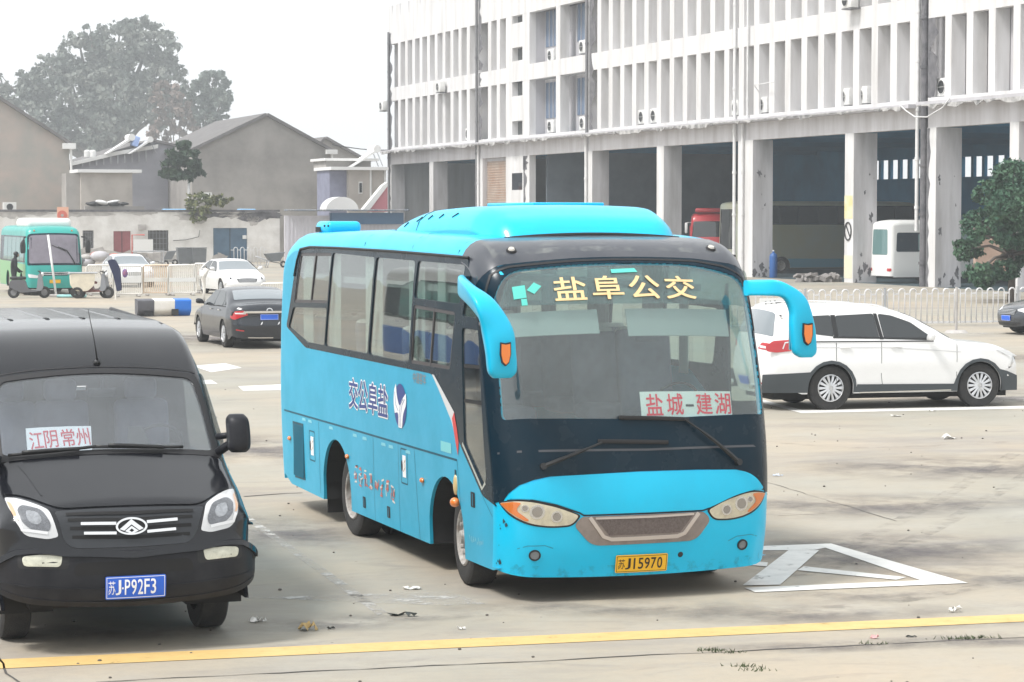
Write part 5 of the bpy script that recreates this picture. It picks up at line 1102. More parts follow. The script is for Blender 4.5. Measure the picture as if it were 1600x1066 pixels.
# tufts in the joint
m_grass = M('weeds', (.045, .07, .02), .8, var=.5, vscale=20)
for k, (px, py, n) in enumerate(((1110, 1017, 22), (1135, 1020, 14), (1500, 999, 26), (1534, 997, 20), (1160, 1042, 16), (1180, 1048, 12), (1365, 1007, 10))):
    c = gp(px, py); b = MB(); r = random.Random(k)
    for _ in range(n * 2):
        x, y = c.x + r.gauss(0, .07), c.y + r.gauss(0, .02); a = r.uniform(0, 6.3); h = r.uniform(.008, .03); w = .004
        b.quad((x - w, y, 0), (x + w, y, 0), (x + w * .3 + .02 * math.cos(a), y + .02 * math.sin(a), h), (x - w * .3 + .02 * math.cos(a), y + .02 * math.sin(a), h))
    tag(b.build('grass_tuft', m_grass), kind='stuff')

# ------------------------------------------------------------------ litter
m_paper = M('litter paper', (.72, .71, .68), .8, var=.5, vscale=20); m_leafb = M('dry litter', (.50, .36, .16), .8, var=.5, vscale=20); m_bag = M('black plastic scrap', (.02, .025, .022), .5)
def litter(name, label, px, py, w, mat, seed, h=.03, asp=2.2):
    r = random.Random(seed); c = gp(px, py); bm = bmesh.new(); n = 6; g_ = {}
    for i in range(n):
        for j in range(4): g_[i, j] = bm.verts.new(((i / (n - 1) - .5) * w + r.uniform(-.1, .1) * w, (j / 3 - .5) * w / asp * (1.3 - abs(i / (n - 1) - .5)) + r.uniform(-.08, .08) * w, .004 + r.random() ** 2 * h))
    for i in range(n - 1):
        for j in range(3):
            if r.random() < .9: bm.faces.new((g_[i, j], g_[i + 1, j], g_[i + 1, j + 1], g_[i, j + 1]))
    ex = bmesh.ops.extrude_face_region(bm, geom=bm.faces[:]); bmesh.ops.translate(bm, vec=(0, 0, .003), verts=[v for v in ex['geom'] if isinstance(v, bmesh.types.BMVert)])
    me = bpy.data.meshes.new(name); bm.to_mesh(me); bm.free(); o = link_mesh(name, me, mat); o.location = c; o.rotation_euler = (0, 0, r.uniform(-.3, .4)); tag(o, label, 'litter')
litter('paper_scrap', 'white paper scrap on the concrete near the front wheel of the coach', 645, 921, .15, m_paper, 1)
litter('plastic_scrap', 'black and white flattened wrapper on a dark stain before the yellow line', 628, 963, .22, m_bag, 2, .03, 4)
litter('dry_leaf', 'crumpled tan leaf lying just behind the yellow line', 481, 985, .13, m_leafb, 3, .07, 1.6)
litter('paper_scrap', 'pale crumpled wrapper lying beside the front wheel of the van', 404, 972, .13, m_paper, 4, .05, 2)
litter('paper_scrap', 'small white scrap on the concrete close to the yellow line, below the coach', 721, 984, .06, m_paper, 5)
litter('paper_scrap', 'white torn scrap beyond the yellow line below the tip of the painted triangle', 1492, 957, .10, m_paper, 6, .05)
litter('paper_scrap', 'pinkish scrap between the yellow line and the weedy joint', 1366, 998, .06, M('pink paper', (.75, .42, .42), .8), 7)
litter('plastic_scrap', 'thin dark scrap just in front of the yellow line at the right', 1424, 996, .08, m_bag, 8, .01, 4)
litter('paper_scrap', 'white crumpled bag on open concrete below the white sport utility car', 1482, 686, .22, m_paper, 9, .09)
litter('paper_scrap', 'small white scrap near the parking line under the white sport utility car', 1400, 651, .16, m_paper, 10)
litter('paper_scrap', 'tiny white scrap right at the parking line below the sport utility car door', 1457, 643, .12, m_paper, 11)
litter('paper_scrap', 'bluish flat scrap on the concrete right of the coach windscreen', 1216, 744, .12, M('blue paper', (.5, .55, .62), .8), 12)
litter('plastic_scrap', 'small black lump on the dark stain near the tan leaf', 517, 983, .05, m_bag, 13, .02, 1.6)
r_ = random.Random(5)
b = MB()
for k in range(260):
    x, y = r_.uniform(-6, 9), r_.uniform(16.2, 45); s = r_.uniform(.006, .018); b.sph((x, y, s * .4), s, (1, 1, .6), n=5)
tag(b.build('grit', M('grit', (.10, .09, .08), .9)), kind='stuff')

# ------------------------------------------------------------------ the white building
BO = gp(1440, 448)                       # facade plane; local x points to the viewer, y into the building
m_wall = M('whitewashed render', (.69, .685, .69), .85, var=.7, vscale=1.2, streak=True, dirt=(.47, .455, .44), bump=.15, bscale=8, det=9)
m_wall2 = M('grey render', (.50, .49, .515), .9, var=.8, vscale=1.2, streak=True, dirt=(.36, .35, .36), det=9, bump=.2, bscale=6)
m_fin = M('fin render', (.54, .53, .55), .9, var=.7, vscale=1.0, streak=True, dirt=(.42, .405, .40), det=8)
m_peel = M('exposed cement', (.16, .155, .165), .95, var=.8, vscale=2.5, dirt=(.06, .06, .07), bump=.4, bscale=10)
m_mid0 = M('stained gutter', (.50, .49, .48), .9, var=1, vscale=2.5, dirt=(.12, .12, .12))
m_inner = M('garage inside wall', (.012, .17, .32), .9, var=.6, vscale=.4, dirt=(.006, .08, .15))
m_pipe = M('grey downpipe', (.20, .20, .21), .7, var=.6, vscale=2)
m_pipew = M('white downpipe', (.70, .70, .70), .6, var=.4, vscale=2)
m_metal = M('galvanised metal', (.45, .46, .48), .5, .3, var=.5, vscale=3)
B = thing('garage_building', 'long white three-storey building with vertical fins above dark open coach bays', 'building', BO, RZ_FRONT)
def bx(name, mat, x0, x1, y0, y1, z0, z1, parent=B, bev=0.0):
    b = MB(); b.bb(x0, x1, y0, y1, z0, z1, bev); return b.build(name, mat, parent)
XL, XR, DEP = -83.7, 14.0, 17.0
# t grows away from the viewer; x = -t
bx('upper_wall', m_wall, XL, XR, .0, .45, 16.35, 19.3); bx('roof', m_peel, XL, XR, .45, DEP, 16.4, 18.9)
bx('cornice', m_wall2, XL - .3, -.25, -.62, .45, 8.02, 8.2); bx('cornice', m_wall2, .45, XR, -.62, .45, 8.08, 8.26)
bx('floor_band', m_wall, XL, -.22, .0, .45, 12.0, 13.02); bx('floor_band', m_wall, .42, XR, .0, .45, 12.0, 13.02)
m_lint = M('lintel render', (.64, .63, .65), .9, var=.8, vscale=1.0, streak=True, dirt=(.42, .40, .40), det=9)
bx('lintel_band', m_lint, XL, -.22, .03, .5, 7.12, 8.02); bx('lintel_band', m_lint, .42, XR, .03, .5, 7.12, 8.08)
bx('sill_band', m_wall, XL, -.22, .0, .45, 8.2, 8.42); bx('sill_band', m_wall, .42, XR, .0, .45, 8.26, 8.46)
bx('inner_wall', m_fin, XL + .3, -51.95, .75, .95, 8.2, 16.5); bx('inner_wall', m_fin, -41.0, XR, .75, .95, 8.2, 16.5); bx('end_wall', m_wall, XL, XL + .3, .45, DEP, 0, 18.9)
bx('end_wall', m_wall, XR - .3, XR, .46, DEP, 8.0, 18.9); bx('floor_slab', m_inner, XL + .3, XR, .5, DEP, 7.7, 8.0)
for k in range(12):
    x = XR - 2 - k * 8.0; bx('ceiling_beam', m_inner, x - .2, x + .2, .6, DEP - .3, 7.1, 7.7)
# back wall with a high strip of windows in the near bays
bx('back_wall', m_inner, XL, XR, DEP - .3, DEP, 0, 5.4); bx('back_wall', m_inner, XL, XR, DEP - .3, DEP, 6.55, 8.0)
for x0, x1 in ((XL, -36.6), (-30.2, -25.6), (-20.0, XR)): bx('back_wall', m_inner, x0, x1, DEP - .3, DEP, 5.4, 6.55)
for x0 in (-36.6, -25.6):
    for k in range(1, 5): bx('window_mullion', m_inner, x0 + k * 1.2 - .14, x0 + k * 1.2 + .14, DEP - .25, DEP - .05, 5.4, 6.55)
for x in (-62.2, -51.9): bx('partition', M('partition wall', (.15, .18, .21), .9, var=.7, vscale=.6), x - .12, x + .12, 1.2, DEP, 0, 7.7)
# fins
fin0 = None
def fin(x0, x1, z0, z1, d=.62, mat=m_fin):
    b = MB(); b.bb(x0, x1, .0, d, z0, z1); o = b.build('fin', mat, B); e = MB(); e.bb(x0 + .004, x1 - .004, -.004, .0, z0, z1); return o
finmat = [m_fin]
for (z0, z1) in ((8.42, 12.0), (13.02, 16.35)):
    for k in range(11): t_ = 80.9 - k * 1.838; bx('fin', m_wall, -t_ - .33, -t_ + .33, -.003, .70, z0, z1)
    for t_ in (59.8, 58.0): bx('fin', m_wall, -t_ - .33, -t_ + .33, -.003, .70, z0, z1)
    for k in range(22):
        t_ = 39.55 - k * 1.838
        if t_ < .7: continue
        bx('fin', m_wall, -t_ - .31, -t_ + .31, -.003, .70, z0, z1)
    for t_ in (-2.2, -4.05, -5.9, -7.9, -9.8, -11.7): bx('fin', m_wall, -t_ - .28, -t_ + .28, -.003, .70, z0 + .04, z1)
# stair block, balconies
xa, xb = -56.5, -51.9
b = MB()
for (z0, z1) in ((8.42, 8.5), (9.43, 11.07), (12.0, 13.38), (14.26, 15.85), (16.77 - .4, 16.4)):
    if z1 > z0: b.bb(-55.25, -53.24, .01, .45, z0, z1)
b.bb(xa, -55.25, .01, .45, 8.42, 16.38); b.bb(-53.24, xb, .01, .45, 8.42, 16.38); b.build('stair_wall', m_wall, B)
for z0 in (8.5, 11.07, 13.38, 15.85): bx('stair_window', m_darkglass, -55.25, -53.24, .42, .47, z0, z0 + .95)
for (x0, x1) in ((-46.95, -46.2), (-41.75, -41.0)): bx('pier', m_wall, x0, x1, -.004, .62, 8.42, 16.38)
m_blglass = M('blue window glass', (.12, .17, .26), .08, spec=.8)
for z0 in (8.42, 13.02):
    bx('balcony_back', m_wall2, -51.9, -41.3, 1.1, 1.3, z0, z0 + 3.6)
    bx('balcony_side', m_wall2, -52.0, -51.9, .45, 1.1, z0, z0 + 3.6)
for x0 in (-51.7, -46.0):
    for z0 in (9.5, 14.1):
        wf = bx('window', m_blglass, x0, x0 + 2.2, 1.06, 1.095, z0, z0 + 2.3)
        for k in range(4): bx('frame', M('window alloy', (.45, .45, .47), .5), x0 + k * .71, x0 + k * .71 + .06, 1.02, 1.058, z0, z0 + 2.3, wf)
# ground-floor columns: (front x range, depth)
cols = [(-73.4, -72.45, 1.1, m_wall), (-62.55, -61.3, 1.1, m_wall), (-41.75, -40.7, 1.1, m_wall), (-30.65, -29.63, 1.1, m_wall), (-19.7, -17.88, 1.15, m_wall), (-7.55, -6.65, 1.25, m_wall), (.38, 1.2, 1.3, m_wall), (7.42, 8.15, 1.2, m_wall), (-83.7, -83.1, 1.1, m_wall)]
m_colm = M('shaded column render', (.60, .59, .61), .9, var=.9, vscale=1.3, streak=True, dirt=(.36, .35, .35), det=9, bump=.3, bscale=6)  # darker render for the column sides; their shade is in the colour
for x0, x1, d, m in cols:
    bx('column', m_colm, x0, x1, .015, d, 0, 7.12)
    b = MB(); b.bb(x0, x1 - .005, .0, .013, 0, 7.12); b.build('lit_column_face', m_wall, B)  # pale front sheet: the lit face is painted lighter than the sides
bx('stair_front', m_wall, -56.5, -51.9, .01, .45, 0, 7.12); bx('window', m_darkglass, -55.25, -53.24, -.005, .012, 4.9, 6.0)
sh = bx('roller_shutter', M('rusty shutter', (.55, .46, .38), .7, var=.9, vscale=.5, dirt=(.42, .24, .15)), -61.3, -56.5, .35, .45, 3.2, 6.9)
b = MB()
for k in range(22): b.bb(-61.3, -56.5, .30, .345, 3.25 + k * .17, 3.30 + k * .17)
b.build('slat', M('shutter slat', (.42, .36, .32), .7, var=.8, vscale=.6, dirt=(.33, .18, .11)), sh)
bx('shutter_box', m_wall2, -61.3, -56.5, .30, .5, 6.9, 7.12); bx('infill_wall', m_wall2, -61.3, -56.5, .2, .4, 0, 3.2)
# bases, hazard paint, warning sign
bx('yellow_paint', M('yellow pillar paint', (.66, .58, .28), .7, var=.8, vscale=1.5, dirt=(.72, .70, .64)), -7.56, -6.72, -.012, -.002, 3.05, 4.15)
bx('yellow_paint', M('pale yellow paint', (.70, .66, .48), .7, var=.8, vscale=1.5, dirt=(.6, .58, .5)), -7.56, -6.72, -.012, -.002, .2, 1.3)
b = MB(); b.tube([(-7.15 + .33 * math.cos(a), -.03, 2.45 + .42 * math.sin(a)) for a in np.linspace(0, 2 * PI, 24, endpoint=False)], .035, 6, closed=True); b.tube([(-7.35, -.03, 2.75), (-6.95, -.03, 2.2)], .03, 6); b.build('round_mark', m_black, B)
# peeling render: irregular patches beside the pipes
def patch(x0, x1, z0, z1, seed, y=-.0065, side=1, rag=.35):
    r = random.Random(seed); n = max(6, int((z1 - z0) / .35)); L = []
    for k in range(n + 1): L.append((x1 + side * r.uniform(-rag, rag) * (1 if 0 < k < n else .3), z0 + (z1 - z0) * k / n))
    poly = [(x0, z1), (x0, z0)] + L; b = MB(); b.prism(poly, y, y + .004, lambda u, v, d: (u, d, v)); b.build('peeled_patch', m_peel, B)
patch(-83.65, -83.0, 8.3, 17.2, 1); patch(-62.1, -61.6, 13.2, 18.6, 2, rag=.5); patch(-62.1, -61.5, 8.4, 12.0, 3, rag=.5); patch(-41.2, -40.5, 8.4, 16.3, 4, rag=.45); patch(-62.1, -61.6, 12.1, 13.0, 31)
patch(.42, .95, 8.5, 12.0, 5, rag=.4); patch(.42, .9, 13.1, 16.3, 6, rag=.4); patch(.40, .62, 0, 7.1, 7, rag=.12); patch(-83.6, -83.35, 0, 7, 8, rag=.2); patch(-53.1, -52.3, 6.2, 7.1, 9); patch(-53.0, -52.6, 1.5, 7.1, 10, rag=.25)

def spatch(x, y0, y1, z0, z1, seed):
    r = random.Random(seed); b = MB(); n = 17; b.prism([((y0 + y1) / 2 + (y1 - y0) / 2 * math.cos(2 * PI * k / n) * r.uniform(.2, 1.3), (z0 + z1) / 2 + (z1 - z0) / 2 * math.sin(2 * PI * k / n) * r.uniform(.3, 1.4)) for k in range(n)], x + .002, x + .006, lambda u, v, d: (d, u, v)); b.build('peeled_patch', m_peel, B)
rr = random.Random(3)
for (x, d) in ((-6.65, 1.25), (1.2, 1.3), (-17.88, 1.15)):
    for k in range(14): y = rr.uniform(.1, d - .1); z = rr.uniform(.05, .9) if k < 9 else rr.uniform(1.2, 5.5); s = rr.uniform(.03, .14) if k % 4 else .24; spatch(x, y - s * .6, y + s * .6, z - s, z + s, k * 7 + int(d * 100) + int(x))
# gutter ragged edge under the cornice, roof stains
for ga, gb_ in ((XL, -.9), (.5, XR - 1)):
    L_ = [(ga, 8.12), (gb_, 8.12)]; x = gb_
    while x > ga: L_.append((x, 8.06 + rr.choice((.0, .0, -.10, -.16, .03)) + rr.uniform(-.02, .02))); x -= rr.uniform(.15, .8)
    b = MB(); b.prism(L_, -.66, -.625, lambda u, v, d: (u, d, v)); b.build('broken_gutter', m_mid0, B)
for k in range(16): x = XL + k * 2.4 + rr.random(); b = MB(); b.prism([(x, 19.28), (x + .35, 19.28), (x + .2, 19.28 - rr.uniform(.2, 1.0))], -.008, -.003, lambda u, v, d: (u, d, v)); b.build('parapet_stain', m_wall2, B)
# pipes
def pipe(x, z0, z1, y=-.12, r=.09, mat=m_pipe):
    b = MB(); b.cyl((x, y, z0), (x, y, z1), r, n=10)
    for z in np.arange(z0 + 1, z1, 2.2): b.cyl((x, y, z), (x, y, z + .12), r * 1.3, n=10)
    b.build('downpipe', mat, B, smooth=.9)
pipe(-83.4, 0, 17.3); pipe(-62.25, 2, 18.7); pipe(-61.9, 0, 8.1, mat=m_pipew); pipe(-41.45, 0, 8.2, mat=m_pipew); pipe(-41.35, 8.2, 17, mat=m_pipe); pipe(-19.9, 0, 17, mat=m_pipew); pipe(-18.9, 0, 8.0, mat=m_pipew, r=.07); pipe(-.30, 2.5, 17, mat=m_pipew); pipe(.1, 0, 17, y=.0, r=.16, mat=m_peel)
pipe(-18.3, 8.2, 17, mat=m_pipew, r=.06)
b = MB(); b.tube([(-.9, -.7, 8.2), (-.2, -.75, 7.9), (.6, -.75, 7.6), (1.6, -.7, 7.55), (3.0, -.72, 7.9), (3.6, -.7, 8.3)], .03, 6); b.tube([(-17.0, -.05, 9.5), (-17.0, -.35, 9.9), (-14.6, -.35, 9.95)], .025, 6); b.build('cable', m_pipew, B, smooth=9)
# ------------------------------------------------------------------ air conditioners on the facade
m_acw = M('air conditioner casing', (.74, .74, .73), .6, var=.5, vscale=3, dirt=(.5, .5, .48))
def ac_unit(label, x, y, z, rz=0.0, s=1.0, base=None, bracket=True, grp='air conditioners on the white building'):
    P = (base or B).matrix_basis if base is None else base.matrix_basis
    t = thing('air_conditioner', label, 'air conditioner', BO + Vector(U) * -x + Vector(V) * y + Vector((0, 0, z)), RZ_FRONT + rz, grp)
    b = MB(); b.box(0, 0, .32 * s, .9 * s, .34 * s, .64 * s, bev=.02); b.build('casing', m_acw, t, smooth=.6)
    b = MB(); b.cyl((-.1 * s, -.171 * s, .32 * s), (-.1 * s, -.185 * s, .32 * s), .25 * s, n=20); f = b.build('fan_grille', m_black, t)
    b = MB(); b.tube([(-.1 * s + .25 * s * math.cos(a), -.19 * s, .32 * s + .25 * s * math.sin(a)) for a in np.linspace(0, 2 * PI, 18, endpoint=False)], .015, 5, closed=True); b.tube([(-.33 * s, -.19 * s, .32 * s), (.13 * s, -.19 * s, .32 * s)], .01, 5); b.build('guard_ring', m_acw, f, smooth=9)
    if bracket: b = MB(); b.box(0, .05, -.04, .8 * s, .5, .05); b.build('bracket', m_pipe, t)
    return t
acs = [('air conditioner hung on the far left corner of the white building', -84.0, -.35, 11.3), ('air conditioner with black stain hung on the band between the fin rows', -69.6, -.35, 12.05),
       ('air conditioner in the upper left balcony recess', -48.9, .55, 13.0), ('air conditioner in the upper right balcony recess, beside the dark pipe', -43.3, .55, 13.2),
       ('air conditioner in the lower left balcony recess', -48.9, .55, 8.5), ('air conditioner in the lower right balcony recess, beside the dark pipe', -43.2, .55, 8.5),
       ('air conditioner low between fins just right of the balconies, the left one of two', -33.2, .35, 8.5), ('air conditioner low between fins just right of the balconies, the right one of two', -31.4, .35, 8.5),
       ('small air conditioner between fins left of the twin white pipes', -20.3, .35, 8.5), ('small air conditioner between fins right of the twin white pipes', -17.1, .35, 8.5),
       ('air conditioner between low fins above the sign-marked pillar, left of a pair', -8.0, .35, 8.5), ('air conditioner between low fins above the sign-marked pillar, right of a pair', -6.2, .35, 8.5),
       ('air conditioner beside the dark joint pipe at the right part of the facade', 1.5, .35, 8.5), ('air conditioner on a black bracket hanging high on the band near the top edge', -6.5, -.35, 13.0),
       ('small air conditioner low among the left fins, nearest the dark pipe', -64.9, .35, 8.5)]
for lab, x, y, z in acs: ac_unit(lab, x, y, z, s=1.15 if y < 0 else 1.25)

# ------------------------------------------------------------------ vehicles inside the bays
b = MB(); c4 = [BO + U * -x + V * y for x, y in ((XL + .3, .05), (XR, .05), (XR, DEP - .3), (XL + .3, DEP - .3))]; b.quad(*[(q.x, q.y, .004) for q in c4]); tag(b.build('garage_floor', M('shaded garage floor', (.04, .075, .09), .7, var=.8, vscale=.8, dirt=(.03, .04, .045))), kind='structure')  # dark floor sheet added to deepen the shade inside the bays
def BL(x, y, z=0): return BO + Vector(U) * -x + Vector(V) * y + Vector((0, 0, z))
m_ylw = M('pale yellow coach paint', (.34, .33, .22), .4, var=.5, vscale=.5, dirt=(.30, .38, .40)); m_grycoach = M('grey coach upper', (.30, .36, .38), .4)
bus('coach', 'tall pale yellow coach parked inside the dark bay behind the coach mirror', 'coach', BL(-25.75, 12.6), RZ_ACROSS, 11.6, 1.25, 4.0, m_ylw, M('muted blue stripe', (.10, .30, .40), .4), .75, (2.7, 3.75))
bus('coach', 'dark-sided coach deep inside the bay beside the white minibus', 'coach', BL(-4.4, 17.0), RZ_ACROSS, 9.0, 1.25, 3.5, M('dim beige coach paint', (.12, .11, .11), .4), None, 1.0, (1.6, 2.9))
mb_, _, _, _ = bus('minibus', 'white minibus with its tail and red lamp showing from the bay behind the marked pillar', 'minibus', BL(-5.55, 6.9), RZ_ACROSS, 7.2, 1.05, 3.0, M('minibus white', (.78, .78, .76), .4), None, 1.0, (1.5, 2.4), glass=M('pale rear glass', (.10, .20, .20), .05, spec=.8))
# red lorry
m_redt = M('red lorry paint', (.50, .03, .04), .35, coat=.4, var=.4, vscale=2)
LR = thing('lorry', 'red lorry with dark windscreen standing nose-out in the bay above the coach roof', 'lorry', BL(-29.8, 3.0), math.radians(-94))
Sx = Shell([(.95, .5), (1.0, 1.5, .2), (.92, 2.0, .2), (.75, 3.0, .3), (.45, 3.35, .2), (-1.0, 3.4, .2), (-1.1, .5)], lambda x, z: 1.22 * I(z, [.5, 1.8, 3.3], [1, 1, .9]), lambda x, z: .18, lambda x, z: .08)
q = np.linspace(0, Sx.L, 60); panel('cab', Sx.top, [(Sx.A(k), k) for k in q] + [(-Sx.A(k), k) for k in q[::-1]], m_redt, LR, h=.15, thick=.02)
for sg in (-1, 1):
    sd = panel('side_wall', Sx.sidef(sg), Sx.edge(.1), m_redt, LR, h=.3, thick=.02); panel('side_window', Sx.sidef(sg), [(.45, 1.9), (.35, 2.7), (-.5, 2.7), (-.5, 1.9)], m_darkglass, sd, off=.004, h=.3)
    b = MB(); b.box(1.15, sg * 1.4, 2.5, .12, .16, .6, bev=.04); b.tube([(.8, sg * 1.15, 2.8), (1.1, sg * 1.35, 2.8)], .03); b.build('side_mirror', m_pipew, LR, smooth=.8)
    wheel(LR, -.1, sg * 1.05, .5, .28, sg, 'steel', n=24); wheel(LR, -4.2, sg * 1.05, .5, .28, sg, 'dual', n=24)
panel('windscreen', Sx.top, fillet([(-1.08, 1.5, .1), (1.08, 1.5, .1), (1.0, 2.4, .1), (-1.0, 2.4, .1)]), m_darkglass, LR, off=.006, h=.12)
panel('grille', Sx.top, fillet([(-.8, .35, .05), (.8, .35, .05), (.8, 1.1, .05), (-.8, 1.1, .05)]), m_black, LR, off=.008, h=.15)
b = MB(); b.bb(-6.5, -1.0, -.5, .5, .6, .95); b.build('chassis', m_under, LR); b = MB(); b.bb(-6.6, -1.3, -1.2, 1.2, 1.0, 2.6, bev=.03); b.build('cargo_box', m_redt, LR); b = MB(); b.box(.2, 0, 3.5, .9, 1.8, .25, bev=.1); b.build('wind_deflector', m_redt, LR, smooth=.8)
# blue gas cylinder and rubble at the pillar
t = thing('gas_cylinder', 'blue gas cylinder standing against the pillar by the yellow coach', 'gas cylinder', BL(-16.6, .6)); b = MB(); b.lathe([(0, 0), (.20, 0), (.21, .05), (.21, 1.05), (.17, 1.2), (.06, 1.28), (.06, 1.36), (0, 1.36)], axis='Z', n=18); b.build('bottle', M('blue steel', (.01, .09, .30), .5), t, smooth=.7); b = MB(); b.cyl((0, 0, 1.35), (0, 0, 1.43), .05, n=10); b.build('valve', m_pipew, t)
b = MB(); r = random.Random(8)
for k in range(40): b.box(r.uniform(-1.1, 1.1), r.uniform(-.4, .4), r.uniform(.02, .35), r.uniform(.1, .5), r.uniform(.1, .4), r.uniform(.08, .25), rot=(r.uniform(-.4, .4), r.uniform(-.4, .4), r.uniform(0, 3)))
o = b.build('rubble_pile', M('rubble', (.30, .28, .27), .9, var=.8, vscale=3), None); o.location = BL(-8.6, -.9); tag(o, 'low grey rubble pile at the foot of the marked pillar', 'rubble', kind='stuff')
# ------------------------------------------------------------------ low white wall building at the left, garage, houses
def vline(px, py):                     # a frame at a ground point: x across (to the right), y away
    return gp(px, py)
SHED = gp(358, 410)
def SL(x, y=0, z=0): return SHED + V * x + U * y + Vector((0, 0, z))
def sx(px):                            # shed-front x for a picture column, for laying out doors and windows
    r = ray(px, 337); t = (SHED.dot(U)) / (r.dot(U)); q = r * t; return (q - SHED).dot(V)
RZS = math.atan2(V.y, V.x)
S_ = thing('low_building', 'long low whitewashed building with peeling top, blue door and barred windows', 'building', SHED, RZS)
m_shed = M('peeling whitewash', (.74, .73, .71), .9, var=.8, vscale=.9, dirt=(.50, .48, .45), bump=.3, bscale=5, det=10)
def sb(name, mat, x0, x1, y0, y1, z0, z1, parent=S_): b = MB(); b.bb(x0, x1, y0, y1, z0, z1); return b.build(name, mat, parent)
x0, x1 = sx(-60), sx(437)
holes = [(sx(129), sx(146), 1.0, 2.2, 'window'), (sx(177), sx(204), .35, 2.15, 'door'), (sx(231), sx(263), .75, 2.2, 'window'), (sx(333), sx(386), .0, 2.35, 'door')]
xs = [x0]; 
for h in holes:
    sb('wall', m_shed, xs[-1], h[0], 0, .3, 0, 3.45); sb('wall', m_shed, h[0], h[1], 0, .3, h[3], 3.45)
    if h[2] > 0: sb('wall', m_shed, h[0], h[1], 0, .3, 0, h[2])
    xs.append(h[1])
sb('wall', m_shed, xs[-1], x1, 0, .3, 0, 3.45)
sb('roof', m_peel, x0, x1, -.05, 6, 3.45, 3.60)
m_bluedoor = M('faded blue door', (.07, .14, .22), .6, var=.6, vscale=1.5); m_reddoor = M('faded red door', (.30, .09, .10), .6, var=.5, vscale=2)
for i, h in enumerate(holes):
    if h[4] == 'door': d = sb('door', m_reddoor if i == 1 else m_bluedoor, h[0], h[1], .1, .18, h[2], h[3]); sb('panel_line', m_rubber, (h[0] + h[1]) / 2 - .02, (h[0] + h[1]) / 2 + .02, .08, .1, h[2], h[3], d)
    else:
        d = sb('window', M('dusty dark glass', (.06, .055, .05), .4), h[0], h[1], .2, .25, h[2], h[3])
        b = MB()
        for k in range(6): xx = h[0] + (h[1] - h[0]) * (k + .5) / 6; b.bb(xx - .02, xx + .02, .05, .09, h[2], h[3])
        for k in range(4): zz = h[2] + (h[3] - h[2]) * (k + .5) / 4; b.bb(h[0], h[1], .05, .09, zz - .02, zz + .02)
        b.build('bars', m_pipe, d)
sb('notice', m_white, sx(379), sx(385), -.02, .08, 1.6, 1.85)
def spatch2(cx, cz, w, h, seed, mat=m_peel):
    r = random.Random(seed); n = 22; b = MB(); b.prism([(cx + w * math.cos(2 * PI * k / n) * r.uniform(.5, 1.1), min(3.44, cz + h * math.sin(2 * PI * k / n) * r.uniform(.4, 1.1))) for k in range(n)], -.008, -.003, lambda u, v, d: (u, d, v)); b.build('peeled_patch', mat, S_)
m_mid = M('worn plaster', (.36, .34, .33), .95, var=.8, vscale=2, dirt=(.55, .53, .5))
for k, (px, cz, w, h) in enumerate(((300, 3.2, 1.3, .35), (330, 3.25, 2.0, .3), (365, 3.25, 1.5, .28), (400, 3.2, 1.6, .45), (420, 3.3, 1.2, .4), (395, 2.9, .5, .4), (310, 2.9, .6, .3), (150, 3.3, 1.5, .22), (110, 3.3, 1.0, .3), (60, 3.35, 1.2, .2), (220, 3.35, 1.4, .15), (140, .5, 2.4, .7), (250, .4, 1.6, .5), (345, .3, .6, .5), (215, .6, 1.3, .4), (20, 3.3, 1.2, .3))): spatch2(sx(px), cz, w, h, k, m_mid if k not in (1, 3, 4) else m_peel)
b = MB(); b.tube([(sx(270), -.03, 1.5), (sx(290), -.03, 1.55), (sx(310), -.03, 1.75), (sx(312), -.03, 2.2)], .02, 5); b.build('cable', m_black, S_)
sb('meter_box', m_mid, sx(215), sx(228), -.15, 0, 2.25, 2.6)
# red tarpaulin stand and poster by the red door
t = thing('notice_stand', 'small red and white stand beside the red door', 'stand', SL(sx(219), -1.0), RZS); b = MB(); b.box(0, 0, 1.15, 1.3, .1, .9); b.build('board', m_white, t); b = MB(); b.tube([(-.75, 0, 0), (-.75, 0, 1.9), (.1, 0, 1.9)], .05, 6); b.build('frame', M('red tube', (.55, .08, .06), .5), t)
# garage with corrugated edge
G_ = thing('garage', 'lavender-grey garage front under a dark corrugated roof edge', 'garage', SL(x1 + .2, -.6), RZS)
m_lav = M('lavender roller door', (.62, .61, .66), .6, var=.3, vscale=1)
b = MB(); b.bb(0, 8.2, 0, .2, 0, 3.2); b.build('wall', m_lav, G_)
b = MB()
for k in range(26): b.bb(.2 + k * .28, .32 + k * .28, -.03, 0, .1, 3.0)
b.build('door_rib', M('door rib', (.55, .54, .59), .6), G_)
b = MB()
for k in range(46): b.prism([(k * .19, 3.55), (k * .19 + .1, 3.63), (k * .19 + .19, 3.55), (k * .19 + .1, 3.50)], -.9, .3, lambda u, v, d: (u, d, v))
b.build('corrugated_roof', M('dark corrugated sheet', (.10, .13, .17), .7, var=.7, vscale=2, dirt=(.3, .28, .26)), G_)
b = MB(); b.bb(3.2, 8.4, -.5, .1, 2.6, 3.4); b.build('blue_beam', M('blue steel beam', (.03, .10, .20), .6), G_)
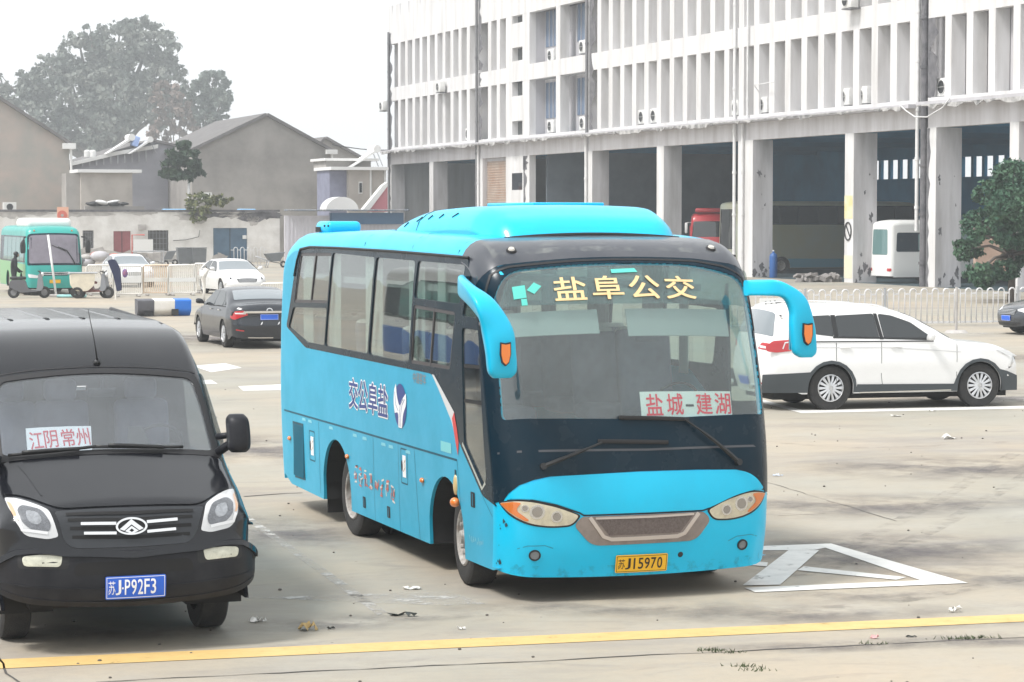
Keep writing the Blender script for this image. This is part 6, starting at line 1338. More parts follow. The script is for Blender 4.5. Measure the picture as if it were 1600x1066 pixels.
# houses
m_h1 = M('brownish render', (.43, .36, .32), .95, var=.9, vscale=.35, dirt=(.29, .30, .28), bump=.2, bscale=4, det=9); m_h2 = M('old grey render', (.37, .35, .33), .95, var=1.0, vscale=.35, dirt=(.24, .225, .215), bump=.2, bscale=4, det=9)
m_tile = M('grey roof tile', (.17, .16, .16), .9, var=.6, vscale=1.2, dirt=(.10, .10, .10)); m_trim = M('white trim', (.76, .76, .75), .7)
def house(label, px0, px1, py_e0, pxr, pyr, py_e1, Y, depth, mat, cat='house', over=.25, name='house'):
    """gabled house with its gable wall square to the yard: eaves at px0, px1, ridge at (pxr, pyr)"""
    O = at(px0, 337, Y); O.z = 0
    loc = lambda px, py: ((lambda r: (lambda t: ((r * t - Vector((O.x, O.y, 0))).dot(V), 3.2 + r.z * t))(O.dot(U) / r.dot(U)))(ray(px, py)))
    a = loc(px0, py_e0); c = loc(pxr, pyr); d = loc(px1, py_e1)
    t = thing(name, label, cat, (O.x, O.y, 0), RZS)
    poly = [(a[0], 0), (d[0], 0), (d[0], d[1]), (c[0], c[1]), (a[0], a[1])]
    b = MB(); b.prism(poly, 0, depth, lambda u, v, e: (u, e, v)); b.build('wall', mat, t)
    for p, q in ((a, c), (c, d)):
        L = math.hypot(q[0] - p[0], q[1] - p[1]); ux, uz = (q[0] - p[0]) / L, (q[1] - p[1]) / L; sgn = -1 if p is a else 1
        A = (p[0] - ux * (over if p is a else 0), p[1] - uz * (over if p is a else 0)); Bq = (q[0] + ux * (over if q is d else 0), q[1] + uz * (over if q is d else 0))
        b = MB(); b.prism([A, Bq, (Bq[0] - uz * .22, Bq[1] + ux * .22), (A[0] - uz * .22, A[1] + ux * .22)], -.3, depth + .2, lambda u, v, e: (u, e, v)); b.build('roof', m_tile, t)
    return t, loc
h1, l1 = house('tan rendered house with a white gutter box at its right eave, far left', -180, 108, 180, -60, 118, 226, 178, 12, m_h1)
lx, lz = l1(104, 232)
b = MB(); b.bb(l1(97, 232)[0], l1(117, 232)[0], -.5, 1.5, l1(100, 233)[1], l1(100, 224)[1]); b.build('gutter_box', m_trim, h1); b = MB(); b.cyl((l1(111, 300)[0], -.2, 0), (l1(111, 300)[0], -.2, lz), .09, n=8); b.build('downpipe', m_trim, h1)
h2, l2 = house('large grey gabled house with a white gutter piece at its right eave', 300, 516, 236, 416, 181, 236, 186, 17, m_h2)
b = MB(); b.bb(l2(507, 0)[0], l2(524, 0)[0], -.5, 1.5, l2(510, 241)[1], l2(510, 234)[1]); b.build('gutter_box', m_trim, h2); b = MB(); b.cyl((l2(518, 300)[0], -.2, 0), (l2(518, 300)[0], -.2, l2(510, 240)[1]), .08, n=8); b.build('downpipe', m_trim, h2)
rd = random.Random(2)
house('small dark-roofed house peeping out behind the big grey gable', 470, 560, 262, 508, 217, 246, 215, 14, m_h2)
# metal-roofed lean-to with rails, left wing
h3, l3 = house('pale house with a railed slate wall and white roof line behind the beige hut', 108, 300, 262, 240, 222, 236, 192, 12, M('slatey wall', (.38, .38, .42), .9, var=.6, vscale=.5, dirt=(.28, .28, .32)))
b = MB(); p = [l3(108, 260), l3(180, 243), l3(245, 232)]; q = [l3(110, 254), l3(180, 237), l3(245, 226)]
b.prism(p + q[::-1], -.5, -.1, lambda u, v, d: (u, d, v)); b.build('white_ridge', m_trim, h3)
for k in range(10): px = 128 + k * 11; A_1 = l3(px, 262 - (px - 108) * .08); B_1 = l3(px, 251 - (px - 108) * .16); b = MB(); b.bb(A_1[0] - .05, A_1[0] + .05, -.35, -.25, A_1[1], B_1[1]); b.build('railing_post', m_metal, h3)
hut = thing('hut', 'beige hut with a flat white roof edge under the railed slate wall', 'hut', (at(127, 337, 176).x, at(127, 337, 176).y, 0), RZS)
px2x = lambda px: (px - 127) * 176 / 3800 / .98; pz = lambda py, Y=176: 3.2 + (337 - py) * Y / 3800
b = MB(); b.bb(0, px2x(206), 0, 3, 0, pz(270)); b.build('wall', M('beige render', (.50, .46, .42), .9, var=.5, vscale=.6), hut); b = MB(); b.bb(-.3, px2x(219), -.4, 3.2, pz(270), pz(265)); b.build('roof', m_trim, hut); b = MB(); b.bb(-1.0, 0, .4, 2.5, 0, pz(271)); b.build('side_wall', m_h2, hut)
# small buildings between the grey gable and the white building
k1 = thing('annex', 'small beige annex with white cornice and narrow window beside the white building', 'annex', (at(517, 337, 176).x, at(517, 337, 176).y, 0), RZS)
ax = lambda px: (px - 517) * 176 / 3800 / .98
b = MB(); b.bb(ax(545), ax(604), 0, 4, 0, pz(265)); b.build('wall', MATS['beige render'], k1)
b = MB(); b.bb(ax(518), ax(545), .5, 4, 0, pz(266)); b.build('wall', M('bluish wall', (.24, .25, .34), .9, var=.5, vscale=1), k1)
b = MB(); b.bb(ax(515), ax(606), -.5, 4.4, pz(266), pz(261)); b.build('cornice', m_trim, k1)
b = MB(); b.bb(ax(518), ax(590), 1.5, 5, pz(261), pz(250)); b.build('upper_wall', m_h2, k1); b = MB(); b.bb(ax(514), ax(600), 1.0, 5.2, pz(251), pz(247)); b.build('roof', m_trim, k1)
w = MB(); w.bb(ax(561), ax(567), -.04, 0, pz(303), pz(284)); w = w.build('window', m_trim, k1); b = MB(); b.bb(ax(562), ax(566), -.07, -.041, pz(301), pz(286)); b.build('pane', m_darkglass, w)
b = MB(); b.cyl((ax(580), -.1, 0), (ax(580), -.1, pz(266)), .08, n=8); b.cyl((ax(603), -.1, 0), (ax(603), -.1, pz(266)), .08, n=8); b.build('downpipe', m_trim, k1)
# white arched tarpaulin, red and white stair, solar heaters
t = thing('tarpaulin_tunnel', 'white arched tarpaulin standing on the garage roof', 'tarpaulin', (at(532, 337, 172).x, at(532, 337, 172).y, pz(330, 172)), RZS)
b = MB(); b.prism([(1.2 * math.cos(a), 1.0 * math.sin(a)) for a in np.linspace(0, PI, 16)], -.5, 1.2, lambda u, v, d: (u, d, v)); b.build('cover', m_trim, t, smooth=.6)
t = thing('outside_stair', 'red and white outside stair leaning to the corner of the white building', 'stair', (at(565, 337, 171).x, at(565, 337, 171).y, pz(329, 171)), RZS)
b = MB(); b.prism([(0, 0), (.5, 0), (1.85, 1.7), (1.85, 2.0), (1.5, 1.75)], -.2, .5, lambda u, v, d: (u, d, v)); b.build('stringer', m_trim, t); b = MB(); b.prism([(.5, -.1), (1.9, -.1), (1.9, 1.75)], .0, .4, lambda u, v, d: (u, d, v)); b.build('side_panel', M('faded red sheet', (.62, .22, .26), .7), t)
m_hblue = M('light blue tank', (.30, .42, .72), .5)
for lab, px, py, s, bl, w in (('white solar water heater with a blue tank cover on the railed roof', 206, 238, 1.0, True, 1.0), ('white solar water heater right of the blue-covered one', 235, 238, .85, False, 1.0), ('white solar water heater standing above the annex by the white building', 588, 258, 1.0, False, 1.0)):
    t = thing('solar_water_heater', lab, 'solar water heater', (at(px, 337, 193 if px < 300 else 178).x, 193 if px < 300 else 178, pz(py, 193 if px < 300 else 178)), RZS, 'solar water heaters on the roofs')
    b = MB(); b.prism([(-2.0 * s, -.15), (-1.8 * s, -.15), (.1, 1.0 * s), (.0, 1.15 * s)], -.2, 1.2, lambda u, v, d: (u, d, v)); b.build('collector', m_trim, t)
    b = MB(); b.cyl((0, -.3, 1.15 * s), (0, 1.4, 1.15 * s), .28 * s, n=14); b.build('tank', m_trim, t, smooth=.8)
    if bl: b = MB(); b.box(.35, .3, .85, .5, 1.2, .8, rot=(0, .3, 0), bev=.1); b.build('tank_cover', m_hblue, t, smooth=.8)
    b = MB(); b.tube([(0, 0, 1.1 * s), (.5, 0, -.1)], .03, 5); b.tube([(0, 1.1, 1.1 * s), (.5, 1.1, -.1)], .03, 5); b.build('stand', m_metal, t)
for i, (px, py, Y) in enumerate(((137, 246, 193), (146, 246, 193))):
    b = MB(); b.cyl((0, 0, 0), (0, 0, .45), .25, n=10); b.sph((0, 0, .45), .25, (1, 1, .5), n=10); o = b.build('water_tank', m_trim, None, smooth=.8); o.location = (at(px, 337, Y).x, Y, pz(py, Y)); tag(o, ('left' if i == 0 else 'right') + ' one of two small white tanks on the sloping roof line', 'tank', 'small roof tanks')
# air conditioners on the house walls
for lab, px, py, Y in (('air conditioner with round fan on the tan house, at the picture edge', 15, 330, 176.5), ('air conditioner low on the grey gabled house behind the shrub', 321, 314, 184.5)):
    t = thing('air_conditioner', lab, 'air conditioner', (at(px, 337, Y).x, Y, pz(py, Y)), RZS, 'air conditioners on the houses')
    b = MB(); b.box(0, 0, .3, .95, .35, .65, bev=.02); b.build('casing', m_acw, t); b = MB(); b.cyl((0, -.176, .3), (0, -.19, .3), .24, n=18); b.build('fan_grille', m_black, t)
# things on top of the low wall
t = thing('tarpaulin_heap', 'black and white tarpaulin heap on the roof before the beige hut', 'tarpaulin', (at(168, 337, 172).x, 172, pz(330, 172)), RZS)
b = MB(); r = random.Random(3)
for k in range(12): b.sph((r.uniform(-1.2, 1.2), r.uniform(-.3, .3), .38 + r.uniform(0, .18)), r.uniform(.15, .3), (1.6, 1, .5), n=8, rot=(0, r.uniform(-.3, .3), 0))
b.build('dark_sheet', m_black, t, smooth=9); b = MB(); b.sph((-.45, -.3, .62), .3, (1.6, .6, .5), n=10, rot=(0, .2, 0)); b.sph((.35, -.3, .66), .28, (1.8, .5, .35), n=10, rot=(0, -.15, 0)); b.build('white_sheet', m_trim, t, smooth=9); b = MB(); b.bb(-1.6, 2.6, -.1, .3, 0, .34); b.build('low_wall', m_h2, t)
for lab, px, w in (('blue and white tarpaulin strip on the low building roof, left of the shrub', 272, 1.6), ('pale blue tarpaulin strip on the low building roof, right of the shrub', 385, 1.2)):
    b = MB(); b.box(0, 0, 0, w, .8, .22, bev=.09, seg=3); o = b.build('tarpaulin_strip', M('pale blue sheet', (.25, .50, .75), .5), None, smooth=.8); o.location = (at(px, 337, 168).x, 168, pz(329, 168)); o.rotation_euler = (0, 0, RZS); tag(o, lab, 'tarpaulin')
# red round sign above the bus
t = thing('round_sign', 'faded red round sign on a pale orange board above the green bus', 'sign', (at(97, 337, 160).x, 160, pz(345, 160)), RZS)
b = MB(); b.box(.05, 0, .3, .75, .06, 1.2); b.build('board', M('pale orange', (.75, .42, .30), .7), t); b = MB(); b.cyl((0, -.04, .35), (0, -.07, .35), .32, n=20); d = b.build('disc', M('faded red', (.60, .14, .10), .6), t); b = MB(); b.cyl((0, -.072, .35), (0, -.08, .35), .1, n=12); b.build('hub', m_mid, d); b = MB(); b.cyl((0, .05, -3.0), (0, .05, .1), .05, n=6); b.build('post', m_metal, t)

# ------------------------------------------------------------------ trees
def leafcloud(name, blobs, n, size, mat, parent, seed, elong=1.6, fill=.62, jit=.13):
    """many small leaf faces spread through blobs (c, r, (sx,sy,sz)); lumps of density give light and dark clumps and gaps"""
    rg = np.random.default_rng(seed); tot = sum(b[1] ** 2 for b in blobs); vs = []; fs = []
    for c, r, sc in blobs:
        k = int(n * r * r / tot); ncl = max(4, int(k / 26))
        d = rg.normal(size=(ncl, 3)); d /= np.linalg.norm(d, axis=1)[:, None]; rad = r * (fill + (1 - fill) * rg.random(ncl)) ; cc = d * rad[:, None] * np.array(sc) + np.array(c)
        idx = rg.integers(0, ncl, k); P = cc[idx] + rg.normal(size=(k, 3)) * r * jit * np.array([1, 1, .7])
        a = rg.normal(size=(k, 3)); a /= np.linalg.norm(a, axis=1)[:, None]; b_ = np.cross(a, rg.normal(size=(k, 3))); b_ /= np.linalg.norm(b_, axis=1)[:, None]
        s = size * (.6 + .8 * rg.random(k))[:, None]; a = a * s * elong / 2; b_ = b_ * s / 2
        Q = np.stack([P - a, P + b_, P + a, P - b_], 1).reshape(-1, 3); o = len(vs); vs += Q.tolist(); fs += [(o + 4 * i, o + 4 * i + 1, o + 4 * i + 2, o + 4 * i + 3) for i in range(k)]
    me = bpy.data.meshes.new(name); me.from_pydata(vs, [], fs); me.update(); return link_mesh(name, me, mat, parent)
def leafmat(name, c1, c2, rough=.7):
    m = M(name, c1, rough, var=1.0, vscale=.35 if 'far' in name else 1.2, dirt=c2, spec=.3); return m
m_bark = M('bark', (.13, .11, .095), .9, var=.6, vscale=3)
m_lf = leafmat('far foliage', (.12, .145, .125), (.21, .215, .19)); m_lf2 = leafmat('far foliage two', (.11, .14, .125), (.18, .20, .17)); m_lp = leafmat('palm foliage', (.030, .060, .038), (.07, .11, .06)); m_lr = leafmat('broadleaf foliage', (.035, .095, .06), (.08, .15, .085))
def tree(label, x, Y, blobs, n, size, mat, seed, trunk_h, tr=.4, limbs=True, cat='tree', name='tree', group=None, z0=0):
    t = thing(name, label, cat, (x, Y, z0), 0, group); b = MB(); b.tube([(0, 0, -.2), (tr * .2, 0, trunk_h * .5), (0, 0, trunk_h)], [tr, tr * .8, tr * .6], 8)
    if limbs:
        for c, r, sc in blobs: b.tube([(0, 0, trunk_h * .8), (c[0] * .5, c[1] * .5, (trunk_h + c[2]) / 2), tuple(c), (c[0] * 1.15, c[1] * 1.1, c[2] + r * .6)], [tr * .55, tr * .35, tr * .18, .05], 6)
    b.build('trunk', m_bark, t, smooth=9); leafcloud('crown', blobs, n, size, mat, t, seed, jit=.095 if Y > 300 else .13); return t
def blobs_from(px0, Y, L): 
    """crown lumps (picture column, row, radius px) -> local lumps round the trunk"""
    out = []; r = random.Random(len(L)); X0 = (px0 - 800) * Y / F_PX
    for px, py, rp in L: out.append((((px - 800) * Y / F_PX - X0, r.uniform(-2.5, 2.5), CAM_H + (337 - py) * Y / F_PX), rp * Y / F_PX, (1, 1, .85)))
    return out
YT = 430
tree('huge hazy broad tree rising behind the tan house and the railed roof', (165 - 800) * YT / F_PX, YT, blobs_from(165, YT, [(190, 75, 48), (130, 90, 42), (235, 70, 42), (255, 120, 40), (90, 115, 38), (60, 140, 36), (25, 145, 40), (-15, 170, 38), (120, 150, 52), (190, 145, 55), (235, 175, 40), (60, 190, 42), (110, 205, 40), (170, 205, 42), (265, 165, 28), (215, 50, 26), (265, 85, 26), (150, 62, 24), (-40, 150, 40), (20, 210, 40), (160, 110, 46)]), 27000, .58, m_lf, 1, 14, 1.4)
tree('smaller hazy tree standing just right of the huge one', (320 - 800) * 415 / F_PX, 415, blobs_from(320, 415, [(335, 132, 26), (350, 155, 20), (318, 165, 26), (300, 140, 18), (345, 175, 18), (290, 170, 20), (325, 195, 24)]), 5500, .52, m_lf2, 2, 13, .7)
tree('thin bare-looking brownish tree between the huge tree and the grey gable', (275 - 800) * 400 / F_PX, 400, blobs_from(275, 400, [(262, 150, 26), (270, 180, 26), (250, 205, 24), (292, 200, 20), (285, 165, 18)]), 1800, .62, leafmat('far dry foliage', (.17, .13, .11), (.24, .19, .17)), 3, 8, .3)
# fan palm with a white-banded post beside it
YP = 176; PX = (286 - 800) * YP / F_PX
t = thing('small_tree', 'small bushy dark green tree with a white painted trunk before the grey house', 'tree', (PX, YP, 0)); b = MB(); b.tube([((296 - 286) * YP / F_PX, 0, 3.3), ((296 - 286) * YP / F_PX, 0, 5.9)], .10, 8); b.tube([((296 - 286) * YP / F_PX, 0, 0), ((296 - 286) * YP / F_PX, 0, 3.3)], .11, 8); b.build('trunk', m_trim, t, smooth=9)
leafcloud('crown', [((0, 0, 7.3), .75, (1.1, 1, .9)), ((-.9, .2, 6.7), .6, (1.1, 1, .9)), ((.9, -.2, 6.8), .6, (1.1, 1, .9)), ((.2, .3, 8.2), .55, (1.1, 1, .8)), ((-.3, 0, 6.2), .6, (1.2, 1, .8)), ((.6, 0, 6.1), .5, (1.1, 1, .8)), ((-1.25, 0, 6.2), .4, (1, 1, .9)), ((1.3, 0, 6.3), .38, (1, 1, .9)), ((.9, 0, 7.7), .4, (1, 1, .8)), ((-.8, 0, 7.6), .45, (1, 1, .8))], 5200, .15, m_lp, t, 5, 2.6, .4)
tree('low yellow-green shrub hanging over the low building wall under the small bushy tree', (322 - 800) * 166 / F_PX, 166, [((-.3, 0, .5), .9, (1.3, .6, .9)), ((.7, 0, .7), .6, (1.5, .6, .7)), ((-.4, -.4, -.3), .6, (1, .4, 1)), ((1.4, 0, .6), .45, (1.3, .6, .7))], 1500, .16, leafmat('scruffy foliage', (.09, .11, .05), (.22, .22, .10)), 6, .5, .05, cat='shrub', name='shrub', z0=3.5)
YR = 90.0
tree('dense dark green tree standing behind the arched railing at the right edge', (1580 - 800) * YR / F_PX, YR, blobs_from(1580, YR, [(1560, 320, 34), (1590, 280, 34), (1540, 350, 30), (1530, 390, 22), (1575, 360, 36), (1610, 330, 46), (1550, 300, 22), (1600, 390, 30), (1520, 425, 20), (1545, 432, 22), (1570, 420, 20), (1660, 320, 50), (1650, 400, 40), (1518, 365, 14)]), 34000, .10, m_lr, 8, 2.2, .16)
b = MB(); b.box(0, 0, .65, 1.7, .5, 1.3, bev=.03); o = b.build('brick_box', M('brownish box', (.42, .30, .24), .9, var=.6, vscale=1.5), None); o.location = ((1556 - 800) * 95 / F_PX, 95, 1.0); tag(o, 'brownish crate-like box half hidden in the dark green tree', 'box')

# ------------------------------------------------------------------ railings
m_rail = M('white painted rail', (.72, .72, .73), .5, var=.4, vscale=6)
def arch_fence(label, O, dirv, n, step=.365, h=1.08, r=.022, posts=(), group=None, name='railing'):
    t = thing(name, label, 'railing', O, math.atan2(dirv.y, dirv.x), group); w = step * .27
    for k in range(n):
        x = k * step; b = MB(); b.tube([(x - w, 0, .06), (x - w, 0, h - w)] + [(x - w * math.cos(a), 0, h - w + w * math.sin(a)) for a in np.linspace(.35, PI - .35, 6)] + [(x + w, 0, h - w), (x + w, 0, .06)], r, 6); b.build('hoop', m_rail, t, smooth=9)
    b = MB()
    for k in range(n + 1): b.box(k * step - step / 2, 0, h - w * 1.5, step - 2 * w, .03, .045)
    b.build('upper_rail', m_rail, t)
    b = MB(); b.box((n - 1) * step / 2, 0, .10, n * step, .035, .05); b.build('lower_rail', m_rail, t)
    for k in posts: b = MB(); b.box(k * step - step / 2, 0, h * .52, .06, .06, h * 1.04); b.box(k * step - step / 2, 0, .03, .3, .5, .06); b.build('post', m_metal, t)
    return t
FR = gp(1586, 507)
arch_fence('long white railing of hooped bars behind the white sport utility car', FR - V * 9.6, V, 34, posts=(8, 15, 27), step=.365)
o_ = gp(1300, 470)
arch_fence('short white hooped railing standing before the blue door', (at(368, 337, 150).x, 150, 0), V, 5, .42, 1.25)
# dark stand behind the SUV
t = thing('sign_stand', 'dark pole on a flat foot standing in front of the hooped railing', 'stand', gp(1494, 520) ); b = MB(); b.tube([(0, 0, .05), (0, 0, 1.25)], .035, 8); b.build('pole', m_mid, t); b = MB(); b.cyl((0, 0, 0), (0, 0, .07), .33, .25, n=16); b.build('foot', m_mid, t)
# number board seen over the SUV roof
t = thing('number_board', 'small white board with black marks above the rear of the sport utility car', 'sign', (at(1207, 337, 60).x, 60, 1.05), .1); b = MB(); b.box(0, 0, 0, .62, .03, .22); b.build('board', m_white, t); 
b = MB(); b.tube([(-.05, -.02, .05), (0, -.02, 0), (-.07, -.02, -.06)], .014, 5); b.tube([(.06, -.02, .06), (.12, -.02, .0), (.06, -.02, -.06), (.2, -.02, -.05)], .014, 5); b.tube([(.08, -.02, .0), (.22, -.02, .02)], .014, 5); b.tube([(-.16, -.02, .04), (-.16, -.02, -.05)], .014, 5); b.build('mark', m_black, t); b = MB(); b.cyl((0, .03, -1.05), (0, .03, -.08), .025, n=6); b.build('post', m_metal, t)

# ------------------------------------------------------------------ plastic barriers and clutter at the left
m_wb = M('white water barrier', (.78, .76, .72), .5, var=.5, vscale=2, dirt=(.6, .56, .5)); m_cream = M('cream plastic', (.74, .68, .55), .5, var=.4, vscale=3); m_orange = M('faded orange plastic', (.76, .60, .46), .5, var=.5, vscale=3)
def hurdle(label, px, py, w=1.7, h=1.15, mat=None, seed=0, lean=0.0, grp='slatted barriers beside the green bus', picket=False, rz=None):
    t = thing('barrier', label, 'barrier', gp(px, py), RZS if rz is None else rz, grp); mat = mat or m_wb
    b = MB(); b.tube([(-w / 2, 0, .12), (-w / 2, 0, h - .08), (-w / 2 + .08, 0, h), (w / 2 - .08, 0, h), (w / 2, 0, h - .08), (w / 2, 0, .12), ], .035, 8, closed=True); b.build('frame', mat, t, smooth=9)
    b = MB(); b.box(0, 0, h * .52, w - .05, .03, .16); b.build('board', m_white if seed % 2 else m_wb, t)
    b = MB(); n = 14
    for k in range(n): x = -w / 2 + w * (k + .5) / n; b.box(x, 0, h * .55, .035, .02, h * .85)
    b.build('bars', mat, t)
    for x in (-w * .36, w * .36): b = MB(); b.box(x, 0, .05, .09, .6, .07, bev=.02); b.build('foot', m_mid, t)
    return t
for i, (lab, px, py, mat) in enumerate((('white barrier nearest the green bus, with a dark coat hung at its end', 158, 462, m_wb), ('white slatted barrier just right of the hung dark coat', 200, 464, m_wb), ('peach-tinted slatted barrier in the middle of the row', 246, 462, m_orange), ('white slatted barrier right of the peach-tinted one', 285, 462, m_wb), ('white slatted barrier behind the mirror of the dark grey saloon', 325, 458, m_wb), ('low white barrier showing just left of the coach tail', 432, 470, m_wb))):
    hurdle(lab, px, py, w=(45 if i < 5 else 50) * 12160 / (py - 337) / 3800, h=1.22 if i < 5 else .65, mat=mat, seed=i)
for i, (lab, px, py) in enumerate((('tall white plastic post at the end of the barrier row', 318, 474),)):
    t = thing('plastic_post', lab, 'post', gp(px, py)); b = MB(); b.tube([(0, 0, 0), (.03, 0, .5), (.0, 0, .9), (.12, 0, 1.25), (.08, 0, 1.35)], [.05, .05, .09, .12, .05], 8); b.build('shaft', m_wb, t, smooth=9); b = MB(); b.cyl((0, 0, 0), (0, 0, .06), .2, n=12); b.build('foot', m_black, t)
# lying tri-coloured plastic barrier
O = gp(255, 494)
t = thing('traffic_barrier', 'overturned plastic barrier in dark grey, cream and bright blue sections', 'barrier', O, RZS)
for nm, m, x0_, x1_ in (('grey_section', M('dark grey plastic', (.10, .10, .115), .5, var=.5, vscale=4), -.86, -.33), ('cream_section', m_wb, -.33, .33), ('blue_section', M('bright blue plastic', (.01, .16, .62), .4), .33, .86)):
    b = MB(); b.prism(fillet([(-.02, .0, .02), (-.25, .18, .06), (-.27, .52, .05), (.27, .56, .05), (.25, .10, .06)]), x0_, x1_ - .004, lambda u, v, d: (d, u, v)); b.build(nm, m, t, smooth=.7)
b = MB(); b.box(.33, -.26, .13, .22, .03, .2); b.box(-.5, -.26, .08, .3, .03, .12); b.build('recess', m_black, t)
# person, scooter, poles, cart
def figure(name, label, loc, rz, joints, edges, mats, skin=None):
    me = bpy.data.meshes.new(name); me.from_pydata([j[0] for j in joints], edges, []); o = link_mesh(name, me, mats); o.location = loc; o.rotation_euler = (0, 0, rz)
    m = o.modifiers.new('skin', 'SKIN'); 
    for i, j in enumerate(joints): me.skin_vertices[0].data[i].radius = (j[1], j[1] * (j[2] if len(j) > 2 else 1)); me.skin_vertices[0].data[i].use_root = (i == 0)
    o.modifiers.new('sub', 'SUBSURF').levels = 2
    dg = bpy.context.evaluated_depsgraph_get(); dg.update(); nm = bpy.data.meshes.new_from_object(o.evaluated_get(dg)); o.modifiers.clear(); o.data = nm
    nm.polygons.foreach_set('use_smooth', [True] * len(nm.polygons)); tag(o, label, 'person'); return o
J = [((0, 0, .92), .15, .75), ((0, .0, 1.15), .15, .75), ((.03, 0, 1.38), .17, .6), ((.06, 0, 1.50), .06), ((.10, 0, 1.60), .095), ((.11, 0, 1.72), .085),
     ((0, .10, .86), .10), ((.03, .11, .48), .07), ((-.02, .12, .09), .05), ((.12, .13, .04), .04), ((0, -.10, .86), .10), ((.06, -.11, .48), .07), ((.02, -.12, .09), .05), ((.16, -.13, .04), .04),
     ((.03, .22, 1.40), .065), ((.05, .27, 1.13), .05), ((.22, .24, .95), .038), ((.30, .23, .92), .035), ((.03, -.22, 1.40), .065), ((.06, -.27, 1.13), .05), ((.24, -.22, .98), .038), ((.32, -.20, .95), .035)]
E_ = [(0, 1), (1, 2), (2, 3), (3, 4), (4, 5), (0, 6), (6, 7), (7, 8), (8, 9), (0, 10), (10, 11), (11, 12), (12, 13), (2, 14), (14, 15), (15, 16), (16, 17), (2, 18), (18, 19), (19, 20), (20, 21)]
pr = figure('person', 'person in black clothes standing beside the electric scooter at the green bus', gp(22, 462), RZ_ACROSS, J, E_, M('black clothing', (.018, .018, .022), .9, var=.3, vscale=6))
b = MB(); b.sph((.165, 0, 1.62), .075, (.7, .9, 1.1), n=10); b.build('face', M('skin', (.42, .26, .19), .6), pr, smooth=9); b = MB(); b.sph((.09, 0, 1.68), .105, (1, 1, .85), n=12); b.build('hair', m_black, pr, smooth=9)
def scooter(label, px, py, rz, body, grp=None):
    t = thing('electric_scooter', label, 'scooter', gp(px, py), rz, grp)
    for x in (-.55, .62): w = MB(); w.lathe([(.13, -.05), (.20, -.05), (.23, -.02), (.23, .02), (.20, .05), (.13, .05), (.13, -.05)], (x, 0, .23), 'Y', 20); wo = w.build('wheel', m_tyre, t, smooth=.6); w = MB(); w.cyl((x, -.04, .23), (x, .04, .23), .12, n=14); w.build('rim', m_pipe, wo)
    b = MB(); b.prism(fillet([(-.75, .45, .1), (-.65, .72, .1), (-.1, .70, .1), (.0, .35, .1), (.35, .30, .05), (.35, .25, .05), (-.3, .22, .1)]), -.13, .13, lambda u, v, d: (u, d, v)); b.build('body', body, t, smooth=.7)
    b = MB(); b.prism(fillet([(.33, .28, .05), (.42, .95, .1), (.52, .95, .05), (.60, .40, .08), (.5, .28, .05)]), -.17, .17, lambda u, v, d: (u, d, v)); b.build('leg_shield', M('silver grey plastic', (.20, .21, .23), .4), t, smooth=.7)
    b = MB(); b.box(-.38, 0, .78, .62, .26, .12, bev=.05, seg=3); b.build('seat', m_black, t, smooth=.8)
    b = MB(); b.tube([(.60, 0, .23), (.50, 0, .9), (.46, 0, 1.02)], .03, 8); b.tube([(.42, -.32, 1.06), (.46, -.1, 1.02), (.46, .1, 1.02), (.42, .32, 1.06)], .02, 8); b.build('handlebar', m_black, t, smooth=9); b = MB(); b.sph((.55, 0, .92), .09, (.7, 1.1, 1), n=12); b.build('headlight', m_lampw, t, smooth=9)
    return t
scooter('grey and black electric scooter parked in front of the green bus', 44, 466, RZ_ACROSS - .25, M('grey black plastic', (.10, .10, .11), .45))
scooter('dark electric scooter seen end-on behind the white cargo box', 146, 466, RZ_FRONT + 1.0, M('dark maroon plastic', (.16, .06, .05), .45))
for lab, p0, p1, h in (('long white pole leaning before the windscreen of the green bus', (88, 464), (75, 367), 0), ('shorter white pole standing left of the long leaning one', (77, 458), (71, 393), 0)):
    O = gp(*p0); q = at(p1[0], p1[1], O.y); t = thing('white_pole', lab, 'pole', O); b = MB(); b.tube([(0, 0, 0), tuple(q - O)], .045, 8); b.build('shaft', m_white, t, smooth=9); b = MB(); b.box(0, 0, .05, .6, .3, .1, bev=.03); b.build('foot', m_mid, t)
t = thing('cargo_tricycle', 'small cargo tricycle with a cream box right of the green bus', 'tricycle', gp(134, 466), RZ_ACROSS - .1)
b = MB(); b.prism(fillet([(-.6, .95, .1), (.35, .95, .1), (.3, .50, .1), (.05, .28, .1), (-.4, .28, .1), (-.58, .5, .1)]), -.35, .35, lambda u, v, d: (u, d, v)); b.build('cargo_box', m_cream, t, smooth=.7)
b = MB(); b.box(-.1, 0, .98, 1.1, .75, .05, bev=.02); b.build('box_lid', m_metal, t)
for x, y in ((-.35, -.36), (-.35, .36), (.75, 0)): w = MB(); w.lathe([(.12, -.04), (.22, -.04), (.22, .04), (.12, .04), (.12, -.04)], (x, y, .22), 'Y', 18); w.build('wheel', m_tyre, t, smooth=.6)
b = MB(); b.tube([(.75, 0, .22), (.62, 0, .85), (.55, 0, 1.0)], .03, 6); b.tube([(.5, -.3, 1.02), (.55, 0, 1.0), (.5, .3, 1.02)], .02, 6); b.tube([(.1, 0, .3), (.5, 0, .35), (.68, 0, .55)], .035, 6); b.build('frame', m_mid, t, smooth=9); b = MB(); b.box(.3, 0, .62, .3, .22, .1, rot=(0, .2, 0), bev=.04); b.build('saddle', M('maroon seat', (.22, .06, .05), .6), t, smooth=.8)
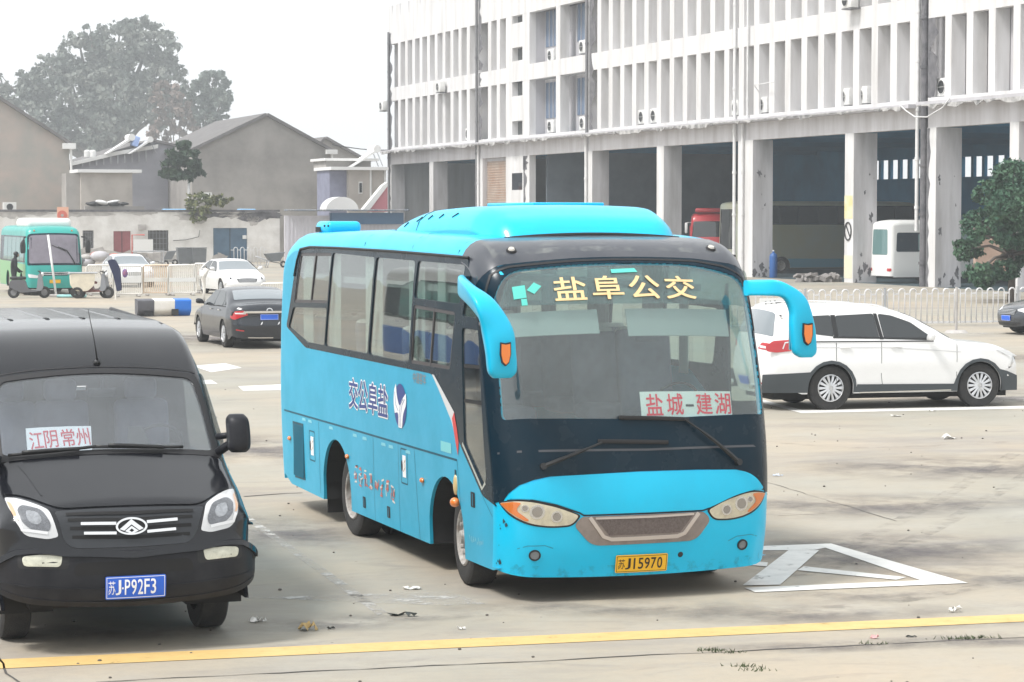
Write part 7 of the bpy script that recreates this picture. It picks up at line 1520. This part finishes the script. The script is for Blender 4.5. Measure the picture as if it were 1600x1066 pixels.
# coat on the barrier, turquoise sheet on the ground
t = thing('hung_coat', 'dark blue coat hanging on a barrier end with a red and blue bundle', 'coat', gp(180, 468) + Vector((0, 0, 0))); b = MB(); b.prism(fillet([(-.28, 1.5, .1), (.0, 1.55, .1), (.2, 1.2, .2), (.25, .35, .05), (.08, .3, .05), (-.05, .9, .2)]), -.08, .08, lambda u, v, d: (u, d, v)); b.build('cloth', M('dark navy cloth', (.015, .02, .06), .9), t, smooth=.8); b = MB(); b.sph((.38, 0, 1.0), .13, (.8, .6, 1.3), n=12); b.build('bundle', M('red blue cloth', (.30, .10, .14), .8, var=1, vscale=8, dirt=(.1, .12, .35)), t, smooth=9); b = MB(); b.tube([(0, .1, 0), (0, .1, 1.45)], .03, 6); b.build('pole', m_wb, t)
b = MB(); b.box(0, 0, .06, 1.1, .5, .10, bev=.03); o = b.build('turquoise_sheet', M('turquoise plastic', (.30, .60, .60), .5), None, smooth=.8); o.location = gp(112, 465); tag(o, 'flat turquoise plastic sheet on the ground before the green bus', 'plastic sheet')
# bins, wheelbarrows, planters along the low building
m_bin = M('grey bin plastic', (.14, .15, .16), .6, var=.4, vscale=3)
for lab, px, w in (('dark grey bin against the low building, left of the pair', 288, 24), ('dark grey bin against the low building, right of the pair', 310, 22)):
    Y = 158; t = thing('waste_bin', lab, 'bin', (at(px, 337, Y).x, Y, 0), RZS, 'dark bins by the low building'); ww = w * Y / F_PX
    b = MB(); b.prism(fillet([(-ww / 2 + .06, .08, .05), (ww / 2 - .06, .08, .05), (ww / 2, 1.05, .04), (-ww / 2, 1.05, .04)]), -.35, .35, lambda u, v, d: (u, d, v)); b.build('tub', m_bin, t, smooth=.6); b = MB(); b.box(0, 0, 1.10, ww + .04, .76, .07, bev=.02); b.build('lid', m_bin, t)
    for x in (-ww * .3, ww * .3): b = MB(); b.cyl((x, -.3, .07), (x, -.24, .07), .07, n=10); b.build('wheel', m_black, t)
for lab, px, Y in (('dark wheelbarrow left of the dark bins', 258, 156), ('dark wheelbarrow tipped at the garage front, right of the blue door', 427, 150), ('dark wheelbarrow under the metal table right of the pearl saloon', 243, 152)):
    t = thing('wheelbarrow', lab, 'wheelbarrow', (at(px, 337, Y).x, Y, 0), RZS, 'wheelbarrows along the low building'); b = MB(); b.prism([(-.55, .85), (.65, .95), (.35, .40), (-.25, .38)], -.33, .33, lambda u, v, d: (u, d, v)); b.build('tray', m_mid if px < 250 else m_bin, t); b = MB(); b.tube([(-1.1, -.25, .7), (-.3, -.2, .4), (.6, 0, .22)], .03, 6); b.tube([(-1.1, .25, .7), (-.3, .2, .4), (.6, 0, .22)], .03, 6); b.tube([(-.35, -.25, .4), (-.45, -.25, 0)], .03, 6); b.tube([(-.35, .25, .4), (-.45, .25, 0)], .03, 6); b.build('frame', m_metal, t, smooth=9); b = MB(); b.lathe([(.1, -.04), (.2, -.04), (.2, .04), (.1, .04), (.1, -.04)], (.62, 0, .2), 'Y', 16); b.build('wheel', m_tyre, t)
t = thing('metal_table', 'metal worktable standing between the barred window and the pearl saloon', 'table', (at(232, 337, 150).x, 150, 0), RZS); b = MB(); b.box(0, 0, 1.0, 1.9, .8, .08); b.build('tabletop', m_metal, t)
for x in (-.85, .85):
    for y in (-.35, .35): b = MB(); b.box(x, y, .5, .07, .07, 1.0); b.build('leg', m_metal, t)
t = thing('junk_heap', 'heap of grey sacks and coloured scraps by the low building behind the green bus', 'junk heap', (at(160, 337, 155).x, 155, 0), RZS); r = random.Random(12)
for k in range(16): b = MB(); b.sph((r.uniform(-1.6, 1.9), r.uniform(-.5, .5), r.uniform(.15, .8)), r.uniform(.25, .5), (1.3, 1, .7), n=8); b.build('sack', (m_mid, m_bin, M('sack red', (.5, .12, .08), .8), m_wall2)[k % 4], t, smooth=9)
# power line between the house roofs
for i, (a_, c_) in enumerate((((519, 226, 200), (640, 233, 200)),)):
    A0 = at(a_[0], a_[1], a_[2]); B0 = at(c_[0], c_[1], c_[2]); b = MB(); b.tube([tuple(A0.lerp(B0, k / 8) - Vector((0, 0, .25 * math.sin(PI * k / 8)))) for k in range(9)], .04, 5); o = b.build('overhead_cable', m_black, None, smooth=9); tag(o, 'thin overhead cable between the grey gable and the white building', 'cable')
# ------------------------------------------------------------------ two coaches standing left of the view; the coach windows mirror them
bus('bus', 'white bus with a blue stripe parked out of view to the left', 'bus', Vector((-14.5, 30.5, 0)), RZ_FRONT, 9.0, 1.2, 2.9, m_carwhite, M('blue stripe paint', (.02, .15, .5), .4), 1.0, (1.35, 2.3), glass=M('greenish window', (.10, .20, .18), .08, spec=.8))
bus('bus', 'white bus with a blue stripe parked out of view beside its twin', 'bus', Vector((-17.5, 40.0, 0)), RZ_FRONT, 9.0, 1.2, 2.9, m_carwhite, MATS['blue stripe paint'], 1.0, (1.35, 2.3), glass=MATS['greenish window'])
# ------------------------------------------------------------------ haze
HZ = MB(); HZ.bb(-160, 160, -50, 530, -1.0, 52.0); hz = HZ.build('haze', bpy.data.materials.new('haze')); tag(hz, kind='stuff')
hm = hz.data.materials[0]; hm.use_nodes = True; hn = hm.node_tree.nodes; hn.clear(); ho = hn.new('ShaderNodeOutputMaterial'); hv = hn.new('ShaderNodeVolumePrincipled')
hv.inputs['Color'].default_value = (.93, .97, .995, 1); hv.inputs['Density'].default_value = .0010; hv.inputs['Anisotropy'].default_value = .2
hm.node_tree.links.new(hv.outputs[0], ho.inputs['Volume'])
